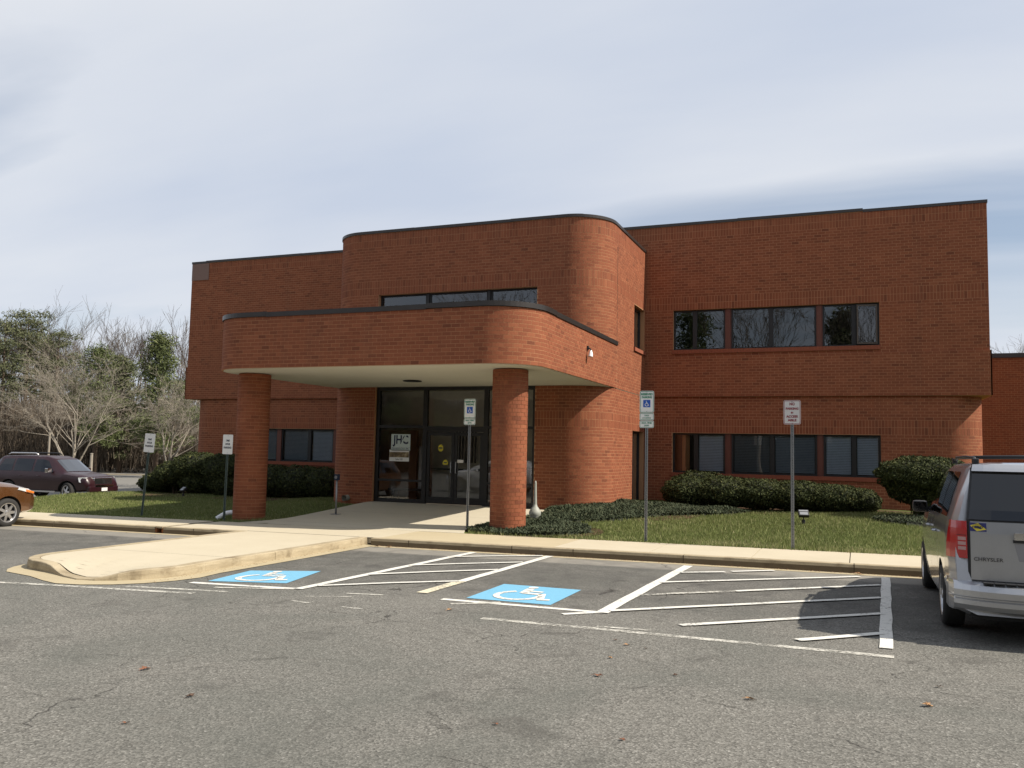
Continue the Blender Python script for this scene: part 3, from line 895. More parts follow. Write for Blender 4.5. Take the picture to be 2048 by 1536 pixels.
m = MB(); m.box(-14.6, -12.95, Y0 + 0.95, Y0 + 1.05, 0.30, 2.5); m.build('lobby_partition', MAT['interior_wood'], bld)
m = MB(); m.box(-12.78, -12.45, Y0 + 0.8, Y0 + 0.85, 0.55, 2.0); m.build('display_panel', simple('pale_panel', (0.62, 0.64, 0.70), 0.6), bld)
m = MB(); m.box(-10.6, -9.2, Y0 + 1.2, Y0 + 1.8, 0.30, 1.35); m.box(-10.7, -9.1, Y0 + 1.15, Y0 + 1.85, 1.35, 1.40); m.build('reception_desk', MAT['interior_wood'], bld)
m = MB()
for k in range(7): m.box(-11.9 + k * 0.11, -11.85 + k * 0.11, Y0 + 1.6, Y0 + 1.64, 1.5, 2.5)
m.build('lobby_rail', MAT['black'], bld)
m = MB(); m.box(-13.6, -12.3, Y0 + 0.35, Y0 + 0.75, 0.62, 0.68)
for xx in (-13.5, -12.4): m.box(xx, xx + 0.05, Y0 + 0.4, Y0 + 0.7, 0.29, 0.62)
m.build('lobby_bench', MAT['black'], bld)
# rooms behind the ribbon windows
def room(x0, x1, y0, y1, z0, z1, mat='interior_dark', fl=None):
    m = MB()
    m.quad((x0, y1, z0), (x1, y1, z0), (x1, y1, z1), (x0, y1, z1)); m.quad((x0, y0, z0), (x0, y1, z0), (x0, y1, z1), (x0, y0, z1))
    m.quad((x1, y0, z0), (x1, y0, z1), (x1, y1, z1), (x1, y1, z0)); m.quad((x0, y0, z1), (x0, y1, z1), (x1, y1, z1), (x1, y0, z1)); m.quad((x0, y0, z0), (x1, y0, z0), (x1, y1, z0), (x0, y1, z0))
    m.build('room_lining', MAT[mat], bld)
room(-6.3, 3.3, YW + 0.30, YW + 3.5, 4.4, 7.0); room(-6.3, 3.2, YG + 0.55, YG + 3.5, 0.35, 2.9)
room(-25.0, -15.9, YG + 0.55, YG + 3.5, 0.2, 2.9); room(-15.2, -7.0, YT + 0.28, YT + 4.0, 4.4, 7.0)
# ---- roofs, returns and back
m = MB()
m.box(-25.85, 3.55, YW + 0.2, YW + 15, 9.1, 9.2)
m.box(-15.5, -6.75, YT + 1.4, YW + 0.3, 8.25, 8.35); m.box(-14.5, -7.8, YT + 0.2, YT + 1.4, 8.25, 8.35)
m.build('flat_roof', MAT['roof'], bld)
m = MB()
m.quad((3.57, YW + 0.005, ZB), (3.57, YW + 15, ZB), (3.57, YW + 15, ROOF_W - 0.05), (3.57, YW + 0.005, ROOF_W - 0.05))
m.quad((3.61, YW - 0.04, ZS), (3.61, YW + 15, ZS), (3.61, YW + 15, ZB), (3.61, YW - 0.04, ZB))
m.quad((3.57, YW - 0.04, ZB), (3.61, YW - 0.04, ZB), (3.61, YW + 15, ZB), (3.57, YW + 15, ZB))
m.quad((3.45, YW + 4, -0.1), (3.45, YW + 15, -0.1), (3.45, YW + 15, ZS), (3.45, YW + 4, ZS))
m.quad((LW0, YW + 0.005, ZB), (LW0, YW + 0.005, ROOF_W - 0.05), (LW0, YW + 15, ROOF_W - 0.05), (LW0, YW + 15, ZB))
m.quad((LW0 - 0.045, YW - 0.04, ZS), (LW0 - 0.045, YW - 0.04, ZB), (LW0 - 0.045, YW + 15, ZB), (LW0 - 0.045, YW + 15, ZS))
m.quad((LW0, YW - 0.04, ZB), (LW0, YW + 15, ZB), (LW0 - 0.045, YW + 15, ZB), (LW0 - 0.045, YW - 0.04, ZB))
m.quad((-25.75, YW + 4, -0.4), (-25.75, YW + 4, ZS), (-25.75, YW + 15, ZS), (-25.75, YW + 15, -0.4))
m.quad((LW0, YW + 15, -0.4), (LW0, YW + 15, ROOF_W - 0.05), (3.57, YW + 15, ROOF_W - 0.05), (3.57, YW + 15, -0.4))
m.build('return_wall', MAT['brick_far'], bld)
for xa, xb in ((RW0, 3.61), (LW0 - 0.04, LW1)):
    m = MB(); m.quad((xa, YW - 0.04, ZS - 0.003), (xa, YW + 6, ZS - 0.003), (xb, YW + 6, ZS - 0.003), (xb, YW - 0.04, ZS - 0.003))
    m.build('overhang_soffit', MAT['mortar'], bld)

# ---- now lay the bricks: the 300 that show largest are objects, the rest one mesh per wall
ab = np.array([b[:8] for b in ALLB], float)
camp = np.array(cam.matrix_world.translation)
iv = np.array(cam.matrix_world.inverted())
cc = np.c_[ab[:, :3], np.ones(len(ab))] @ iv.T
px = 1024 + 1720.3 * cc[:, 0] / -cc[:, 2]; py = 768 - 1720.3 * cc[:, 1] / -cc[:, 2]
nrm = np.c_[np.sin(ab[:, 3]), -np.cos(ab[:, 3]), np.zeros(len(ab))]
view = camp - ab[:, :3]; dist = np.linalg.norm(view, axis=1)
facing = (nrm * view).sum(1) / dist
area = ab[:, 4] * ab[:, 5] * facing / dist ** 2
ok = (px > 5) & (px < 2043) & (py > 5) & (py < 1030) & (facing > 0.12)
par_name = np.array([b[8].name for b in ALLB])
near = ok & np.isin(par_name, [canopy.name, 'brick_column', 'brick_column.001'])
area = np.where(near, area, 0)
top = set(np.argsort(-area)[:300].tolist())
BMESH = {}
for i in top:
    x, y, z, a, L, H, t, sag = ab[i]
    ns = 4 if sag > 0.002 else 2
    key = (round(L, 2), round(H, 3), round(t * 7), round(sag, 3))
    me = BMESH.get(key)
    if me is None:
        lx, ly, lz = brick_local(ab[i:i + 1], ns)
        me = bpy.data.meshes.new('brick')
        me.from_pydata(np.c_[lx[0], ly[0], lz[0]].tolist(), [], BG[ns][1].tolist())
        me.update()
        at = me.attributes.new('tint', 'FLOAT', 'FACE'); at.data.foreach_set('value', np.full(len(me.polygons), round(t * 7) / 7, np.float32))
        me.materials.append(MAT['brick']); BMESH[key] = me
    o = bpy.data.objects.new('brick', me); COL.objects.link(o); o.parent = ALLB[i][8]
    o.location = (x, y, z); o.rotation_euler = (0, 0, a)
par = {}
for i, b in enumerate(ALLB):
    if i not in top: par.setdefault(b[8].name, []).append(i)
for pn, idx in par.items():
    idx = np.array(idx); Vs = []; Fs = []; Ts = []; nv = 0
    for ns in (2, 4):
        B = ab[idx[(ab[idx, 7] > 0.002) == (ns == 4)]]
        n = len(B)
        if not n: continue
        lx, ly, lz = brick_local(B, ns)
        ly = ly + np.clip(RNG.normal(0, 0.0007, n), -0.0013, 0.0013)[:, None]
        ca, sa = np.cos(B[:, 3])[:, None], np.sin(B[:, 3])[:, None]
        V = np.stack([B[:, 0, None] + lx * ca - ly * sa, B[:, 1, None] + lx * sa + ly * ca, B[:, 2, None] + lz], 2)
        f = BG[ns][1]; k = len(BG[ns][0])
        F = (f[None] + (np.arange(n) * k)[:, None, None]).reshape(-1, 4) + nv
        Vs.append(V.reshape(-1, 3)); Fs.append(F); Ts.append(np.repeat(B[:, 6], len(f))); nv += n * k
    o = np_mesh('brickwork', np.concatenate(Vs), np.concatenate(Fs), MAT['brick'], bpy.data.objects[pn], np.concatenate(Ts))
    tag(o, kind='stuff')
# lamp on the canopy side
lamp = thing('wall_floodlight', 'small white and black security light on the sunlit side of the canopy', 'wall light', (XCR + 0.005, 21.38, 4.45))
m = MB(); m.box(0.0, 0.03, -0.05, 0.05, 0.12, 0.22); m.tube([(0.02, 0, 0.17), (0.09, -0.01, 0.14), (0.10, -0.02, 0.06)], 0.018, 8); m.build('bracket', MAT['black'], lamp)
m = MB(); m.tube([(0.10, -0.02, 0.09), (0.105, -0.04, 0.0), (0.10, -0.06, -0.07)], [0.03, 0.055, 0.065], 12); m.build('lamp_head', MAT['white_plastic'], lamp)
# rear annexe at the right
ann = thing('rear_annexe', 'lower flat roofed brick building in shade behind the right end of the office', 'building', (3.7, 40, 0))
m = MB(); m.box(-2.0, 30, 0, 14, -0.4, 6.15); m.build('wall', MAT['brick_far'], ann)
m = MB(); m.box(-2.05, 30.05, -0.06, 14.05, 6.15, 6.33); m.build('coping', MAT['flash'], ann)

# ================================================================== GROUND
def structure(o, name=None):
    o['kind'] = 'structure'
    return o
# wide ground to the horizon
m = MB()
m.quad((-900, -900, -1.25), (900, -900, -1.25), (900, 900, -1.25), (-900, 900, -1.25))
structure(m.build('ground', MAT['forest_floor']))
# main car park, one slightly tilted sheet
m = MB()
xs = np.linspace(-46, 60, 12); ys = [-60, -20, 0, 10, 15.62]
for a, b in zip(xs, xs[1:]):
    for c, d in zip(ys, ys[1:]):
        m.quad((a, c, zr(a)), (b, c, zr(b)), (b, d, zr(b)), (a, d, zr(a)))
structure(m.build('parking_lot', MAT['asphalt']))
# far car park and road on the left, lower
m = MB(); m.quad((-120, 15.5, -0.34), (-27.2, 15.5, -0.34), (-27.2, 78, -0.60), (-120, 78, -0.60))
structure(m.build('far_parking_lot', MAT['asphalt_far'] if 'asphalt_far' in MAT else simple('pale_asphalt', (0.165, 0.158, 0.142), 0.92, scale=0.3)))

# ---- kerbs
YK0, YK1 = 15.50, 15.66      # kerb front and back
def kerb_piece(parent, pts_a, pts_b, z0s, z1s, grime_and_shade=False):
    """a run between the front line pts_a and the back line pts_b with a rolled front edge"""
    m = MB(); n = len(pts_a)
    prof = [(0.0, 0.0, 0), (0.012, 0.72, 0), (0.06, 0.95, 0), (0.13, 1.0, 0), (1.0, 1.0, 0)]
    rows = []
    for i in range(n):
        a, b = Vector(pts_a[i]), Vector(pts_b[i])
        row = []
        for (t, h, _) in prof:
            tt = t if t == 1.0 else min(0.9, t * 0.16 / max(0.05, (b - a).length))
            q = a.lerp(b, tt)
            row.append((q.x, q.y, z0s[i] + (z1s[i] - z0s[i]) * h))
        row.append((b.x, b.y, z0s[i]))
        rows.append(row)
    for i in range(n - 1):
        for k in range(5):
            m.quad(rows[i][k], rows[i + 1][k], rows[i + 1][k + 1], rows[i][k + 1])
    m.add(rows[0], [tuple(range(5, -1, -1))]); m.add(rows[-1], [tuple(range(6))])
    m.mi = [0] * len(m.f)
    if grime_and_shade:
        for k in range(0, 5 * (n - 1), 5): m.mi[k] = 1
    return m.build('kerb_segment', [MAT['kerb'], MAT['kerb_grime_and_shade']], parent, smooth=False)
kerb = thing('kerb', None, None); kerb['kind'] = 'structure'
def straight_kerb(cuts):
    for a, b in zip(cuts, cuts[1:]):
        j = 0.008
        jm = MB(); jm.box(b - 0.009, b + 0.009, YK0 + 0.006, YK1, zr(b) - 0.05, zw(b) - 0.006); jm.build('kerb_joint', MAT['joint'], kerb)
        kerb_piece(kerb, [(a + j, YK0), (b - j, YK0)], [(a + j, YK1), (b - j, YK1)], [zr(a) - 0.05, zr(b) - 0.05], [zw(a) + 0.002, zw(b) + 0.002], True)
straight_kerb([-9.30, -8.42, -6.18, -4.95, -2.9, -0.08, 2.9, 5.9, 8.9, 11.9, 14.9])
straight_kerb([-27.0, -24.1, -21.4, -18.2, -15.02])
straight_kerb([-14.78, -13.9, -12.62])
# rusty drain notch in the kerb
m = MB(); m.box(-15.02, -14.98, YK0 + 0.01, YK1, zr(-15) - 0.02, zw(-15) - 0.01); m.box(-14.82, -14.78, YK0 + 0.01, YK1, zr(-15) - 0.02, zw(-15) - 0.01); m.box(-14.98, -14.82, YK1 - 0.01, YK1 + 0.02, zr(-15) - 0.02, zw(-15) - 0.01)
o = m.build('kerb_drain', simple('rust', (0.20, 0.075, 0.025), 0.9, var=0.4, scale=20), kerb)
m = MB(); m.box(-15.0, -14.80, YK0, YK1 - 0.01, zw(-15) - 0.03, zw(-15) + 0.003); m.build('drain_plate', MAT['kerb'], kerb)
# gutter pans
gut = MB()
for a, b in ((-9.2, 14.9), (-27.0, -12.8)):
    gut.quad((a, YK0 - 0.20, zr(a) + 0.004), (b, YK0 - 0.20, zr(b) + 0.004), (b, YK0 + 0.02, zr(b) + 0.004), (a, YK0 + 0.02, zr(a) + 0.004))
structure(gut.build('gutter', MAT['gutter']))

# ---- island with its rounded nose
isl = thing('traffic_island', None, None); isl['kind'] = 'structure'
XL, XR_, YN = -12.68, -9.46, 9.45
def isl_outline(d):
    """outline of the kerb face, from the right root round the nose to the left root, inset by d"""
    pts = [(XR_ - d, 15.64)]
    r = 1.0
    pts += [(XR_ - d, 12.6), (XR_ - 0.03 - d, 10.9)]
    pts += [(XR_ - 1.05 + (1.05 - d) * math.cos(R(a)), YN + 1.05 + (1.12 - d) * math.sin(R(a))) for a in range(-5, -91, -17)]
    pts += [(-10.9, YN + 0.05 + d * 1.0), (-11.45, YN + 0.28 + d)]
    pts += [(XL + 0.95 - (0.95 - d) * math.sin(R(a)), YN + 1.35 - (0.97 - d) * math.cos(R(a))) for a in range(20, 91, 14)]
    pts += [(XL + d, 12.8), (XL + d, 15.64)]
    return pts
A, B = isl_outline(0.0), isl_outline(0.17)
def isl_h(x, y):
    return 0.15 - 0.125 * math.exp(-(((x + 10.65) / 0.75) ** 4 + ((y - 9.3) / 0.95) ** 2))
def isl_z1(p, i):      # the nose is flush with the apron over a short ramp
    return zr(p[0]) + isl_h(p[0], p[1]) + 0.004
# split into pieces at joints
cuts_i = [0, 1, 2, 6, 10, len(A) - 3, len(A) - 1]
def dens(L_): 
    return L_
for a, b in zip(cuts_i, cuts_i[1:]):
    pa, pb = [], []
    for i in range(a, b):
        for k in range(4):
            t = k / 4
            pa.append(tuple(Vector(A[i]).lerp(Vector(A[i + 1]), t))); pb.append(tuple(Vector(B[i]).lerp(Vector(B[i + 1]), t)))
    pa.append(A[b]); pb.append(B[b])
    if a: pa[0] = tuple(Vector(pa[0]).lerp(Vector(pa[1]), 0.02)); pb[0] = tuple(Vector(pb[0]).lerp(Vector(pb[1]), 0.02))
    kerb_piece(isl, pa, pb, [zr(p[0]) - 0.04 for p in pa], [isl_z1(p, 0) for p in pa])
def poly_sheet(pts, zf, name, mat, parent=None, thick=0.12):
    m = MB(); n = len(pts)
    m.add([(x, y, zf(x, y)) for x, y in pts], [tuple(range(n))])
    for i in range(n):
        a, b = pts[i], pts[(i + 1) % n]
        m.quad((*a, zf(*a) - thick), (*b, zf(*b) - thick), (*b, zf(*b)), (*a, zf(*a)))
    return m.build(name, mat, parent)
Bi = isl_outline(0.186)
def split_poly(pts, y0, y1):
    """clip to y0..y1"""
    def clip(p, f):
        out = []
        for i in range(len(p)):
            a, b = p[i], p[(i + 1) % len(p)]
            fa, fb = f(a), f(b)
            if fa >= 0: out.append(a)
            if (fa >= 0) != (fb >= 0):
                t = fa / (fa - fb); out.append((a[0] + (b[0] - a[0]) * t, a[1] + (b[1] - a[1]) * t))
        return out
    return clip(clip(pts, lambda p: p[1] - y0), lambda p: y1 - p[1])
Bcc = Bi[::-1]
for a, b in ((9.0, 11.6), (11.612, 15.66)):
    m = MB(); st = np.linspace(a, b, 15)
    for y0, y1 in zip(st, st[1:]):
        q = split_poly(Bcc, y0, y1)
        if len(q) < 3: continue
        q = [p_ for k_, p_ in enumerate(q) if (Vector(p_) - Vector(q[k_ - 1])).length > 1e-5]
        xa, xb = min(p_[0] for p_ in q), max(p_[0] for p_ in q)
        for u0, u1 in zip(np.linspace(xa, xb, 9), np.linspace(xa, xb, 9)[1:]):
            def clipx(pp, f):
                out = []
                for k_ in range(len(pp)):
                    A_, B_ = pp[k_], pp[(k_ + 1) % len(pp)]; fa, fb = f(A_), f(B_)
                    if fa >= 0: out.append(A_)
                    if (fa >= 0) != (fb >= 0):
                        t_ = fa / (fa - fb); out.append((A_[0] + (B_[0] - A_[0]) * t_, A_[1] + (B_[1] - A_[1]) * t_))
                return out
            c_ = clipx(clipx(q, lambda p_: p_[0] - u0), lambda p_: u1 - p_[0])
            if len(c_) >= 3: m.add([(x, y, zr(x) + isl_h(x, y) - 0.002) for x, y in c_], [tuple(range(len(c_)))])
    n_ = len(m.v)
    m.build('paving_slab', MAT['walk'], isl)
# apron (gutter pan) round the nose and along the right side
Ao = isl_outline(-0.34); Ai = isl_outline(0.02)
m = MB()
for i in range(0, len(Ao) - 3):
    wl_ = Vector(Ao[i]); wi = Vector(Ai[i])
    nA = len(Ao) - 3
    f0 = (1.0 if i > 2 else 0.85) * min(1.0, max(0.12, (nA - i) / 5.0))
    f1 = (1.0 if i + 1 > 2 else 0.85) * min(1.0, max(0.12, (nA - i - 1) / 5.0))
    o0 = Vector(Ai[i]).lerp(Vector(Ao[i]), f0); o1 = Vector(Ai[i + 1]).lerp(Vector(Ao[i + 1]), f1)
    q = [(o0.x, o0.y, zr(o0.x) + 0.008), (Ai[i][0], Ai[i][1], zr(Ai[i][0]) + 0.012), (Ai[i + 1][0], Ai[i + 1][1], zr(Ai[i + 1][0]) + 0.012), (o1.x, o1.y, zr(o1.x) + 0.008)]
    m.quad(*q)
m.build('gutter_apron', MAT['gutter'], isl)

# ---- sidewalk slabs along the kerb
YW0, YW1 = YK1 + 0.012, 17.42
sw = thing('sidewalk', None, None); sw['kind'] = 'structure'
cuts_w = [-27.0, -24.0, -21.0, -18.0, -15.0, -14.77, -12.65, -9.2, -7.2, -5.4, -3.55, -1.75, -0.15, 1.45, 3.05, 4.65, 6.25, 8.0, 11.0, 14.9]
for i, (a, b) in enumerate(zip(cuts_w, cuts_w[1:])):
    if abs(a + 15.0) < 0.01: continue
    g = 0.008
    poly_sheet([(a + g, YW0), (b - g, YW0), (b - g, YW1), (a + g, YW1)], lambda x, y: zw(x) - 0.001 * (i % 3), 'paving_slab', MAT['walk2'] if i in (7, 8) and 'walk2' in MAT else MAT['walk'], sw)
m = MB(); m.quad((-15.0, YW0, zw(-15) - 0.03), (-14.77, YW0, zw(-15) - 0.03), (-14.77, YW1, zw(-15) - 0.03), (-15.0, YW1, zw(-15) - 0.03)); m.build('drain_channel', MAT['joint'], sw)
m = MB()
for a, b in ((-27, -12.6), (-9.3, 14.9), (-12.7, -9.2)):
    m.quad((a, YK1 - 0.004, zw(a) - 0.02), (b, YK1 - 0.004, zw(b) - 0.02), (b, YW1 + 0.02, zw(b) - 0.02), (a, YW1 + 0.02, zw(a) - 0.02))
m.build('joint_fill', MAT['joint'], sw)

# ---- plaza rising to the doors
def zp(x, y):
    t = min(max((y - 17.43) / (22.9 - 17.43), 0), 1)
    return zw(x) * (1 - t) + 0.285 * t
pl = thing('plaza', None, None); pl['kind'] = 'structure'
edge_r = [(-8.1, 17.43), (-8.45, 18.3), (-8.25, 19.6), (-7.9, 20.6), (-7.75, 21.6), (-8.0, 22.6), (-8.05, 23.2)]
edge_l = [(-13.85, 23.2), (-13.85, 22.4), (-13.7, 20.6), (-13.62, 19.2), (-13.65, 18.2), (-14.2, 17.43)]
poly_all = [(-14.2, 17.43)] + edge_r + edge_l[:-1]
# triangulated as strips between the left and right edges so that the slope is followed
def interp_edge(e, y):
    e = sorted(e, key=lambda p: p[1])
    return float(np.interp(y, [p[1] for p in e], [p[0] for p in e]))
for (a, b) in ((17.435, 18.0), (18.01, 20.4), (20.41, 23.15)):
    for (u0, u1) in ((0.0, 0.5), (0.5, 1.0)):
        m = MB(); ysub = np.linspace(a, b, 6)
        def pt_(y, u):
            xl, xr = interp_edge(edge_l, y), interp_edge(edge_r, y)
            uu = u0 + (u1 - u0) * u
            x = xl + (xr - xl) * uu
            if u0 > 0 and u == 0: x += 0.006
            return (x, y, zp(x, y))
        for y0, y1 in zip(ysub, ysub[1:]):
            m.quad(pt_(y0, 0), pt_(y0, 1), pt_(y1, 1), pt_(y1, 0))
        for u, fl in ((0, 1), (1, 0)):
            for y0, y1 in zip(ysub, ysub[1:]):
                p, q = pt_(y0, u), pt_(y1, u)
                quad = [(p[0], p[1], p[2] - 0.12), p, q, (q[0], q[1], q[2] - 0.12)]
                m.quad(*(quad if fl else quad[::-1]))
        m.build('paving_slab', MAT['plaza'], pl)
m = MB()
for y0, y1 in zip(np.linspace(17.4, 23.1, 8), np.linspace(17.4, 23.1, 8)[1:]):
    p = [(interp_edge(edge_l, y) + 0.02, interp_edge(edge_r, y) - 0.02, y) for y in (y0, y1)]
    m.quad(*[(x, y, zp(x, y) - 0.02) for x, y in ((p[0][0], y0), (p[0][1], y0), (p[1][1], y1), (p[1][0], y1))])
m.build('joint_fill', MAT['joint'], pl)

# ---- lawns and planting beds (height fields)
def smooth(t):
    t = min(max(t, 0.0), 1.0); return t * t * (3 - 2 * t)
def zl(x, y):
    """lawn surface"""
    if x > -8.6:                                  # right lawn, rises to the building
        base = zw(x) - 0.012
        t = smooth((y - 17.5) / 8.0)
        z = base + (0.36 - base) * t + 0.05 * math.sin(x * 0.9 + 1) * smooth((y - 18.5) / 2)
    else:                                         # left lawn, nearly flat, then a bank down to the far car park
        base = zw(x) - 0.012
        t = smooth((y - 17.5) / 6.0)
        tgt = 0.02 + 0.16 * smooth((x + 19.5) / 4.5)
        z = base + (tgt - base) * t
        z -= 0.50 * smooth((-26.2 - x) / 1.5)
        z += 0.02 * math.sin(x * 1.3 + y * 0.7)
    return z
def field(x0, x1, y0, y1, nx, ny, name, mat, dz=0.0, zf=zl):
    xs = np.linspace(x0, x1, nx + 1); ys = np.linspace(y0, y1, ny + 1)
    V = [(x, y, zf(x, y) + dz) for y in ys for x in xs]
    F = [(j * (nx + 1) + i, j * (nx + 1) + i + 1, (j + 1) * (nx + 1) + i + 1, (j + 1) * (nx + 1) + i) for j in range(ny) for i in range(nx)]
    m = MB(); m.add(V, F); return m.build(name, mat, smooth=True)
structure(field(-8.9, 15, 17.43, 34, 50, 36, 'lawn', MAT['turf']))
structure(field(-27.9, -13.4, 17.43, 34, 40, 36, 'lawn', MAT['turf']))
m = MB()
for a, b in zip(np.linspace(-46, -27, 6), np.linspace(-46, -27, 6)[1:]):
    m.quad((a, 15.6, zr(a) + 0.05), (b, 15.6, zr(b) + 0.05), (b, 17.6, -0.22), (a, 17.6, -0.28))
    m.quad((a, 17.6, -0.3), (b, 17.6, -0.2), (b, 19.2, -0.37), (a, 19.2, -0.37))
structure(m.build('verge', MAT['turf']))

def grass(name, region, n, seed, hmin=0.035, hmax=0.085, tall=None):
    rg = np.random.default_rng(seed)
    x0, x1, y0, y1, inside = region
    X = rg.uniform(x0, x1, n * 2); Y = rg.uniform(y0, y1, n * 2)
    keep = np.array([inside(a, b) for a, b in zip(X, Y)]); X, Y = X[keep][:n], Y[keep][:n]
    Z = np.array([zl(a, b) for a, b in zip(X, Y)]); k = len(X)
    patch = 0.5 + 0.5 * np.sin(X * 1.7 + np.sin(Y * 2.1) * 1.3) * np.sin(Y * 1.3 + 0.7 * X)
    h = rg.uniform(hmin, hmax, k) * (0.75 + 0.5 * patch)
    a = rg.uniform(0, 2 * math.pi, k); w = rg.uniform(0.006, 0.012, k)
    lean = rg.uniform(0.0, 0.05, k); la = rg.uniform(0, 2 * math.pi, k)
    V = np.empty((k, 3, 3))
    V[:, 0] = np.c_[X - np.cos(a) * w, Y - np.sin(a) * w, Z - 0.01]
    V[:, 1] = np.c_[X + np.cos(a) * w, Y + np.sin(a) * w, Z - 0.01]
    V[:, 2] = np.c_[X + np.cos(la) * lean, Y + np.sin(la) * lean, Z + h]
    edge = np.clip((18.6 - Y) / 1.2, 0, 1) * (rg.random(k) < 0.55)
    t = np.clip(rg.normal(0.36, 0.20, k) + 0.42 * (patch - 0.5) + 0.5 * edge * np.clip(np.sin(X * 1.1 + 0.6), 0, 1), 0, 1)
    spot = np.maximum(np.exp(-(((X + 2.2) / 0.9) ** 2 + ((Y - 17.8) / 0.35) ** 2)), np.exp(-(((X - 0.9) / 1.5) ** 2 + ((Y - 17.75) / 0.45) ** 2)))
    t = np.where(rg.random(k) < spot * 0.75, rg.uniform(0.8, 1, k), t)
    weed = np.exp(-(((X + 4.7) / 0.55) ** 2 + ((Y - 18.0) / 0.35) ** 2))
    t = np.where(rg.random(k) < weed * 0.8, rg.uniform(0.65, 0.8, k), t)
    t = np.where(rg.random(k) < 0.09, rg.uniform(0.85, 1, k), t)
    o = np_mesh(name, V.reshape(-1, 3), np.arange(3 * k).reshape(-1, 3), MAT['grass'], None, t)
    return tag(o, kind='stuff')
def bed_r(x, y):      # juniper bed round the right column and along the tower
    a = ((x + 7.1) / 1.5) ** 2 + ((y - 18.7) / 1.2) ** 2 < 1
    b = 19.5 < y < 25.2 and x > -7.9 and x < -6.75 + (y - 19.5) * 0.72 - 0.15 * math.sin(y * 2.3)
    c = -8.2 < x < -6.6 and 18.2 < y < 23.4
    d = False
    return (a or b or c or d) and y > 17.5 and x > interp_edge(edge_r, y) + 0.05
def on_right(x, y):
    return x > interp_edge(edge_r, min(y, 23)) + 0.1 and not bed_r(x, y) and y < 27.2
def on_left(x, y):
    return x < interp_edge(edge_l, min(y, 23)) - 0.08
grass('grass', (-8.6, 5.5, 17.38, 26.2, on_right), 78000, 3)
grass('grass', (-27.6, -13.5, 17.39, 30, on_left), 80000, 4, 0.035, 0.075)
# soil under the beds and foundation planting
m = MB()
for (cx, cy, rx, ry) in ((-7.0, 18.7, 1.72, 1.22), (-5.6, 23.4, 1.7, 2.2), (-1.6, 26.1, 5.6, 1.35)):
    n = 28
    ring = [(cx + rx * math.cos(2 * math.pi * k / n), max(17.46, cy + ry * math.sin(2 * math.pi * k / n))) for k in range(n)]
    for f0, f1 in ((0.0, 0.5), (0.5, 1.0)):
        for k in range(n):
            p, q = ring[k], ring[(k + 1) % n]
            def L(pp, f): 
                x, y = cx + (pp[0] - cx) * f, cy + (pp[1] - cy) * f
                return (x, y, zl(x, y) + 0.012 + 0.004 * (cx < -6))
            if f0 == 0: m.add([L(p, 0), L(p, f1), L(q, f1)], [(0, 1, 2)])
            else: m.quad(L(p, f0), L(p, f1), L(q, f1), L(q, f0))
structure(m.build('planting_bed', MAT['soil']))
m = MB()
for k in range(8):
    x0, x1 = -25 + k * 1.3, -25 + (k + 1) * 1.3
    m.quad((x0, 24.2, zl(x0, 24.2) + 0.012), (x1, 24.2, zl(x1, 24.2) + 0.012), (x1, 28.1, zl(x1, 28.1) + 0.012), (x0, 28.1, zl(x0, 28.1) + 0.012))
structure(m.build('planting_bed', MAT['soil']))

# ---- painted markings (thin sheets just above the asphalt)
marks = thing('road_markings', None, None); marks['kind'] = 'structure'
def stripe(pts, w, mat='white_paint', name='painted_line', dz=0.005):
    m = MB(); P = [Vector(p) for p in pts]; rows = []
    dense = []
    for a, b in zip(P, P[1:]):
        n = max(1, int((b - a).length / 0.25))
        dense += [a.lerp(b, k / n) for k in range(n)]
    dense.append(P[-1])
    for i, p in enumerate(dense):
        d = dense[min(i + 1, len(dense) - 1)] - dense[max(0, i - 1)]; d.normalize(); nn = Vector((-d.y, d.x))
        ww = w * (1 + random.uniform(-0.03, 0.03)) / 2
        jit = nn * (0.004 * math.sin(i * 0.8 + p.y))
        a, b = p + jit + nn * ww, p + jit - nn * ww
        rows.append(((a.x, a.y, zr(a.x) + dz), (b.x, b.y, zr(b.x) + dz)))
    for r0, r1 in zip(rows, rows[1:]):
        m.quad(r0[1], r1[1], r1[0], r0[0])
    return m.build(name, MAT[mat], marks)
stripe([(-11.9, 8.62), (-11.0, 8.84), (-8.2, 9.20)], 0.115, 'white_paint_worn')
stripe([(-9.45, 9.28), (-8.6, 9.42), (-7.9, 9.50)], 0.09, 'white_paint_worn')
stripe([(-8.92, 9.95), (-7.25, 10.12)], 0.12)
stripe([(-8.3, 9.72), (-7.25, 10.08)], 0.09, 'white_paint_worn', dz=0.008)
stripe([(-7.19, 10.10), (-6.89, 15.30)], 0.145, dz=0.011)
stripe([(-5.51, 10.55), (-5.48, 11.75)], 0.17, 'yellow_paint', dz=0.011)
stripe([(-5.48, 11.75), (-5.37, 15.42)], 0.145, dz=0.011)
for a, b in (((-7.0, 14.40), (-5.50, 15.38)), ((-7.04, 13.0), (-5.48, 14.30)), ((-7.07, 11.75), (-5.48, 13.2)), ((-7.1, 10.45), (-5.52, 11.74))):
    stripe([a, ((a[0] + b[0]) / 2, (a[1] + b[1]) / 2 + 0.04), b], 0.105, dz=0.016)
stripe([(-5.05, 10.25), (-2.92, 10.22)], 0.115)
stripe([(-4.78, 9.95), (-4.25, 10.32)], 0.10, 'white_paint_worn', dz=0.008)
stripe([(-3.28, 9.90), (-2.82, 10.30)], 0.10, 'white_paint', dz=0.008)
stripe([(-2.88, 10.18), (-2.75, 15.18)], 0.16, dz=0.011)
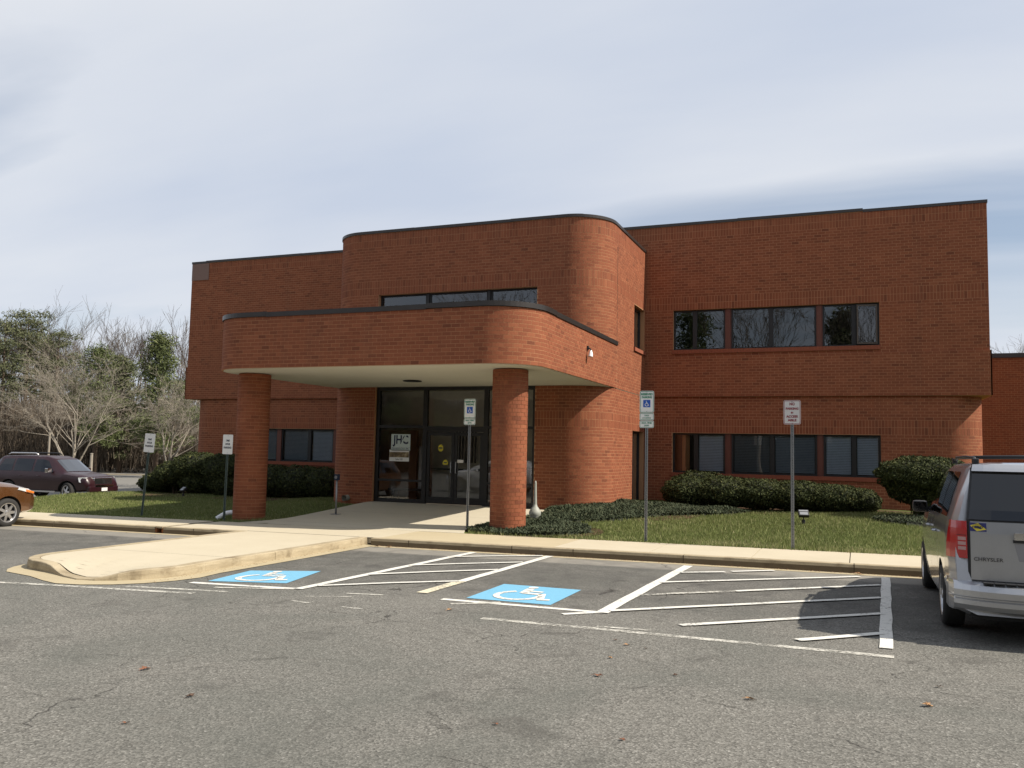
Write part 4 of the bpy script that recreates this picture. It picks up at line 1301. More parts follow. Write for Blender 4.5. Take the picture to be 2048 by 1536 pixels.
for a, b, mt in (((-2.70, 14.22), (-2.05, 14.62), 'white_paint'), ((-1.95, 14.72), (-1.33, 15.20), 'white_paint'), ((-2.77, 12.97), (0.0, 15.04), 'white_paint'), ((-2.77, 11.66), (-1.6, 12.62), 'white_paint_worn'), ((-1.6, 12.62), (0.30, 14.20), 'white_paint'), ((-2.82, 10.33), (0.28, 12.92), 'white_paint'), ((-1.86, 9.80), (0.26, 11.60), 'white_paint'), ((-0.60, 9.53), (0.22, 10.29), 'white_paint')):
    stripe([a, b], 0.11, mt, dz=0.016)
stripe([(0.24, 9.52), (0.39, 15.12)], 0.13, dz=0.011)
stripe([(-4.05, 9.26), (-2.4, 9.24), (0.30, 9.16)], 0.115, 'white_paint_worn')
stripe([(-2.7, 9.36), (-2.1, 9.40)], 0.07, 'white_paint_worn', dz=0.008)
for a, b in (((-6.75, 9.65), (-6.2, 9.9)), ((-6.7, 9.3), (-6.4, 9.25)), ((-5.9, 9.2), (-5.6, 9.18)), ((-6.4, 10.1), (-5.9, 10.2))):
    stripe([a, b], 0.06, 'white_paint_worn')
# blue accessible squares with the wheelchair figure
def blue_square(c00, c10, c11, c01):
    def uv(u, v):
        p = (Vector(c00) * (1 - u) * (1 - v) + Vector(c10) * u * (1 - v) + Vector(c11) * u * v + Vector(c01) * (1 - u) * v)
        return p
    m = MB(); N = 6
    for i in range(N):
        for j in range(N):
            q = [uv(i / N, j / N), uv((i + 1) / N, j / N), uv((i + 1) / N, (j + 1) / N), uv(i / N, (j + 1) / N)]
            m.quad(*[(p.x, p.y, zr(p.x) + 0.005) for p in q])
    sq = m.build('accessible_square', MAT['blue_paint'], marks)
    s = MB()
    def band(pts, w):
        P = [Vector(p) for p in pts]; rows = []
        for i, p in enumerate(P):
            d = P[min(i + 1, len(P) - 1)] - P[max(0, i - 1)]; d.normalize(); nn = Vector((-d.y, d.x)) * w / 2
            rows.append((p + nn, p - nn))
        for k, (r0, r1) in enumerate(zip(rows, rows[1:])):
            q = [uv(*r0[1]), uv(*r1[1]), uv(*r1[0]), uv(*r0[0])]
            s.quad(*[(x.x, x.y, zr(x.x) + 0.011) for x in q])
    band([(0.47 + 0.25 * math.cos(R(a)), 0.36 + 0.25 * math.sin(R(a))) for a in range(118, 372, 14)], 0.075)
    band([(0.44, 0.80), (0.47, 0.50)], 0.10); band([(0.46, 0.52), (0.70, 0.50)], 0.085); band([(0.455, 0.66), (0.66, 0.64)], 0.065)
    band([(0.69, 0.54), (0.79, 0.22)], 0.085); band([(0.76, 0.20), (0.90, 0.23)], 0.075)
    c = [(0.44 + 0.062 * math.cos(R(a)), 0.885 + 0.062 * math.sin(R(a))) for a in range(0, 360, 30)]
    P = [uv(*p) for p in c]
    s.add([(p.x, p.y, zr(p.x) + 0.011) for p in P], [tuple(range(len(P)))])
    s.build('wheelchair_symbol', MAT['white_paint'], sq)
blue_square((-8.80, 10.16), (-7.66, 10.48), (-7.96, 11.78), (-8.98, 11.34))
blue_square((-4.80, 10.46), (-3.62, 10.44), (-3.63, 11.78), (-4.82, 11.82))

# grit, needles and leaf crumbs gathered along the gutter and the walk edge
rg = np.random.default_rng(91); n = 2600
gx = rg.uniform(-9.0, 6.0, n); edge_ = rg.random(n) < 0.72
gy = np.where(edge_, YK0 - np.abs(rg.normal(0, 0.06, n)) - 0.004, YW1 - np.abs(rg.normal(0, 0.05, n)))
isx = rg.random(n) < 0.12
gx = np.where(isx & edge_, XR_ + np.abs(rg.normal(0, 0.10, n)), gx); gy = np.where(isx & edge_, rg.uniform(9.6, 15.4, n), gy)
gzv = np.where(edge_, 0.0095 * (gx - 1) + 0.012, 0.0095 * (gx - 1) + 0.151)
a = rg.uniform(0, 6.28, n); r = rg.uniform(0.004, 0.015, n)
V = np.empty((n, 3, 3))
for k in range(3):
    V[:, k] = np.c_[gx + np.cos(a + k * 2.1) * r, gy + np.sin(a + k * 2.1) * r * 0.6, gzv + (0.006 if k == 2 else 0.0)]
tag(np_mesh('gutter_debris', V.reshape(-1, 3), np.arange(3 * n).reshape(-1, 3), MAT['brown_leaf'], None, rg.random(n)), kind='stuff')

# ================================================================== SIGNS AND SMALL THINGS
_dg = None
def text_mesh(body, size, name, mat, parent, loc, rot=(R(90), 0, 0), width=None, extrude=0.0006, bold=0.0):
    cu = bpy.data.curves.new(name, 'FONT'); cu.body = body; cu.size = size; cu.align_x = 'CENTER'; cu.align_y = 'CENTER'
    cu.extrude = extrude; cu.offset = bold; cu.resolution_u = 3; cu.space_line = 0.9
    tmp = bpy.data.objects.new('tmp_text', cu); COL.objects.link(tmp)
    bpy.context.view_layer.update()
    dg = bpy.context.evaluated_depsgraph_get()
    me = bpy.data.meshes.new_from_object(tmp.evaluated_get(dg))
    bpy.data.objects.remove(tmp); bpy.data.curves.remove(cu)
    me.name = name
    if width:
        xs = [v.co.x for v in me.vertices]; w = max(xs) - min(xs)
        for v in me.vertices: v.co.x *= width / w
    me.materials.clear(); me.materials.append(mat)
    o = bpy.data.objects.new(name, me); link(o, parent)
    o.location = loc; o.rotation_euler = rot
    return o

def rr(w, h, r, n=5):
    pts = []
    for cx, cy, a0 in ((w / 2 - r, h / 2 - r, 0), (-w / 2 + r, h / 2 - r, 90), (-w / 2 + r, -h / 2 + r, 180), (w / 2 - r, -h / 2 + r, 270)):
        for k in range(n + 1):
            a = R(a0 + 90 * k / n); pts.append((cx + r * math.cos(a), cy + r * math.sin(a)))
    return pts
def plate(w, h, z, r=0.035, mat='sign_white', name='sign_panel', parent=None, y=0.0, border=None, t=0.003):
    m = MB(); P = rr(w, h, r); n = len(P)
    m.add([(x, y, z + q) for x, q in P] + [(x, y + t, z + q) for x, q in P],
          [tuple(range(n)), tuple(range(2 * n - 1, n - 1, -1))] + [(i, n + i, n + (i + 1) % n, (i + 1) % n) for i in range(n)])
    o = m.build(name, MAT[mat], parent, fix=True)
    if border:
        A = rr(w - 0.016, h - 0.016, r - 0.008); B = rr(w - 0.016 - 2 * border[1], h - 0.016 - 2 * border[1], max(0.006, r - 0.008 - border[1]))
        b = MB()
        for i in range(n):
            j = (i + 1) % n
            b.quad((A[i][0], y - 0.0012, z + A[i][1]), (B[i][0], y - 0.0012, z + B[i][1]), (B[j][0], y - 0.0012, z + B[j][1]), (A[j][0], y - 0.0012, z + A[j][1]))
        b.build('border', MAT[border[0]], o)
    return o
def upost(h, parent, mat):
    m = MB()      # hat-section post with punched holes read as a dark channel
    m.box(-0.030, -0.018, -0.004, 0.000, 0, h); m.box(0.018, 0.030, -0.004, 0.000, 0, h)
    m.box(-0.020, -0.016, 0.000, 0.028, 0, h); m.box(0.016, 0.020, 0.000, 0.028, 0, h); m.box(-0.016, 0.016, 0.024, 0.028, 0, h)
    o = m.build('post', MAT[mat], parent)
    b = MB(); n = int(h / 0.0508)
    for k in range(n):
        z = 0.03 + k * 0.0508
        if z < h - 0.02: b.box(-0.005, 0.005, 0.0225, 0.0238, z, z + 0.012)
    tag(b.build('bolt_hole', MAT['black'], o), kind='stuff')
    return o
def bolts(parent, zs, y=-0.004):
    for z in zs:
        b = MB(); b.tube([(0, y - 0.004, z), (0, y, z)], 0.008, 8); b.build('bolt', MAT['galv'], parent)
def wheelchair(parent, z, s, y):
    m = MB(); m.prism([(0, 0)] * 0 or [(-s / 2, -s / 2), (s / 2, -s / 2), (s / 2, s / 2), (-s / 2, s / 2)], 0, 0.001)
    m.v = [(a, y - c, z + b) for a, b, c in m.v]
    sq = m.build('blue_panel', MAT['sign_blue'], parent, fix=True)
    w = MB(); yy = y - 0.0025
    def band(pts, wd):
        P = [Vector(p) for p in pts]; rows = []
        for i, p in enumerate(P):
            d = P[min(i + 1, len(P) - 1)] - P[max(0, i - 1)]; d.normalize(); nn = Vector((-d.y, d.x)) * wd / 2
            rows.append((p + nn, p - nn))
        for r0, r1 in zip(rows, rows[1:]):
            w.quad(*[((q.x - 0.5) * s, yy, z + (q.y - 0.5) * s) for q in (r0[1], r1[1], r1[0], r0[0])])
    band([(0.47 + 0.21 * math.cos(R(a)), 0.36 + 0.21 * math.sin(R(a))) for a in range(118, 372, 16)], 0.075)
    band([(0.45, 0.74), (0.48, 0.48)], 0.09); band([(0.47, 0.49), (0.66, 0.48)], 0.075); band([(0.465, 0.62), (0.62, 0.61)], 0.06)
    band([(0.65, 0.50), (0.75, 0.22)], 0.075); band([(0.73, 0.21), (0.84, 0.25)], 0.06)
    c = [((0.44 + 0.055 * math.cos(R(a)) - 0.5) * s, yy, z + (0.82 + 0.055 * math.sin(R(a)) - 0.5) * s) for a in range(0, 360, 36)]
    w.add(c, [tuple(range(len(c)))])
    w.build('wheelchair_symbol', MAT['sign_white'], sq)
def reserved(x, y, zb, ztop, label, van, rz=0.0, lean=0.0, mat='galv'):
    t = thing('parking_sign', label, 'sign', (x, y, zb), rz, 'signs on posts beside the sidewalk')
    t.rotation_euler = (0, lean, rz)
    H = ztop - zb
    upost(H - 0.03, t, mat)
    y0 = -0.008
    p = plate(0.305, 0.457, H - 0.2285, 0.035, 'sign_white', 'sign_panel', t, y0, ('sign_green', 0.011))
    text_mesh('RESERVED', 0.060, 'lettering', MAT['sign_green'], p, (0, y0 - 0.002, H - 0.072), width=0.245, bold=0.0028)
    text_mesh('PARKING', 0.060, 'lettering', MAT['sign_green'], p, (0, y0 - 0.002, H - 0.135), width=0.215, bold=0.0028)
    wheelchair(p, H - 0.265, 0.152, y0 - 0.0012)
    bolts(p, (H - 0.025, H - 0.432), y0)
    z = H - 0.457
    if van:
        q = plate(0.305, 0.15, z - 0.08, 0.03, 'sign_white', 'sign_panel', t, y0, ('sign_green', 0.009))
        text_mesh('VAN', 0.052, 'lettering', MAT['sign_green'], q, (0, y0 - 0.002, z - 0.058), width=0.10, bold=0.001)
        text_mesh('ACCESSIBLE', 0.032, 'lettering', MAT['sign_green'], q, (0, y0 - 0.002, z - 0.107), width=0.19, bold=0.001)
        z -= 0.157
    q = plate(0.305, 0.15, z - 0.08, 0.03, 'sign_white', 'sign_panel', t, y0, ('sign_green', 0.009))
    text_mesh('MAX. FINE', 0.043, 'lettering', MAT['sign_green'], q, (0, y0 - 0.002, z - 0.055), width=0.215, bold=0.002)
    text_mesh('$500', 0.045, 'lettering', MAT['sign_green'], q, (0, y0 - 0.002, z - 0.107), width=0.10, bold=0.001)
    return t
reserved(-4.06, 17.60, zw(-4) - 0.02, 3.20, 'reserved parking sign with van accessible plate on steel post before the tower side', True, R(-3))
reserved(-8.44, 18.35, zw(-8.4) - 0.02, 3.10, 'reserved parking sign with one fine plate in front of the glass doors', False, R(-3))
t = thing('parking_sign', 'red lettered no parking in access aisle sign on post at the right lawn', 'sign', (-1.18, 17.52, zw(-1) - 0.02), R(-2), 'signs on posts beside the sidewalk')
Hn = 2.97 - zw(-1) + 0.04
upost(Hn - 0.03, t, 'galv')
p = plate(0.32, 0.47, Hn - 0.235, 0.035, 'sign_grey', 'sign_panel', t, -0.008, ('sign_red', 0.010))
for s_, z_, w_, h_ in (('NO', 0.075, 0.095, 0.075), ('PARKING', 0.165, 0.235, 0.058), ('IN', 0.243, 0.042, 0.040), ('ACCESS', 0.318, 0.215, 0.060), ('AISLE', 0.390, 0.165, 0.060)):
    text_mesh(s_, h_, 'lettering', MAT['sign_red'], p, (0, -0.010, Hn - z_), width=w_, bold=0.0026)
bolts(p, (Hn - 0.028, Hn - 0.445), -0.008)
def one_hour(x, y, ztop, label, lean, rz=0.0):
    zb = zl(x, y) - 0.03
    t = thing('parking_sign', label, 'sign', (x, y, zb), rz, 'signs on posts beside the sidewalk')
    t.rotation_euler = (0, lean, rz)
    H = ztop - zb
    upost(H - 0.03, t, 'green_post')
    p = plate(0.285, 0.50, H - 0.25, 0.02, 'sign_white', 'sign_panel', t, -0.008)
    for s_, z_, w_ in (('ONE', 0.155, 0.10), ('HOUR', 0.245, 0.135), ('PARKING', 0.335, 0.22)):
        text_mesh(s_, 0.066, 'lettering', MAT['ink'], p, (0, -0.010, H - z_), width=w_, bold=0.0028)
    bolts(p, (H - 0.03, H - 0.47), -0.008)
one_hour(-17.74, 17.81, 2.17, 'leaning one hour parking sign standing in the open left lawn', R(3.4), R(18))
one_hour(-15.02, 17.82, 2.17, 'upright one hour parking sign just left of the left brick column', R(0.5), R(8))

# ---- push-button post
zb = zp(-12.92, 19.71)
t = thing('door_opener_post', 'slim steel post with dark blue push button box on the plaza', 'push button post', (-12.92, 19.71, zb))
m = MB(); m.tube([(0, 0, 0), (0, 0, 0.93)], 0.024, 12); m.build('post', MAT['galv'], t, smooth=True)
m = MB(); m.prism(rr(0.22, 0.22, 0.03), 0, 0.012); m.build('base_plate', MAT['galv'], t)
m = MB(); m.box(-0.062, 0.062, -0.055, 0.045, 0.90, 1.06); bx_ = m.build('button_box', simple('navy_box', (0.012, 0.02, 0.045), 0.45), t, bevel=0.008)
m = MB(); m.lathe([(0.0, 0.0), (0.042, 0.0), (0.042, -0.008)], (0, 0, 0), 16); 
m.v = [(a, -0.057 + c, 0.98 + b) for a, b, c in m.v]; m.build('push_button', MAT['galv'], bx_)

# ---- ash receptacle
t = thing('ash_receptacle', 'grey plastic cigarette receptacle with tall thin neck behind right column', 'ashtray', (-7.36, 19.95, zl(-7.3, 19.95)))
m = MB(); m.lathe([(0.0, 0.0), (0.125, 0.0), (0.13, 0.02), (0.118, 0.16), (0.138, 0.19), (0.15, 0.24), (0.14, 0.29), (0.095, 0.36), (0.058, 0.41), (0.046, 0.46)], n=24); m.build('base', MAT['grey_plastic'], t, smooth=True)
m = MB(); m.lathe([(0.045, 0.46), (0.036, 0.70), (0.027, 0.98), (0.020, 1.02), (0.0, 1.03)], n=20); m.build('neck', MAT['grey_plastic'], t, smooth=True)

# ---- drain pipes
t = thing('downspout_elbow', 'white plastic drain elbow lying at the foot of left column', 'drain pipe', (-15.22, 18.12, zl(-15.2, 18.1)))
m = MB(); m.tube([(0.28, 0.12, 0.16), (0.12, 0.05, 0.19), (0.0, 0.0, 0.165), (-0.16, -0.07, 0.06), (-0.20, -0.09, 0.03)], [0.062, 0.062, 0.06, 0.058, 0.058], 14, caps=False); m.build('pipe', MAT['white_plastic'], t, smooth=True)
m = MB(); m.tube([(0.29, 0.125, 0.155), (0.22, 0.092, 0.175)], 0.071, 14); m.build('collar', MAT['white_plastic'], t)
t = thing('vent_pipe', 'round pipe end sticking out low on the left corner of tower', 'pipe', (-14.68, 22.94, 0.36))
m = MB(); m.tube([(0.06, 0.3, 0.03), (0, 0, 0), (-0.02, -0.10, 0)], [0.085, 0.085, 0.085], 18, caps=False); m.build('pipe', MAT['grey_plastic'], t, smooth=True)
m = MB(); m.tube([(-0.018, -0.09, 0), (-0.022, -0.108, 0)], 0.094, 18, caps=False); m.build('rim', MAT['galv'], t)

# ---- lawn floodlights
def flood(x, y, label, rz, z=None):
    zb = zl(x, y) if z is None else z
    t = thing('lawn_floodlight', label, 'floodlight', (x, y, zb), rz, 'floodlights staked in the lawns')
    t.scale = (0.86, 0.86, 0.86)
    m = MB(); m.tube([(0, 0, -0.05), (0, 0, 0.13)], 0.05, 12); m.tube([(0, 0, 0.12), (0, 0, 0.22)], 0.018, 8); m.build('stake', MAT['black'], t)
    m = MB()
    c, s = math.cos(R(42)), math.sin(R(42))
    def T(a, b, d): return (a, b * c - d * s, 0.30 + b * s + d * c)
    vs = [T(a, b, d) for d in (-0.05, 0.05) for (a, b) in ((-0.14, -0.11), (0.14, -0.11), (0.14, 0.11), (-0.14, 0.11))]
    m.add(vs, [(0, 3, 2, 1), (4, 5, 6, 7), (0, 1, 5, 4), (1, 2, 6, 5), (2, 3, 7, 6), (3, 0, 4, 7)])
    h = m.build('housing', MAT['black'], t, bevel=0.008)
    m = MB(); m.quad(T(-0.11, -0.09, 0.054), T(0.11, -0.09, 0.054), T(0.11, 0.01, 0.054), T(-0.11, 0.01, 0.054)); m.build('lens', MAT['galv'], h)
    m = MB(); m.quad(T(-0.12, 0.04, 0.054), T(0.12, 0.04, 0.054), T(0.12, 0.09, 0.054), T(-0.12, 0.09, 0.054)); m.build('trim', MAT['galv'], h)
flood(-1.25, 22.3, 'black floodlight staked in the sunny right lawn before the long hedge', R(15))
flood(-22.6, 24.6, 'black floodlight staked in the shaded left lawn before dark shrubs', R(-20))

# ---- notices on the glass
yg = YT + 0.135
def notice(name, label, cx, cz, w, h, mat, cat='notice'):
    t = thing(name, label, cat, (cx, yg, cz))
    m = MB(); m.box(-w / 2, w / 2, -0.004, 0.0, -h / 2, h / 2); m.build('sheet', mat, t)
    return t
pale = simple('pale_sheet', (0.52, 0.60, 0.58), 0.6, var=0.04)
navy = simple('navy_ink', (0.012, 0.02, 0.06), 0.5)
t = notice('company_sign', 'white company sign with large navy JHC letters on left entrance glass', -12.93, 2.10, 0.66, 0.50, pale, 'sign')
text_mesh('JHC', 0.36, 'lettering', navy, t, (0.01, -0.006, 0.07), width=0.54, bold=0.010)
m = MB(); m.quad((-0.02, -0.0085, -0.09), (0.03, -0.0085, -0.09), (0.20, -0.0085, 0.22), (0.15, -0.0085, 0.22)); m.build('slash', pale, t)
text_mesh('TECHNOLOGY INC', 0.075, 'lettering', navy, t, (0, -0.006, -0.185), width=0.60)
t = notice('suite_sign', 'white framed suite sign with brown picture strip below the company sign', -12.97, 1.70, 0.68, 0.35, MAT['sign_white'], 'sign')
m = MB(); m.box(-0.335, 0.335, -0.008, -0.005, -0.055, 0.105)
pic = NT('picture_strip'); nn_ = pic.noise(pic.obj(), 7, 5); pic.set(pic.ramp(nn_, [(0.3, (0.03, 0.025, 0.015)), (0.5, (0.16, 0.11, 0.05)), (0.7, (0.42, 0.34, 0.20))]), 0.6)
m.build('picture', pic.m, t)
text_mesh('Suite 100', 0.075, 'lettering', MAT['ink'], t, (0, -0.007, -0.115), width=0.24)
yel = simple('yellow_sticker', (0.55, 0.47, 0.03), 0.6)
t = thing('door_sticker', 'round yellow sticker at eye level on the left entrance door', 'sticker', (-11.57, YT + 0.135, 1.95), 0, 'yellow stickers on the glass doors')
m = MB(); c = [(0.085 * math.cos(a), 0.0, 0.105 * math.sin(a)) for a in np.linspace(0, 2 * math.pi, 21)[:-1]]; m.add(c, [tuple(range(20))]); s_ = m.build('disc', yel, t)
m = MB(); m.box(-0.06, 0.06, -0.003, -0.001, -0.02, 0.02); m.build('print', MAT['ink'], s_)
t = thing('door_sticker', 'lower yellow house shaped sticker near the left door handle', 'sticker', (-11.40, YT + 0.135, 1.53), 0, 'yellow stickers on the glass doors')
m = MB(); m.add([(-0.08, 0, -0.07), (0.08, 0, -0.07), (0.09, 0, 0.0), (0.03, 0, 0.075), (-0.03, 0, 0.075), (-0.09, 0, 0.0)], [(0, 1, 2, 3, 4, 5)]); s_ = m.build('disc', yel, t)
m = MB(); m.box(-0.05, 0.05, -0.003, -0.001, -0.02, 0.01); m.build('print', MAT['ink'], s_)
t = notice('door_notice', 'small white paper label on the right entrance door', -10.93, 1.57, 0.24, 0.09, MAT['sign_white'])

# ---- fallen leaves
def leaf_mesh(k):
    rg = random.Random(k)
    m = MB(); pts = []
    lob = 9
    for i in range(lob * 2):
        a = math.pi * 2 * i / (lob * 2)
        r = (0.055 if i % 2 else 0.026) * rg.uniform(0.8, 1.2) * (1.25 if abs(math.cos(a)) > 0.8 else 0.85)
        pts.append((r * math.cos(a), r * math.sin(a), 0.004 + 0.018 * abs(math.sin(a * 1.0 + k)) + rg.uniform(0, 0.008)))
    m.add([(0, 0, 0.008)] + pts, [(0, i + 1, (i + 1) % len(pts) + 1) for i in range(len(pts))])
    m.tube([(0.05, 0, 0.008), (0.09, 0.01, 0.004)], 0.002, 4)
    return m
leafmats = [simple('leaf_rust', (0.20, 0.085, 0.045), 0.8), simple('leaf_tan', (0.36, 0.21, 0.10), 0.8), simple('leaf_dark', (0.10, 0.06, 0.04), 0.8)]
import itertools
def px_ground(x, y):
    d = Vector(((x - 1024) / 1720.3, -(y - 768) / 1720.3, -1.0))
    w = cam.matrix_world.to_3x3() @ d
    t = (-0.0095 - 1.87) / (w.z - 0.0095 * w.x)
    return (w.x * t, w.y * t)
leafs = [(290, 1340, 0, 1.0, 'rust coloured curled leaf alone on the asphalt at lower left'), (380, 1394, 2, 0.8, 'dull brown leaf on the asphalt just right of the rust one'),
         (252, 1448, 0, 0.55, 'tiny rust leaf lowest on the left of the asphalt'), (900, 1221, 1, 0.9, 'tan leaf between the two groups of stall lines'),
         (1196, 1353, 0, 0.9, 'reddish leaf in the middle of the open asphalt'), (1351, 1352, 2, 0.6, 'small dark leaf right of the reddish middle leaf'),
         (1500, 1400, 1, 0.85, 'tan leaf lying in front of the hatched access aisle'), (1854, 1413, 1, 1.05, 'large tan oak leaf at lower right of the asphalt'),
         (1877, 1375, 2, 0.6, 'small dark leaf above the large tan oak leaf'), (1254, 1291, 1, 0.7, 'orange tan leaf close under the long worn line'),
         (1220, 1317, 1, 0.55, 'pale small leaf below the long worn line'), (1230, 1281, 2, 0.5, 'dark speck of leaf touching the long worn line'),
         (1291, 1298, 2, 0.5, 'dark small leaf right of the orange tan leaf'), (991, 1450, 0, 0.5, 'small red leaf at the bottom middle of the asphalt'),
         (1244, 1481, 0, 0.5, 'small rust leaf at the very bottom edge of the asphalt')]
for i, (x, y, mi, s, lab) in enumerate(leafs):
    gx, gy = px_ground(x, y)
    o = leaf_mesh(i).build('fallen_leaf', leafmats[mi])
    o.location = (gx, gy, zr(gx) + 0.004); o.rotation_euler = (R(random.uniform(-12, 12)), R(random.uniform(-12, 12)), random.uniform(0, 6)); o.scale = (s * 0.85,) * 3
    tag(o, lab, 'leaf', 'dead leaves on the asphalt')
for (gx, gy, lab) in ((-9.0, 15.30, 'pale dry leaf in the gutter corner by the island'), (-8.75, 15.33, 'reddish dry leaf in the gutter beside the pale one'), (-0.02, 15.36, 'dry tan leaf in the gutter near the right hand stall line')):
    o = leaf_mesh(int(gx * 10)).build('fallen_leaf', leafmats[1]); o.location = (gx, gy, zr(gx) + 0.01); o.rotation_euler = (0.2, 0.1, gx); tag(o, lab, 'leaf', 'dead leaves in the gutter')

# ================================================================== VEHICLES
def paint(name, col, rough=0.32, metal=0.55, coat=1.0, dust=0.2):
    t = NT(name)
    n = t.noise(t.obj(), 260, 1); d = t.noise(t.obj(), 2.5, 5, 0.6)
    c = t.mix(n, tuple(x * 0.86 for x in col), tuple(min(1, x * 1.12) for x in col))
    # road dust, heavier low on the body
    c = t.mix(t.ramp(d, [(0.45, 0.0), (0.8, dust)]), c, (0.22, 0.19, 0.15))
    m = t.set(c, t.math('ADD', t.math('MULTIPLY', d, 0.18), rough - 0.09), metal)
    t.b.inputs['Coat Weight'].default_value = coat; t.b.inputs['Coat Roughness'].default_value = 0.06
    return m
MAT['car_glass'] = mk_glass('car_glass', (0.05, 0.055, 0.06), 1.1)
MAT['car_glass_tint'] = mk_glass('car_glass_tint', (0.012, 0.012, 0.014), 0.55)
MAT['well'] = simple('wheel_well', (0.012, 0.012, 0.012), 0.95)
MAT['tail_red'] = simple('tail_red', (0.42, 0.010, 0.014), 0.14, 0.0, 0.6, var=0.1, coat=1.0)
MAT['tail_clear'] = simple('tail_clear', (0.46, 0.26, 0.25), 0.15, coat=1.0)
MAT['amber'] = simple('amber_lens', (0.75, 0.20, 0.02), 0.15, coat=1.0)
MAT['lamp_clear'] = simple('lamp_clear', (0.70, 0.72, 0.72), 0.12, 0.3, coat=1.0)

class CarBody:
    """spec rows: (y, zbottom, half width, belt z, top z, half width at the roof edge). y runs from the rear to the nose"""
    def __init__(self, rows, rear=None):
        self.r = np.array(rows, float); self.rear = rear
    def at(self, y):
        return [float(np.interp(y, self.r[:, 0], self.r[:, k])) for k in range(1, 6)]
    def section(self, y):
        zb, w, bz, tz, wt = self.at(y)
        h = bz - zb; u = max(0.02, tz - bz)
        return [(0.0, zb), (w * 0.80, zb), (w * 0.955, zb + 0.06), (w * 0.985, zb + h * 0.30), (w, zb + h * 0.58), (w * 0.995, zb + h * 0.80), (w * 0.965, bz),
                (w * 0.955 + (wt - w * 0.955) * 0.5 + 0.012, bz + u * 0.46), (wt, tz - min(0.085, u * 0.22)), (wt * 0.93, tz - min(0.035, u * 0.10)), (wt * 0.72, tz - min(0.010, u * 0.03)), (0.0, tz)]
    def side_pt(self, y, t, off=0.004):
        """t 0..1 from the belt line to just under the roof edge"""
        s = self.section(y); a, b, c = s[6], s[7], s[8]
        p = (a[0] + (b[0] - a[0]) * t / 0.5, a[1] + (b[1] - a[1]) * t / 0.5) if t < 0.5 else (b[0] + (c[0] - b[0]) * (t - 0.5) / 0.5, b[1] + (c[1] - b[1]) * (t - 0.5) / 0.5)
        return (p[0] + off, p[1])
    def low_x(self, y, z, off=0.004):
        s = self.section(y)[1:9]
        return float(np.interp(z, [p[1] for p in s], [p[0] for p in s])) + off
    def mesh(self, name, mat, parent, arches, n=46, arch_r=0.40):
        y0, y1 = self.r[0, 0], self.r[-1, 0]
        ys = sorted(set(np.linspace(y0, y1, n).tolist() + self.r[:, 0].tolist()))
        m = MB(); K = 12; ring = []
        for i, y in enumerate(ys):
            s = self.section(y)
            row = []
            for sgn in (1, -1):
                seq = s if sgn == 1 else s[-2:0:-1]
                for (x, z) in seq:
                    yy = y
                    if self.rear is not None and y < 0.6:
                        f = 1 - y / 0.6
                        yy = y + self.rear(z, abs(x)) * f
                    row.append((sgn * x, yy, z))
            ring.append(row)
        M = len(ring[0]); b = 0
        for row in ring: m.v.extend(row)
        for i in range(len(ys) - 1):
            for k in range(M):
                k2 = (k + 1) % M
                m.f.append((i * M + k, i * M + k2, (i + 1) * M + k2, (i + 1) * M + k)); m.mi.append(0)
        m.f.append(tuple(range(M - 1, -1, -1))); m.mi.append(0)
        L = (len(ys) - 1) * M; m.f.append(tuple(range(L, L + M))); m.mi.append(0)
        o = m.build(name, [mat, MAT['well']], parent, smooth=True, fix=True)
        cut = MB()
        for ya in arches:
            for sx in (-1, 1):
                w = self.at(ya)[1]
                cc = [(ya + arch_r * math.cos(a), self.wz + arch_r * math.sin(a)) for a in np.linspace(0, 2 * math.pi, 29)[:-1]]
                N = len(cc); xa, xb = sx * (w - 0.26), sx * (w + 0.2)
                vs = [(xa, p, q) for p, q in cc] + [(xb, p, q) for p, q in cc]
                cut.add(vs, [(i, (i + 1) % N, N + (i + 1) % N, N + i) for i in range(N)] + [tuple(range(N - 1, -1, -1)), tuple(range(N, 2 * N))], 0)
        co = cut.build('tmp_cut', [MAT['well']], None, fix=True)
        co.matrix_world = Matrix()
        bo = o.modifiers.new('arch', 'BOOLEAN'); bo.operation = 'DIFFERENCE'; bo.object = co; bo.solver = 'EXACT'
        try: bo.material_mode = 'TRANSFER'
        except Exception: pass
        par_ = o.parent; o.parent = None
        bpy.context.view_layer.update()
        dg = bpy.context.evaluated_depsgraph_get()
        me = bpy.data.meshes.new_from_object(o.evaluated_get(dg))
        o.modifiers.clear(); o.data = me; o.parent = par_
        bpy.data.objects.remove(co)
        try:
            me.set_sharp_from_angle(angle=R(38))
        except Exception:
            pass
        return o
def patch(body, pts, sx, name, mat, parent, off=0.005, n=8):
    """window on the flank: pts = polygon corners (y, t); built as a grid between the lower and the upper edge"""
    lo, hi = pts
    m = MB(); rows = []
    for i in range(n + 1):
        f = i / n; row = []
        ya, yb = lo[0] + (lo[1] - lo[0]) * f, hi[0] + (hi[1] - hi[0]) * f
        for k in range(5):
            t = lo[2] + (hi[2] - lo[2]) * k / 4; y = ya + (yb - ya) * k / 4
            x, z = body.side_pt(y, t, off); row.append((sx * x, y, z))
        rows.append(row)
    for r0, r1 in zip(rows, rows[1:]):
        for k in range(4):
            q = (r0[k], r1[k], r1[k + 1], r0[k + 1])
            m.quad(*(q if sx > 0 else q[::-1]))
    return m.build(name, mat, parent, smooth=True)
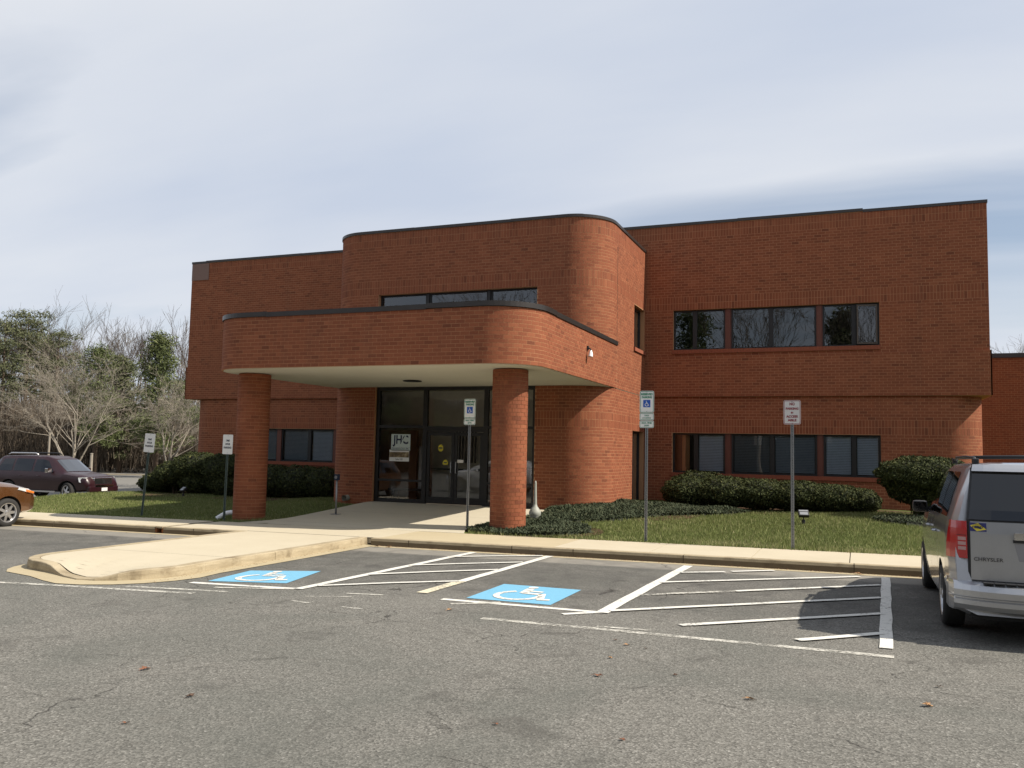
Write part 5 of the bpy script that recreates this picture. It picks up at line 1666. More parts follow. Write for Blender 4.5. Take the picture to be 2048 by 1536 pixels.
def wheel(parent, x, y, r, w, spokes, sx, rim_mat='alloy', turn=0.0):
    t = MB()
    prof = [(r * 0.66, -w / 2 + 0.01), (r * 0.72, -w / 2), (r * 0.94, -w / 2 + 0.005), (r * 0.99, -w / 2 + 0.03), (r, -w * 0.2), (r, w * 0.2), (r * 0.99, w / 2 - 0.03), (r * 0.94, w / 2 - 0.005), (r * 0.72, w / 2), (r * 0.66, w / 2 - 0.01)]
    t.lathe(prof, n=36)
    t.v = [(sx * c, a, b) for a, b, c in t.v]
    wo = t.build('wheel', MAT['rubber'], parent, smooth=True, fix=True)
    wo.location = (x, y, r); wo.rotation_euler = (0, 0, turn)
    m = MB()
    m.lathe([(r * 0.67, -w / 2 + 0.02), (r * 0.67, w / 2 - 0.012), (r * 0.70, w / 2 - 0.004), (r * 0.63, w / 2 - 0.012), (r * 0.60, w / 2 - 0.05)], n=36)
    for k in range(spokes):
        a = 2 * math.pi * k / spokes
        c, s = math.cos(a), math.sin(a)
        w0, w1 = r * 0.11, r * 0.085
        z0 = w / 2 - 0.025
        P = []
        for (rr_, ww, zz) in ((r * 0.10, w0, z0), (r * 0.62, w1, z0 - 0.008)):
            for sg in (-1, 1): P.append((c * rr_ - s * sg * ww, s * rr_ + c * sg * ww, zz))
        Q = [(p[0], p[1], p[2] - 0.03) for p in P]
        m.add(P + Q, [(0, 2, 3, 1), (4, 5, 7, 6), (0, 4, 6, 2), (1, 3, 7, 5), (2, 6, 7, 3)])
    m.lathe([(0.0, w / 2 - 0.01), (r * 0.13, w / 2 - 0.012), (r * 0.17, w / 2 - 0.03)], n=20)
    m.v = [(sx * c, a, b) for a, b, c in m.v]
    m.build('rim', MAT[rim_mat], wo, smooth=False, fix=True)
    m = MB(); m.lathe([(0.0, 0.0), (r * 0.64, 0.0)], n=24); m.v = [(sx * (w / 2 - 0.085), a, b) for a, b, c in m.v]; m.build('brake_disc', MAT['well'], wo)
    return wo

# ---------------------------------------------------------------- silver minivan, seen from behind
van = thing('minivan', 'silver minivan parked nose to the kerb beside the hatched aisle', 'car', (1.865, 10.03, zr(1.9)))
silver = paint('silver_paint', (0.47, 0.48, 0.50), 0.34, 0.75)
def rear_prof(z, x):
    y = float(np.interp(z, [0.30, 0.42, 0.54, 0.60, 0.64, 1.18, 1.30, 1.80, 1.88], [0.05, 0.0, 0.0, 0.03, 0.11, 0.12, 0.14, 0.40, 0.45]))
    return y + 0.16 * max(0.0, (x - 0.55) / 0.45) ** 2.2
vb = CarBody([(0.0, 0.30, 0.93, 1.24, 1.83, 0.73), (0.15, 0.27, 0.985, 1.235, 1.85, 0.755), (0.6, 0.24, 1.0, 1.22, 1.865, 0.77), (2.2, 0.22, 1.0, 1.19, 1.86, 0.78), (3.3, 0.22, 1.0, 1.15, 1.80, 0.74),
              (3.75, 0.22, 0.995, 1.13, 1.62, 0.66), (4.30, 0.22, 0.985, 1.10, 1.22, 0.66), (4.9, 0.24, 0.95, 0.98, 1.06, 0.62), (5.2, 0.27, 0.86, 0.82, 0.92, 0.5), (5.32, 0.32, 0.70, 0.66, 0.74, 0.4)], rear_prof)
vb.wz = 0.345
vbody = vb.mesh('body', silver, van, (1.14, 4.24), arch_r=0.41)
for sx in (-1, 1):
    for y in (1.14, 4.24):
        wheel(van, sx * 0.885, y, 0.345, 0.225, 5, sx)
def rear_pt(x, z, off=0.006):
    """point on the rear face"""
    return (x, rear_prof(z, abs(x)) - off, z)
def rear_patch(x0, x1, z0, z1, name, mat, parent, off=0.006, x0t=None, x1t=None, nx=10, nz=5, thick=0.0):
    x0t = x0 if x0t is None else x0t; x1t = x1 if x1t is None else x1t
    m = MB(); rows = []
    for j in range(nz + 1):
        f = j / nz; z = z0 + (z1 - z0) * f; a, b = x0 + (x0t - x0) * f, x1 + (x1t - x1) * f
        rows.append([rear_pt(a + (b - a) * i / nx, z, off) for i in range(nx + 1)])
    for r0, r1 in zip(rows, rows[1:]):
        for i in range(nx): m.quad(r0[i], r0[i + 1], r1[i + 1], r1[i])
    if thick:
        bd = rows[0] + [r[-1] for r in rows[1:]] + rows[-1][-2::-1] + [r[0] for r in rows[-2:0:-1]]
        for p, q in zip(bd, bd[1:] + bd[:1]): m.quad(p, (p[0], p[1] + thick, p[2]), (q[0], q[1] + thick, q[2]), q)
    return m.build(name, mat, parent, smooth=True)
gate = rear_patch(-0.79, 0.79, 0.65, 1.245, 'tailgate', silver, van, 0.016, nx=18, thick=0.03)
rear_patch(-0.815, 0.815, 0.635, 1.26, 'gate_gap', MAT['black'], vbody, 0.004, nx=18)
rw = rear_patch(-0.80, 0.80, 1.265, 1.755, 'rear_window', MAT['car_glass_tint'], van, 0.014, -0.735, 0.735, nx=16, thick=0.02)
rear_patch(-0.82, 0.82, 1.25, 1.80, 'window_seal', MAT['black'], rw, 0.003, -0.75, 0.75, nx=16)
rear_patch(-0.745, 0.745, 1.765, 1.835, 'rear_spoiler', silver, van, 0.05, -0.73, 0.73, nx=14, nz=2, thick=0.09)
for sx in (-1, 1):
    a, b = (0.82, 0.915)
    xs = (a, b) if sx > 0 else (-b, -a)
    tl = rear_patch(xs[0], xs[1], 0.86, 1.245, 'taillight', MAT['tail_red'], van, 0.02, nx=6, thick=0.05)
    # wrap round the corner on to the flank
    m = MB(); rows = []
    for z in np.linspace(0.86, 1.245, 6):
        pa = rear_pt(sx * 0.915, z, 0.02); xe = vb.low_x(0.45, z, 0.010)
        rows.append([pa, (sx * (0.915 + xe) / 2 + sx * 0.015, pa[1] + 0.07, z), (sx * xe, 0.33, z)])
    for r0, r1 in zip(rows, rows[1:]):
        for i in range(2):
            q = (r0[i], r0[i + 1], r1[i + 1], r1[i]); m.quad(*(q if sx > 0 else q[::-1]))
    m.build('side_lens', MAT['tail_red'], tl, smooth=True)
    for k in range(3):
        rear_patch(xs[0] + 0.012, xs[1] - 0.012, 0.945 + k * 0.05, 0.980 + k * 0.05, 'reverse_lens', MAT['tail_clear'], tl, 0.0225, nx=4, nz=1)
    rear_patch(xs[0] + 0.003, xs[1] - 0.003, 1.095, 1.10, 'lens_rib', MAT['well'], tl, 0.0225, nx=4, nz=1)
# bumper: rolled shell with a black step pad
def bump_ring(off, z):
    pts = []
    for a in np.linspace(-1, 1, 27):
        x = a * 0.955
        y = -0.085 + 0.20 * abs(a) ** 4.0 + 0.0
        pts.append((x, y + off, z))
    for y in (0.35, 0.62):
        pts.append((0.985, y, z)); pts.insert(0, (-0.985, y, z))
    return pts
m = MB(); prof = [(0.12, 0.325), (0.04, 0.355), (0.0, 0.405), (0.0, 0.45), (0.022, 0.463), (0.022, 0.477), (0.0, 0.49), (-0.005, 0.55), (0.015, 0.605), (0.06, 0.63), (0.17, 0.64)]
rings = [bump_ring(o_, z_) for o_, z_ in prof]
for r0, r1 in zip(rings, rings[1:]):
    for i in range(len(r0) - 1): m.quad(r0[i], r0[i + 1], r1[i + 1], r1[i])
bumper = m.build('bumper', silver, van, smooth=True)
m = MB()
for a, b in zip(np.linspace(-0.70, 0.70, 15), np.linspace(-0.70, 0.70, 15)[1:]):
    m.box(a + 0.003, b - 0.003, -0.05, 0.10, 0.632, 0.643)
m.build('step_pad', MAT['black'], bumper)
m = MB(); m.box(-0.8, 0.8, 0.10, 0.34, 0.26, 0.32); m.build('under_valance', MAT['well'], van)
# handle bar and plate recess
hb = rear_patch(-0.40, 0.40, 1.075, 1.145, 'handle_bar', MAT['chrome'], van, 0.045, nx=10, nz=3, thick=0.03)
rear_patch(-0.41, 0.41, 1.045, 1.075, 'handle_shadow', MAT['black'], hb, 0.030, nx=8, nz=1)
pr = rear_patch(-0.36, 0.36, 0.86, 1.04, 'plate_recess', simple('recess_silver', (0.34, 0.34, 0.36), 0.4, 0.6), gate, 0.0185, -0.40, 0.40, nx=8, nz=3)
lp = rear_patch(-0.16, 0.16, 0.88, 1.03, 'licence_plate', MAT['sign_white'], van, 0.024, nx=2, nz=1)
text_mesh('CHRYSLER', 0.052, 'badge', simple('badge_dark', (0.10, 0.10, 0.105), 0.3, 0.6), gate, (-0.635, rear_prof(0.86, 0.6) - 0.021, 0.862), width=0.27, bold=0.0008)
st = rear_patch(-0.795, -0.645, 1.145, 1.232, 'bumper_sticker', simple('sticker_navy', (0.03, 0.035, 0.16), 0.5), van, 0.0185, nx=3, nz=1)
def stq(u0, v0, u1, v1, u2, v2, u3, v3, mat, nm):
    m = MB(); P = [rear_pt(-0.795 + u * 0.15, 1.145 + v * 0.087, 0.0200) for u, v in ((u0, v0), (u1, v1), (u2, v2), (u3, v3))]; m.add(P, [(0, 1, 2, 3)]); m.build(nm, mat, st)
sty = simple('sticker_yellow', (0.70, 0.56, 0.05), 0.5)
stq(0.02, 0.65, 0.42, 0.02, 1.0, 0.25, 0.5, 0.98, sty, 'yellow_band')
text_mesh('FORCE', 0.032, 'lettering', MAT['ink'], st, (-0.720, rear_prof(1.19, 0.7) - 0.0215, 1.188), width=0.11, bold=0.0012)
text_mesh('CREATIVE', 0.016, 'lettering', MAT['ink'], st, (-0.720, rear_prof(1.21, 0.7) - 0.0215, 1.213), width=0.09)
# flank glass
for sx in (-1, 1):
    patch(vb, ((0.74, 1.50, 0.06), (0.90, 1.50, 0.94)), sx, 'side_window', MAT['car_glass_tint'], van)
    patch(vb, ((1.58, 2.55, 0.06), (1.58, 2.55, 0.94)), sx, 'side_window', MAT['car_glass_tint'], van)
    patch(vb, ((2.63, 3.95, 0.06), (2.63, 3.45, 0.92)), sx, 'side_window', MAT['car_glass'], van)
    # door seams
    for yy in (1.55, 2.6):
        m = MB(); zs = np.linspace(0.30, 1.16, 7)
        for a, b in zip(zs, zs[1:]):
            q = ((sx * vb.low_x(yy, a, 0.002), yy, a), (sx * vb.low_x(yy + 0.008, a, 0.002), yy + 0.008, a), (sx * vb.low_x(yy + 0.008, b, 0.002), yy + 0.008, b), (sx * vb.low_x(yy, b, 0.002), yy, b))
            m.quad(*(q if sx > 0 else q[::-1]))
        m.build('door_seam', MAT['black'], vbody)
    for yy in (1.85, 2.85):
        m = MB(); x = vb.low_x(yy, 1.02, 0.0); m.tube([(sx * x, yy - 0.10, 1.02), (sx * (x + 0.035), yy - 0.07, 1.02), (sx * (x + 0.035), yy + 0.07, 1.02), (sx * x, yy + 0.10, 1.02)], 0.014, 6); m.build('door_handle', silver, van)
    mx = vb.low_x(3.62, 1.2, 0.0)
    m = MB(); m.tube([(sx * (mx - 0.05), 3.62, 1.16), (sx * (mx + 0.05), 3.62, 1.19)], 0.03, 8)
    m.box(min(sx * (mx + 0.03), sx * (mx + 0.225)), max(sx * (mx + 0.03), sx * (mx + 0.225)), 3.56, 3.70, 1.14, 1.30)
    mir = m.build('side_mirror', MAT['black'], van, bevel=0.045)
    m = MB(); m.box(min(sx * (mx + 0.05), sx * (mx + 0.205)), max(sx * (mx + 0.05), sx * (mx + 0.205)), 3.553, 3.558, 1.16, 1.28); m.build('mirror_glass', MAT['car_glass'], mir)
    m = MB(); rail = [(sx * 0.66, 0.72, 1.85), (sx * 0.66, 0.86, 1.905), (sx * 0.67, 1.6, 1.918), (sx * 0.67, 2.6, 1.91), (sx * 0.65, 3.05, 1.86)]
    m.tube(rail, 0.018, 8); rl = m.build('roof_rail', MAT['black'], van, smooth=True)
    for yy in (0.78, 2.98):
        m = MB(); m.box(sx * 0.66 - 0.03, sx * 0.66 + 0.03, yy - 0.09, yy + 0.06, 1.83, 1.90); m.build('rail_foot', MAT['black'], rl, bevel=0.012)
for yy in (0.98, 2.3):
    m = MB(); m.tube([(-0.66, yy, 1.912), (0.0, yy, 1.93), (0.66, yy, 1.912)], [0.02, 0.022, 0.02], 8); m.build('roof_crossbar', MAT['black'], van, smooth=True)
# windscreen
def top_patch(body, y0, y1, f0, f1, name, mat, parent, off=0.008, n=8):
    m = MB(); rows = []
    for i in range(n + 1):
        y = y0 + (y1 - y0) * i / n; zb, w, bz, tz, wt = body.at(y); f = f0 + (f1 - f0) * i / n
        xs_ = np.linspace(-f * wt, f * wt, 9)
        s = body.section(y)[8:]
        zz = np.interp(np.abs(xs_), [p[0] for p in s[::-1]], [p[1] for p in s[::-1]])
        rows.append([(x, y + off * 0.6, z + off) for x, z in zip(xs_, zz)])
    for r0, r1 in zip(rows, rows[1:]):
        for k in range(8): m.quad(r0[k], r0[k + 1], r1[k + 1], r1[k])
    return m.build(name, mat, parent, smooth=True)
top_patch(vb, 3.38, 4.27, 0.88, 0.95, 'windscreen', MAT['car_glass'], van)

# ---------------------------------------------------------------- maroon sport utility, far left
suv = thing('sport_utility', 'dark maroon sport utility with chrome mirror and grille parked beyond the left lawn', 'car', (-32.15, 25.1, -0.378), R(-84))
maroon = paint('maroon_paint', (0.022, 0.0045, 0.008), 0.35, 0.0, coat=0.15, dust=0.04)
sb = CarBody([(0.0, 0.48, 0.84, 1.02, 1.15, 0.62), (0.06, 0.42, 0.90, 1.09, 1.55, 0.66), (0.35, 0.38, 0.93, 1.10, 1.76, 0.68), (1.2, 0.36, 0.935, 1.10, 1.80, 0.70), (2.5, 0.36, 0.935, 1.09, 1.79, 0.69), (2.95, 0.36, 0.93, 1.08, 1.68, 0.66),
              (3.62, 0.36, 0.925, 1.07, 1.16, 0.70), (4.3, 0.38, 0.90, 1.00, 1.08, 0.70), (4.66, 0.42, 0.86, 0.90, 0.99, 0.66), (4.80, 0.46, 0.78, 0.72, 0.80, 0.6)])
suv.scale = (0.97, 0.97, 0.97)
sb.wz = 0.375
sbody = sb.mesh('body', maroon, suv, (0.95, 3.84), arch_r=0.445)
for sx in (-1, 1):
    for y in (0.95, 3.84): wheel(suv, sx * 0.80, y, 0.375, 0.245, 5, sx, turn=R(-16) if y > 2 else 0.0)
for sx in (-1, 1):
    patch(sb, ((0.32, 1.05, 0.10), (0.52, 1.05, 0.90)), sx, 'side_window', MAT['car_glass_tint'], suv)
    patch(sb, ((1.15, 2.05, 0.10), (1.15, 2.05, 0.90)), sx, 'side_window', MAT['car_glass_tint'], suv)
    patch(sb, ((2.15, 3.15, 0.10), (2.15, 2.72, 0.88)), sx, 'side_window', MAT['car_glass_tint'], suv)
    m = MB(); m.box(min(sx * 0.95, sx * 1.17), max(sx * 0.95, sx * 1.17), 2.98, 3.12, 1.12, 1.30); m.tube([(sx * 0.88, 3.05, 1.14), (sx * 1.0, 3.05, 1.17)], 0.03, 6); m.build('side_mirror', MAT['chrome'], suv, bevel=0.02)
    m = MB(); m.tube([(sx * 0.62, 0.6, 1.80), (sx * 0.62, 0.72, 1.87), (sx * 0.62, 1.95, 1.88), (sx * 0.62, 2.1, 1.81)], 0.03, 8); m.build('roof_rail', MAT['alloy'] if sx > 0 else MAT['black'], suv, smooth=True)
    m = MB(); m.box(min(sx * 0.90, sx * 0.96), max(sx * 0.90, sx * 0.96), 1.5, 3.3, 0.34, 0.40); m.build('running_board', MAT['alloy'], suv)
    for yy in (1.55, 2.45):
        m = MB(); x = sb.low_x(yy, 0.98, 0.0); m.tube([(sx * x, yy - 0.1, 0.98), (sx * (x + 0.03), yy, 0.98), (sx * x, yy + 0.1, 0.98)], 0.015, 6); m.build('door_handle', maroon, suv)
    # headlight wraps from the nose on to the wing
    m = MB()
    P = [(sx * 0.50, 4.755, 0.72), (sx * 0.80, 4.69, 0.71), (sx * 0.905, 4.42, 0.78), (sx * 0.90, 4.36, 0.96), (sx * 0.80, 4.63, 0.97), (sx * 0.50, 4.70, 0.95)]
    P2 = [(p[0] * 0.93, p[1] - 0.06, p[2]) for p in P]
    m.add(P + P2, [(0, 1, 4, 5) if sx > 0 else (5, 4, 1, 0), (1, 2, 3, 4) if sx > 0 else (4, 3, 2, 1)] + [(i, (i + 1) % 6, 6 + (i + 1) % 6, 6 + i) for i in range(6)]); m.build('headlight', MAT['lamp_clear'], suv, fix=True)
    m = MB(); m.box(min(sx * 0.52, sx * 0.76), max(sx * 0.52, sx * 0.76), 4.70, 4.80, 0.50, 0.60); m.build('fog_light', MAT['lamp_clear'], suv, bevel=0.02)
top_patch(sb, 3.0, 3.60, 0.90, 0.94, 'windscreen', MAT['car_glass'], suv)
m = MB(); m.box(-0.49, 0.49, 4.66, 4.80, 0.66, 0.95); gr = m.build('grille', MAT['chrome'], suv, bevel=0.03)
for k in range(18):
    x = -0.45 + 0.9 * k / 17
    m = MB(); m.box(x - 0.014, x + 0.014, 4.795, 4.806, 0.69, 0.92); m.build('grille_slot', MAT['black'], gr)
m = MB(); m.tube([(0, 4.805, 0.805), (0, 4.818, 0.805)], 0.075, 16); m.build('badge', MAT['black'], gr)
m = MB(); m.box(-0.80, 0.80, 4.70, 4.86, 0.38, 0.62); bmp = m.build('bumper', maroon, suv, bevel=0.05)
m = MB(); m.box(-0.50, 0.50, 4.80, 4.875, 0.60, 0.66); m.build('bumper_trim', MAT['chrome'], bmp)
m = MB(); m.box(-0.16, 0.16, 4.862, 4.872, 0.42, 0.55); m.build('licence_plate', MAT['sign_white'], bmp)
m = MB(); m.box(-0.5, 0.5, 4.861, 4.866, 0.585, 0.625); m.build('air_intake', MAT['black'], bmp)

# ---------------------------------------------------------------- copper crossover, left edge
cop = thing('crossover_car', 'copper brown crossover cut by the left edge with its nose at the kerb', 'car', (-20.19, 11.44, zr(-20)))
copper = paint('copper_paint', (0.145, 0.062, 0.022), 0.25, 0.5)
cb_ = CarBody([(0.0, 0.42, 0.80, 0.92, 1.10, 0.60), (0.10, 0.36, 0.87, 0.98, 1.42, 0.62), (0.5, 0.28, 0.905, 0.99, 1.60, 0.64), (1.6, 0.26, 0.91, 0.98, 1.64, 0.66), (2.5, 0.26, 0.91, 0.97, 1.58, 0.64), (3.25, 0.27, 0.905, 0.99, 1.15, 0.68),
              (3.9, 0.28, 0.895, 0.95, 1.05, 0.66), (4.32, 0.31, 0.84, 0.86, 0.94, 0.60), (4.50, 0.34, 0.74, 0.74, 0.81, 0.54), (4.58, 0.37, 0.62, 0.63, 0.69, 0.48)])
cb_.wz = 0.345
cb_.mesh('body', copper, cop, (0.95, 3.66), arch_r=0.405)
for sx in (-1, 1):
    for y in (0.95, 3.66): wheel(cop, sx * 0.80, y, 0.345, 0.225, 7, sx)
    patch(cb_, ((0.35, 0.95, 0.10), (0.55, 0.95, 0.90)), sx, 'side_window', MAT['car_glass'], cop)
    patch(cb_, ((1.03, 1.90, 0.10), (1.03, 1.90, 0.90)), sx, 'side_window', MAT['car_glass'], cop)
    patch(cb_, ((1.98, 2.95, 0.10), (1.98, 2.45, 0.88)), sx, 'side_window', MAT['car_glass'], cop)
    m = MB(); P = [(sx * 0.895, 3.93, 0.89), (sx * 0.855, 4.28, 0.805), (sx * 0.72, 4.47, 0.76), (sx * 0.72, 4.44, 0.83), (sx * 0.80, 4.26, 0.905), (sx * 0.87, 3.98, 0.945)]
    P2 = [(p[0] * 0.93, p[1] - 0.05, p[2]) for p in P]
    m.add(P + P2, [(0, 1, 4, 5) if sx > 0 else (5, 4, 1, 0), (1, 2, 3, 4) if sx > 0 else (4, 3, 2, 1)] + [(i, (i + 1) % 6, 6 + (i + 1) % 6, 6 + i) for i in range(6)]); hl = m.build('headlight', MAT['lamp_clear'], cop, fix=True)
    m = MB(); m.tube([(sx * 0.868, 4.16, 0.86), (sx * 0.835, 4.38, 0.805)], [0.035, 0.03], 8); m.build('turn_signal', MAT['amber'], hl)
    m = MB(); m.box(min(sx * 0.50, sx * 0.62), max(sx * 0.50, sx * 0.62), 4.50, 4.565, 0.40, 0.47); m.build('fog_light', MAT['lamp_clear'], cop, bevel=0.015)
    m = MB(); m.box(min(sx * 0.92, sx * 1.10), max(sx * 0.92, sx * 1.10), 2.72, 2.84, 1.02, 1.16); m.build('side_mirror', copper, cop, bevel=0.02)
top_patch(cb_, 2.55, 3.22, 0.90, 0.95, 'windscreen', MAT['car_glass'], cop)

# ================================================================== PLANTS
def pos_px(px, depth):
    """point on the ground direction of image column px at a given depth along the view axis"""
    d = _f.copy(); d.z = 0; d.normalize(); r = Vector((_r.x, _r.y, 0))
    q = d * depth + r * ((px - 1024) / 1720.3 * depth)
    return (q.x, q.y)

def leaf_cloud(pts, nrm, size, rg, aspect=0.45, jitter=0.8):
    """one small triangle pair per point, facing roughly along nrm"""
    n = len(pts)
    a = rg.normal(size=(n, 3)); a -= (a * nrm).sum(1)[:, None] * nrm * (1 - jitter)
    a /= np.linalg.norm(a, axis=1)[:, None]
    b = np.cross(a, nrm + rg.normal(scale=0.5, size=(n, 3))); b /= np.maximum(1e-6, np.linalg.norm(b, axis=1))[:, None]
    s = size * rg.uniform(0.6, 1.3, n)[:, None]
    V = np.empty((n, 4, 3))
    V[:, 0] = pts - a * s; V[:, 1] = pts + b * s * aspect; V[:, 2] = pts + a * s; V[:, 3] = pts - b * s * aspect
    return V.reshape(-1, 3), np.arange(4 * n).reshape(-1, 4)

def blob_shell(blobs, n, rg, thick=0.16, zmin=None):
    """points in the outer shell of a union of ellipsoids (cx, cy, cz, rx, ry, rz)"""
    B = np.array(blobs, float); w = (B[:, 3] * B[:, 4] + B[:, 4] * B[:, 5] + B[:, 3] * B[:, 5]); w /= w.sum()
    P = []; N = []
    while sum(map(len, P)) < n:
        k = rg.choice(len(B), size=n, p=w)
        d = rg.normal(size=(n, 3)); d /= np.linalg.norm(d, axis=1)[:, None]
        lump = 1 + 0.05 * np.sin(d[:, 0] * 9 + k) * np.sin(d[:, 1] * 8 + 2 * k) + 0.04 * np.sin(d[:, 2] * 11 + d[:, 0] * 6)
        r = (1 - thick * rg.random(n) ** 1.6) * lump
        p = B[k, :3] + d * B[k, 3:] * r[:, None]
        ok = np.ones(n, bool)
        for j in range(len(B)):
            q = (((p - B[j, :3]) / B[j, 3:]) ** 2).sum(1)
            ok &= (q > (1 - thick * 1.3) ** 2) | (k == j)
        if zmin is not None: ok &= p[:, 2] > zmin
        nn = d / B[k, 3:]; nn /= np.linalg.norm(nn, axis=1)[:, None]
        P.append(p[ok]); N.append(nn[ok])
    return np.concatenate(P)[:n], np.concatenate(N)[:n]

def ell(m, c, r, nu=14, nv=9, zmin=-9):
    vs = []; fs = []
    for j in range(nv + 1):
        t = math.pi * j / nv
        for i in range(nu):
            p = 2 * math.pi * i / nu
            vs.append((c[0] + r[0] * math.sin(t) * math.cos(p), c[1] + r[1] * math.sin(t) * math.sin(p), max(zmin, c[2] + r[2] * math.cos(t))))
    for j in range(nv):
        for i in range(nu):
            fs.append((j * nu + i, (j + 1) * nu + i, (j + 1) * nu + (i + 1) % nu, j * nu + (i + 1) % nu))
    m.add(vs, fs)

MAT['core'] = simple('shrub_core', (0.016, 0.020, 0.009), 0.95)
MAT['stem'] = mk_bark('shrub_stem', (0.05, 0.035, 0.024), (0.10, 0.075, 0.05))
def shrub(name, label, cat, loc, blobs, n, size, seed, group=None, stems=4, mat='hedge', tone=0.42):
    rg = np.random.default_rng(seed)
    t = thing(name, label, cat, loc, 0, group)
    p, nn = blob_shell(blobs, n, rg, zmin=0.02)
    V, F = leaf_cloud(p, nn, size, rg)
    tint = np.clip(rg.normal(tone, 0.22, len(F)), 0, 1)
    np_mesh('foliage', V, F, MAT[mat], t, tint)
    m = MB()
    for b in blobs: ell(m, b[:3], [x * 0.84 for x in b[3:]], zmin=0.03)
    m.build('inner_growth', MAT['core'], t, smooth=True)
    for k in range(stems):
        b = blobs[k % len(blobs)]; a = k * 2.4
        m = MB(); m.tube([(b[0] + 0.10 * math.cos(a), b[1] + 0.10 * math.sin(a), -0.1), (b[0] + 0.2 * math.cos(a), b[1] + 0.2 * math.sin(a), b[2] * 0.5), (b[0] + b[3] * 0.5 * math.cos(a), b[1] + b[4] * 0.5 * math.sin(a), b[2])], [0.04, 0.03, 0.015], 6)
        m.build('stem', MAT['stem'], t)
    return t
gz = zl(-2.4, 25.9)
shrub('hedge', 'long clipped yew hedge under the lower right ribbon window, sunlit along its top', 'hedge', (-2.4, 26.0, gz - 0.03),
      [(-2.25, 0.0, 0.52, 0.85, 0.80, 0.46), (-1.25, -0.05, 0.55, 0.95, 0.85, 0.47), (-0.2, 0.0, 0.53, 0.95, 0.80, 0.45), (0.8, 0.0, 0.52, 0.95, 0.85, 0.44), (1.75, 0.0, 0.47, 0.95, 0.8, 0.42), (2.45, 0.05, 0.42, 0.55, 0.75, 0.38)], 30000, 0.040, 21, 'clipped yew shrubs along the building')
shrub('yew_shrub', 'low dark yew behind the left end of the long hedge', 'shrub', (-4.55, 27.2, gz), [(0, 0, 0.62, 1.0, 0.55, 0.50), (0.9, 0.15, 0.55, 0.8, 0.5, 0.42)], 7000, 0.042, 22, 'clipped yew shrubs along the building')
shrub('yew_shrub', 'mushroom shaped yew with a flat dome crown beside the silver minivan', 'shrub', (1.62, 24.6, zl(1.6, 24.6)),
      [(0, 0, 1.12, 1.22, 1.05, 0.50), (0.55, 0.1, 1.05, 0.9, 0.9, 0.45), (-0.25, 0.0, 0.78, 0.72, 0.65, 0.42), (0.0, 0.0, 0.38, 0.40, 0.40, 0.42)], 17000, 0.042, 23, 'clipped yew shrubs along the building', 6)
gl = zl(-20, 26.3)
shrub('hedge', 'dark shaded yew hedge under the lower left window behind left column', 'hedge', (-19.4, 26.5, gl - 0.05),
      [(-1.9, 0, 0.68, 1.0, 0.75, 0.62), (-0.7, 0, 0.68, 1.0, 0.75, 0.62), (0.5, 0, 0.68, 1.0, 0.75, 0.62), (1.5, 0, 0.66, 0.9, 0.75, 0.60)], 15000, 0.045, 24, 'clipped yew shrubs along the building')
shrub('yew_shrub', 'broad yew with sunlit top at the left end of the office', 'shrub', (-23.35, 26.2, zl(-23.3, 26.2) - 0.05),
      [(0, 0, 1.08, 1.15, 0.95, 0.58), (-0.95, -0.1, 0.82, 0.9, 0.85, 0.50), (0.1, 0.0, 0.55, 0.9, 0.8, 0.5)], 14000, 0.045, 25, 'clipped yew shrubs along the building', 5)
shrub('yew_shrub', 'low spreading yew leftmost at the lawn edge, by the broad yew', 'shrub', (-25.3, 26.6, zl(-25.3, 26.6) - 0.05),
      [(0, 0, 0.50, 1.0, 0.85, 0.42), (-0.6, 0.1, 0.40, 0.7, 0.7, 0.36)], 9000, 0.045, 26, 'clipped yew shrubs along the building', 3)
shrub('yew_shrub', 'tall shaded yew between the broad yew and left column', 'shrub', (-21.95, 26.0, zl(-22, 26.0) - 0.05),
      [(0, 0, 1.0, 0.9, 0.8, 0.62), (0.2, 0, 0.5, 0.8, 0.7, 0.5)], 9000, 0.045, 27, 'clipped yew shrubs along the building', 3)

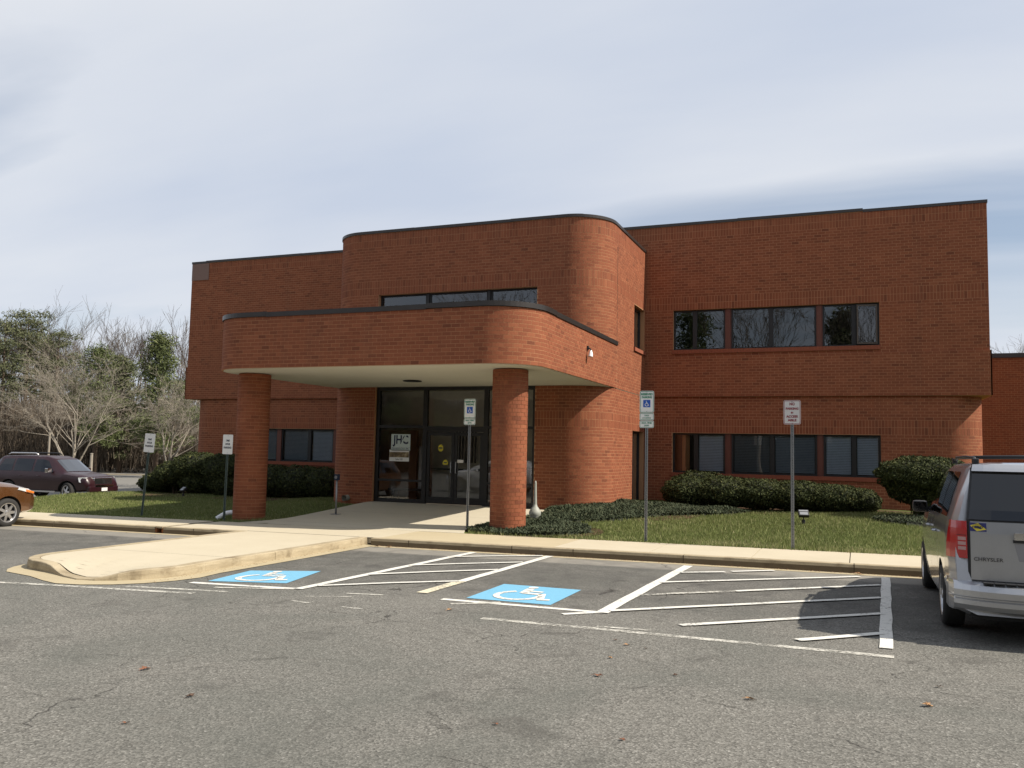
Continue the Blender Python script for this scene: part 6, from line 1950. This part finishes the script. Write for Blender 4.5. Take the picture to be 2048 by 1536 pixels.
# ---- juniper ground cover
def juniper(name, inside, box, n, seed, h0=0.30):
    rg = np.random.default_rng(seed)
    def inset(x, y):
        k = 0
        for dx_, dy_ in ((.22, 0), (-.22, 0), (0, .22), (0, -.22), (.45, 0), (-.45, 0), (0, .45), (0, -.45)):
            k += inside(x + dx_, y + dy_)
        return k / 8
    def hh(x, y): return h0 * (0.32 + 0.68 * inset(x, y)) * (0.8 + 0.25 * math.sin(x * 3.1 + y) * math.sin(y * 2.7 - x))
    nx = int((box[1] - box[0]) / 0.16); ny = int((box[3] - box[2]) / 0.16)
    xs = np.linspace(box[0], box[1], nx); ys = np.linspace(box[2], box[3], ny)
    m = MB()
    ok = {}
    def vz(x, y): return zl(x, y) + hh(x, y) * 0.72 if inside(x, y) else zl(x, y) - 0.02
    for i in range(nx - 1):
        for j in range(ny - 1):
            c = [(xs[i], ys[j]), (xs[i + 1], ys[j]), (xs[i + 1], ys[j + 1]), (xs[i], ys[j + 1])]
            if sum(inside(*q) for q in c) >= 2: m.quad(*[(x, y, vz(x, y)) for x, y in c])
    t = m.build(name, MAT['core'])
    tag(t, kind='stuff')
    X = rg.uniform(box[0], box[1], n * 3); Y = rg.uniform(box[2], box[3], n * 3)
    k = np.array([inside(a, b) for a, b in zip(X, Y)]); X, Y = X[k][:n], Y[k][:n]; n = len(X)
    Z = np.array([zl(a, b) + hh(a, b) * rg.uniform(0.6, 1.0) for a, b in zip(X, Y)])
    ang = rg.uniform(0, 2 * math.pi, n); up = rg.uniform(0.15, 0.75, n)
    d = np.c_[np.cos(ang) * np.sqrt(1 - up ** 2), np.sin(ang) * np.sqrt(1 - up ** 2), up]
    s = np.c_[-np.sin(ang), np.cos(ang), np.zeros(n)]
    L = rg.uniform(0.035, 0.085, n)[:, None]
    p = np.c_[X, Y, Z]
    V = np.empty((n, 4, 3)); V[:, 0] = p - d * L * 0.5; V[:, 1] = p + s * L * 0.22; V[:, 2] = p + d * L; V[:, 3] = p - s * L * 0.22
    o = np_mesh('sprays', V.reshape(-1, 3), np.arange(4 * n).reshape(-1, 4), MAT['juniper'], t, np.clip(rg.normal(0.45, 0.22, n), 0, 1))
    return t
juniper('juniper_ground_cover', bed_r, (-8.9, -1.0, 17.5, 25.6), 52000, 31, 0.17)
juniper('juniper_ground_cover', lambda x, y: ((x - 1.6) / 1.3) ** 2 + ((y - 23.3) / 0.7) ** 2 < 1, (0.2, 3.1, 22.5, 24.1), 3500, 32, 0.2)
# bare mulch corner in front of the first bed is part of the planting bed; yellow weed tuft beside it
# ---- trees
def limb_tree(seed, height, spread, levels, base_r, n_main, trunk_frac, up=0.6, sides=6, twig=0.006, wob=0.12, kids=(3, 4), droop=0.0):
    """segments of a bare tree: list of (points, radii, level)"""
    rg = random.Random(seed); out = []
    def grow(p, d, L, r, lev):
        n = 4 if lev < 2 else 3
        pts = [Vector(p)]; rad = [r]; dd = Vector(d)
        for i in range(n):
            dd = dd + Vector((rg.uniform(-wob, wob), rg.uniform(-wob, wob), rg.uniform(-wob, wob) * 0.6 + 0.05 * up - droop * lev)); dd.normalize()
            pts.append(pts[-1] + dd * L / n); rad.append(max(twig * 0.6, r * (1 - 0.62 * (i + 1) / n)))
        out.append((pts, rad, lev))
        if lev >= levels: return
        k = rg.randint(*kids) + (1 if lev == 0 else 0)
        for j in range(k):
            f = rg.uniform(0.28, 1.0) if j else 1.0
            i = min(n - 1, int(f * n)); q = pts[i].lerp(pts[i + 1], f * n - i if f < 1 else 1.0)
            a = rg.uniform(0, 2 * math.pi); t = rg.uniform(0.35, 0.85)
            side = Vector((math.cos(a), math.sin(a), 0.0)); side = (side - dd * side.dot(dd)); side.normalize()
            nd = (dd * math.cos(t) + side * math.sin(t) * spread); nd.z += 0.16 * up; nd.normalize()
            grow(q, nd, L * rg.uniform(0.52, 0.74), max(twig, rad[i] * rg.uniform(0.50, 0.68)), lev + 1)
    if trunk_frac > 0:
        pts = [Vector((0, 0, -0.3))]; rad = [base_r * 1.25]
        for i in range(1, 5):
            pts.append(Vector((rg.uniform(-.05, .05) * height * 0.06 * i, rg.uniform(-.05, .05) * height * 0.06 * i, height * trunk_frac * i / 4))); rad.append(base_r * (1 - 0.10 * i))
        out.append((pts, rad, -1)); top = pts[-1]; r0 = rad[-1]
    else:
        top = Vector((0, 0, -0.2)); r0 = base_r
    for k in range(n_main):
        a = 2 * math.pi * (k + rg.uniform(-0.25, 0.25)) / n_main; t = rg.uniform(0.18, 0.75) if k else 0.08
        d = Vector((math.cos(a) * math.sin(t) * spread, math.sin(a) * math.sin(t) * spread, math.cos(t))); d.normalize()
        grow(top, d, height * (1 - max(0, trunk_frac)) * rg.uniform(0.42, 0.60), r0 * rg.uniform(0.55, 0.8), 0)
    return out
def build_limbs(limbs, name, mat, parent, lev_min=-2, lev_max=99, sides=6):
    m = MB()
    for pts, rad, lev in limbs:
        if lev_min <= lev <= lev_max: m.tube(pts, rad, sides if lev < 1 else (4 if lev < 2 else 3), caps=False)
    return m.build(name, mat, parent, smooth=True)
def bare_tree(name, label, loc, seed, height, bark, group=None, rz=0.0, **kw):
    t = thing(name, label, 'tree', loc, rz, group)
    lb = limb_tree(seed, height, **kw)
    build_limbs(lb, 'trunk', MAT[bark], t, -2, 0); build_limbs(lb, 'crown', MAT[bark], t, 1, 99)
    return t
GZ = -0.55
x, y = pos_px(157, 47); bare_tree('bare_tree', 'pale leafless spreading tree behind the maroon sport utility', (x, y, GZ), 5, 6.9, 'bark_pale', 'leafless ornamental trees beside the far car park', spread=1.15, levels=5, base_r=0.15, n_main=6, trunk_frac=0.10, up=0.25, kids=(3, 4), wob=0.13, twig=0.0055)
x, y = pos_px(345, 46); bare_tree('bare_tree', 'pale leafless spreading tree close to the left end of the office', (x, y, GZ), 9, 5.6, 'bark_pale', 'leafless ornamental trees beside the far car park', spread=1.1, levels=5, base_r=0.14, n_main=5, trunk_frac=0.18, up=0.25, kids=(3, 4), wob=0.14, twig=0.0055)

def clump_leaves(centres, per, rad, flat, size, rg, aspect=0.25):
    C = np.repeat(np.array(centres), per, 0)
    d = rg.normal(size=C.shape); d /= np.linalg.norm(d, axis=1)[:, None]
    r = rad * rg.random(len(C))[:, None] ** 0.45
    p = C + d * r * np.array([1, 1, flat])
    nn = d + np.array([0, 0, 0.6]); nn /= np.linalg.norm(nn, axis=1)[:, None]
    return leaf_cloud(p, nn, size, rg, aspect)
def pine(seed, h, crown0, rad, base_r, mat, per=70, nbr=26, size=0.17, flat=0.5, taper=0.7, crad=0.75, name='pine_tree', label='', loc=(0, 0, 0), group=None):
    """trunk with whorled boughs; clumps of needles on the outer half of each bough"""
    rg = np.random.default_rng(seed); rr_ = random.Random(seed)
    t = thing(name, label, 'tree', loc, 0, group)
    m = MB(); top = (rr_.uniform(-.3, .3), rr_.uniform(-.3, .3), h)
    m.tube([(0, 0, -0.3), (top[0] * .2, top[1] * .2, h * 0.35), (top[0] * .6, top[1] * .6, h * 0.7), top], [base_r, base_r * 0.8, base_r * 0.45, 0.03], 7)
    m.build('trunk', MAT['bark_brown'], t, smooth=True)
    m = MB(); cen = []
    for k in range(nbr):
        f = crown0 + (1 - crown0) * (k + rr_.random()) / nbr; z = f * h; a = k * 2.4 + rr_.uniform(-.4, .4)
        u = (f - crown0) / (1 - crown0); L = rad * (1 - taper * u) * rr_.uniform(0.55, 1.15) * (0.65 + 0.35 * min(1, u * 5))
        up = rr_.uniform(0.0, 0.45)
        pts = [(top[0] * f * f, top[1] * f * f, z)]
        for i in range(1, 4): pts.append((pts[0][0] + math.cos(a) * L * i / 3, pts[0][1] + math.sin(a) * L * i / 3, z + L * up * (i / 3) ** 1.5))
        m.tube(pts, [base_r * 0.3 * (1 - u * 0.6), base_r * 0.2 * (1 - u * 0.6), 0.03, 0.012], 4)
        for i in range(3):
            g = rr_.uniform(0.45, 1.05); cen.append((pts[0][0] + math.cos(a) * L * g + rr_.uniform(-.35, .35), pts[0][1] + math.sin(a) * L * g + rr_.uniform(-.35, .35), z + L * up * g + rr_.uniform(-.1, .3)))
    cen.append((top[0], top[1], h))
    m.build('branches', MAT['bark_brown'], t)
    V, F = clump_leaves(cen, per, crad, flat, size, rg)
    np_mesh('crown', V, F, MAT[mat], t, np.clip(rg.normal(0.45, 0.22, len(F)), 0, 1))
    return t
def place(t, px, depth, scale=1.0, rz=0.0, label=None, z=GZ - 0.1):
    x, y = pos_px(px, depth); t.location = (x, y, z); t.scale = (scale,) * 3; t.rotation_euler = (0, 0, rz)
    if label: t['label'] = label
    return t
GW = 'trees of the wood behind the far car park'
# tall pines at far left
p1 = pine(41, 13.6, 0.46, 3.0, 0.24, 'pine', per=62, nbr=26, size=0.15, flat=0.5, taper=0.45, crad=0.85, label='tall pine with high flat crown, its top leaning above the cream building', group=GW); place(p1, 52, 74)
p2 = pine(42, 12.4, 0.46, 2.6, 0.22, 'pine', per=62, nbr=25, size=0.15, flat=0.5, taper=0.4, crad=0.85, label='tall pine touching the left edge of the photo', group=GW); place(p2, 6, 72)
c = copy_tree(p1); place(c, 108, 76, 0.90, 2.1, 'tall pine rightmost of the three high crowned pines')
c = copy_tree(p2); place(c, 82, 82, 0.98, 3.9, 'pine standing behind and between the two right hand high pines')
c = copy_tree(p1); place(c, -28, 80, 0.92, 5.2, 'pine mostly cut off by the left edge of the photo')
# green trees in the middle
e1 = pine(43, 9.9, 0.22, 2.6, 0.20, 'evergreen', per=90, nbr=30, size=0.15, flat=0.7, taper=0.75, crad=0.8, name='evergreen_tree', label='olive green evergreen behind the first pale leafless tree', group=GW); place(e1, 196, 68)
e2 = pine(44, 10.2, 0.20, 2.8, 0.20, 'evergreen', per=115, nbr=34, size=0.145, flat=0.8, taper=0.86, crad=0.78, name='evergreen_tree', label='bright green full evergreen nearest the left wall of the office', group=GW); place(e2, 318, 62)
e3 = pine(45, 9.4, 0.15, 1.7, 0.2, 'pine', per=90, nbr=34, size=0.16, flat=0.6, taper=0.75, crad=0.65, name='evergreen_tree', label='grey green narrow conifer between the two green evergreens', group=GW); place(e3, 245, 71)
c = copy_tree(e1); place(c, 372, 74, 0.8, 1.3, 'olive evergreen half hidden behind the left end wall of the office')
c = copy_tree(e3); place(c, 150, 80, 0.85, 0.7, 'grey green conifer between the pines and the olive evergreen')
# tall leafless trees
KW = dict(spread=0.75, levels=4, n_main=5, trunk_frac=0.34, up=0.7, kids=(3, 4), wob=0.10, twig=0.013)
b1 = bare_tree('bare_tree', 'tall leafless tree whose twigs rise above the pine crowns', (0, 0, 0), 51, 14.2, 'bark_grey', GW, base_r=0.19, **KW); place(b1, 38, 86)
b2 = bare_tree('bare_tree', 'rounded leafless tree behind the olive evergreen', (0, 0, 0), 52, 13.0, 'bark_grey', GW, base_r=0.18, **KW); place(b2, 205, 84)
b3 = bare_tree('bare_tree', 'slim leafless tree standing above the bright green evergreen', (0, 0, 0), 53, 13.4, 'bark_brown', GW, base_r=0.15, spread=0.5, levels=4, n_main=4, trunk_frac=0.42, up=0.9, kids=(3, 3), wob=0.08, twig=0.012); place(b3, 268, 82)
trees = [(b2, 84, 90, 0.98, 1.0, 'leafless tree between the high pines, further back'), (b1, 140, 88, 0.86, 2.2, 'leafless tree right of the three high pines'), (b2, 238, 90, 0.97, 4.0, 'leafless tree behind the grey green conifer'), (b3, 300, 88, 1.0, 3.0, 'slim leafless tree right behind the bright green evergreen'),
         (b3, 362, 76, 0.95, 1.5, 'slim leafless tree showing just left of the office wall'), (b1, -35, 84, 1.0, 3.3, 'leafless tree cut by the left edge of the photo'), (b3, 172, 78, 0.72, 0.5, 'thin leafless tree low behind the maroon sport utility'), (b3, 120, 80, 0.80, 5.0, 'thin leafless tree in the gap right of the pines'),
         (b1, 345, 92, 0.80, 4.4, 'leafless tree far behind the second pale spreading tree'), (b2, 395, 86, 0.9, 2.6, 'leafless tree furthest right, mostly behind the office')]
trees += [(b3, 14, 77, 0.92, 2.0, 'slim bare trunk at the far left between the first two pines'), (b3, 66, 79, 0.95, 4.2, 'slim bare trunk under the crown of the leaning pine'), (b3, 96, 77, 0.85, 1.1, 'slim bare trunk left of the third high pine'), (b3, 228, 76, 0.8, 2.7, 'slim leafless tree between the two green evergreens')]
for src, px_, dep, sc, rz, lab in trees:
    c = copy_tree(src); place(c, px_, dep, sc, rz, lab)
# brushy wood edge that reads as one mass
rg = np.random.default_rng(61)
def brush(name, pxs, d0, d1, n, hmax, seed, lab=None):
    rg = np.random.default_rng(seed)
    P = np.array([pos_px(a, b) for a, b in zip(rg.uniform(pxs[0], pxs[1], n), rg.uniform(d0, d1, n))])
    hs = hmax * (0.45 + 0.55 * np.abs(np.sin(P[:, 0] * 0.33 + 1.0) * np.sin(P[:, 1] * 0.21))) * rg.random(n) ** 0.75
    a = rg.uniform(0, 2 * math.pi, n); lean = rg.normal(0, 0.25, (n, 2)); L = rg.uniform(0.5, 1.5, n); w = rg.uniform(0.012, 0.035, n)
    V = np.empty((n, 4, 3)); b = np.c_[P, hs + GZ - 0.1]
    t = b + np.c_[lean * L[:, None], L]
    o = np.c_[np.cos(a) * w, np.sin(a) * w, np.zeros(n)]
    V[:, 0] = b - o; V[:, 1] = b + o; V[:, 2] = t + o * 0.3; V[:, 3] = t - o * 0.3
    m = np_mesh(name, V.reshape(-1, 3), np.arange(4 * n).reshape(-1, 4), MAT['brush'], None, np.clip(rg.normal(0.4, 0.25, n), 0, 1))
    return tag(m, kind='stuff')
brush('undergrowth', (-120, 420), 70, 84, 42000, 5.6, 62)
brush('woods', (-220, 460), 84, 110, 42000, 9.0, 63)
ug = MB()
xs_ = [pos_px(a, 92) for a in np.linspace(-260, 470, 24)]
for k, (p, q) in enumerate(zip(xs_, xs_[1:])):
    h1, h2 = 3.2 + 0.9 * math.sin(k * 1.7), 3.2 + 0.9 * math.sin((k + 1) * 1.7)
    ell(ug, ((p[0] + q[0]) / 2, (p[1] + q[1]) / 2, 0.2), (3.6, 2.6, h1), 10, 7, zmin=-1.2)
o = ug.build('thicket', MAT['brush_core'] if 'brush_core' in MAT else simple('thicket_core', (0.060, 0.050, 0.038), 0.95, var=0.4, scale=1.5), smooth=True); tag(o, kind='stuff')
# evergreen shrubs in the wood edge, posts, cream house
t = thing('cream_house', 'cream sided building glimpsed between pine trunks at the far left', 'building', (*pos_px(5, 125), -0.6), R(30))
m = MB(); m.box(-9, 6, -4, 4, 0, 6.4); m.build('wall', MAT['cream'], t)
m = MB(); m.prism([(-9.4, -4.5), (6.4, -4.5), (6.4, 4.5), (-9.4, 4.5)], 6.4, 6.6); m.build('roof', MAT['roof'], t)
for k in range(4):
    m = MB(); m.box(-7.6 + k * 3.4, -6.4 + k * 3.4, -4.06, -4.0, 3.9, 5.3); m.build('window', MAT['frame'], t)
t = thing('lot_post', 'pale thin post behind the roof of the maroon sport utility', 'post', (*pos_px(104, 52), GZ)); m = MB(); m.tube([(0, 0, 0), (0, 0, 3.15)], [0.07, 0.055], 8); m.build('shaft', MAT['bark_pale'], t); m = MB(); m.lathe([(0.0, 0.06), (0.075, 0.04), (0.08, 0.0)], (0, 0, 3.15), 10); m.build('cap', MAT['bark_pale'], t)
t = thing('lot_post', 'short pale post right of the maroon sport utility bonnet', 'post', (*pos_px(190, 56), GZ)); m = MB(); m.tube([(0, 0, 0), (0, 0, 1.75)], [0.10, 0.085], 8); m.build('shaft', MAT['bark_pale'], t); m = MB(); m.lathe([(0.0, 0.05), (0.10, 0.03), (0.105, 0.0)], (0, 0, 1.75), 10); m.build('cap', MAT['bark_pale'], t)
m = MB()
for a, b in zip(np.linspace(-60, 420, 13), np.linspace(-60, 420, 13)[1:]):
    p, q = pos_px(a, 66.5), pos_px(b - 1, 66.5)
    d = Vector((q[0] - p[0], q[1] - p[1])); d.normalize()
    m.quad((*p, GZ - 0.1), (*q, GZ - 0.1), (*q, GZ + 0.12), (*p, GZ + 0.12)); m.quad((*p, GZ + 0.12), (*q, GZ + 0.12), (q[0] - d.y * 0.2, q[1] + d.x * 0.2, GZ + 0.12), (p[0] - d.y * 0.2, p[1] + d.x * 0.2, GZ + 0.12))
o = m.build('far_kerb', MAT['kerb']); o['kind'] = 'structure'
# leafless tree beyond the annexe on the right
c = copy_tree(b1); place(c, 2062, 72, 0.80, 1.0, 'leafless tree top showing above the rear annexe roof'); c['group'] = ''
del c['group']
# trees across the car park behind the viewpoint: the windows mirror them
GB = 'trees across the car park mirrored in the windows'
for i, (src, x, y, sc, rz, lab) in enumerate(((b1, -7.5, -17.0, 1.15, 0.3, 'big leafless tree mirrored in the middle of the upper right windows'), (b2, 1.5, -21.0, 1.25, 1.9, 'leafless tree mirrored at the right of the upper right windows'), (e1, -13.5, -22.0, 1.5, 0.4, 'evergreen mirrored at the left of the upper right windows'),
        (b2, -21.0, -20.0, 1.2, 4.1, 'leafless tree mirrored in the tower windows'), (b1, -30.0, -24.0, 1.1, 2.2, 'leafless tree mirrored in the entrance transom'), (e2, -38.0, -24.0, 1.2, 1.2, 'evergreen mirrored beside the entrance doors'), (b3, -46.0, -22.0, 1.2, 0.2, 'slim leafless tree mirrored in the left entrance glass'),
        (e1, 8.5, -26.0, 1.45, 2.0, 'evergreen across the car park furthest right'), (b1, 14.0, -20.0, 1.1, 3.2, 'leafless tree across the car park furthest right'), (e3, -1.5, -27.0, 1.6, 3.0, 'tall conifer mirrored between the leafless trees'))):
    c = copy_tree(src); c.location = (x, y, zr(x) - 0.1); c.scale = (sc,) * 3; c.rotation_euler = (0, 0, rz); c['label'] = lab; c['group'] = GB
# white car across the car park, mirrored in the doors
w = copy_tree(cop); w.name = 'white_car'; w.location = (-14.6, 6.6, zr(-16)); w.rotation_euler = (0, 0, R(90)); w['label'] = 'white car parked out of frame, mirrored in the right entrance door'
wp = paint('white_car_paint', (0.72, 0.72, 0.72), 0.25, 0.0)
for ch in w.children:
    for sl in ch.material_slots:
        if sl.material == copper: sl.link = 'OBJECT'; sl.material = wp

# the wood across the car park behind the viewpoint, one mass
def brush_world(name, x0, x1, y0, y1, n, hmax, seed):
    rg = np.random.default_rng(seed)
    P = np.c_[rg.uniform(x0, x1, n), rg.uniform(y0, y1, n)]
    hs = hmax * (0.55 + 0.45 * np.abs(np.sin(P[:, 0] * 0.23 + 1.0))) * rg.random(n) ** 0.7
    a = rg.uniform(0, 2 * math.pi, n); L = rg.uniform(0.6, 2.0, n); w = rg.uniform(0.03, 0.08, n); lean = rg.normal(0, 0.3, (n, 2))
    b = np.c_[P, hs - 0.8]; t = b + np.c_[lean * L[:, None], L]; o = np.c_[np.cos(a) * w, np.sin(a) * w, np.zeros(n)]
    V = np.empty((n, 4, 3)); V[:, 0] = b - o; V[:, 1] = b + o; V[:, 2] = t + o * 0.3; V[:, 3] = t - o * 0.3
    return tag(np_mesh(name, V.reshape(-1, 3), np.arange(4 * n).reshape(-1, 4), MAT['brush'], None, np.clip(rg.normal(0.4, 0.25, n), 0, 1)), kind='stuff')
brush_world('woods', -75, 50, -42, -27, 60000, 13.0, 71)
ug = MB()
for k in range(26):
    ell(ug, (-78 + k * 5.2, -42 + 2 * math.sin(k * 2.1), 0.0), (4.2, 4.0, 6.5 + 2.0 * math.sin(k * 1.3)), 10, 7, zmin=-1.2)
o = ug.build('thicket', bpy.data.materials['thicket_core'], smooth=True); tag(o, kind='stuff')
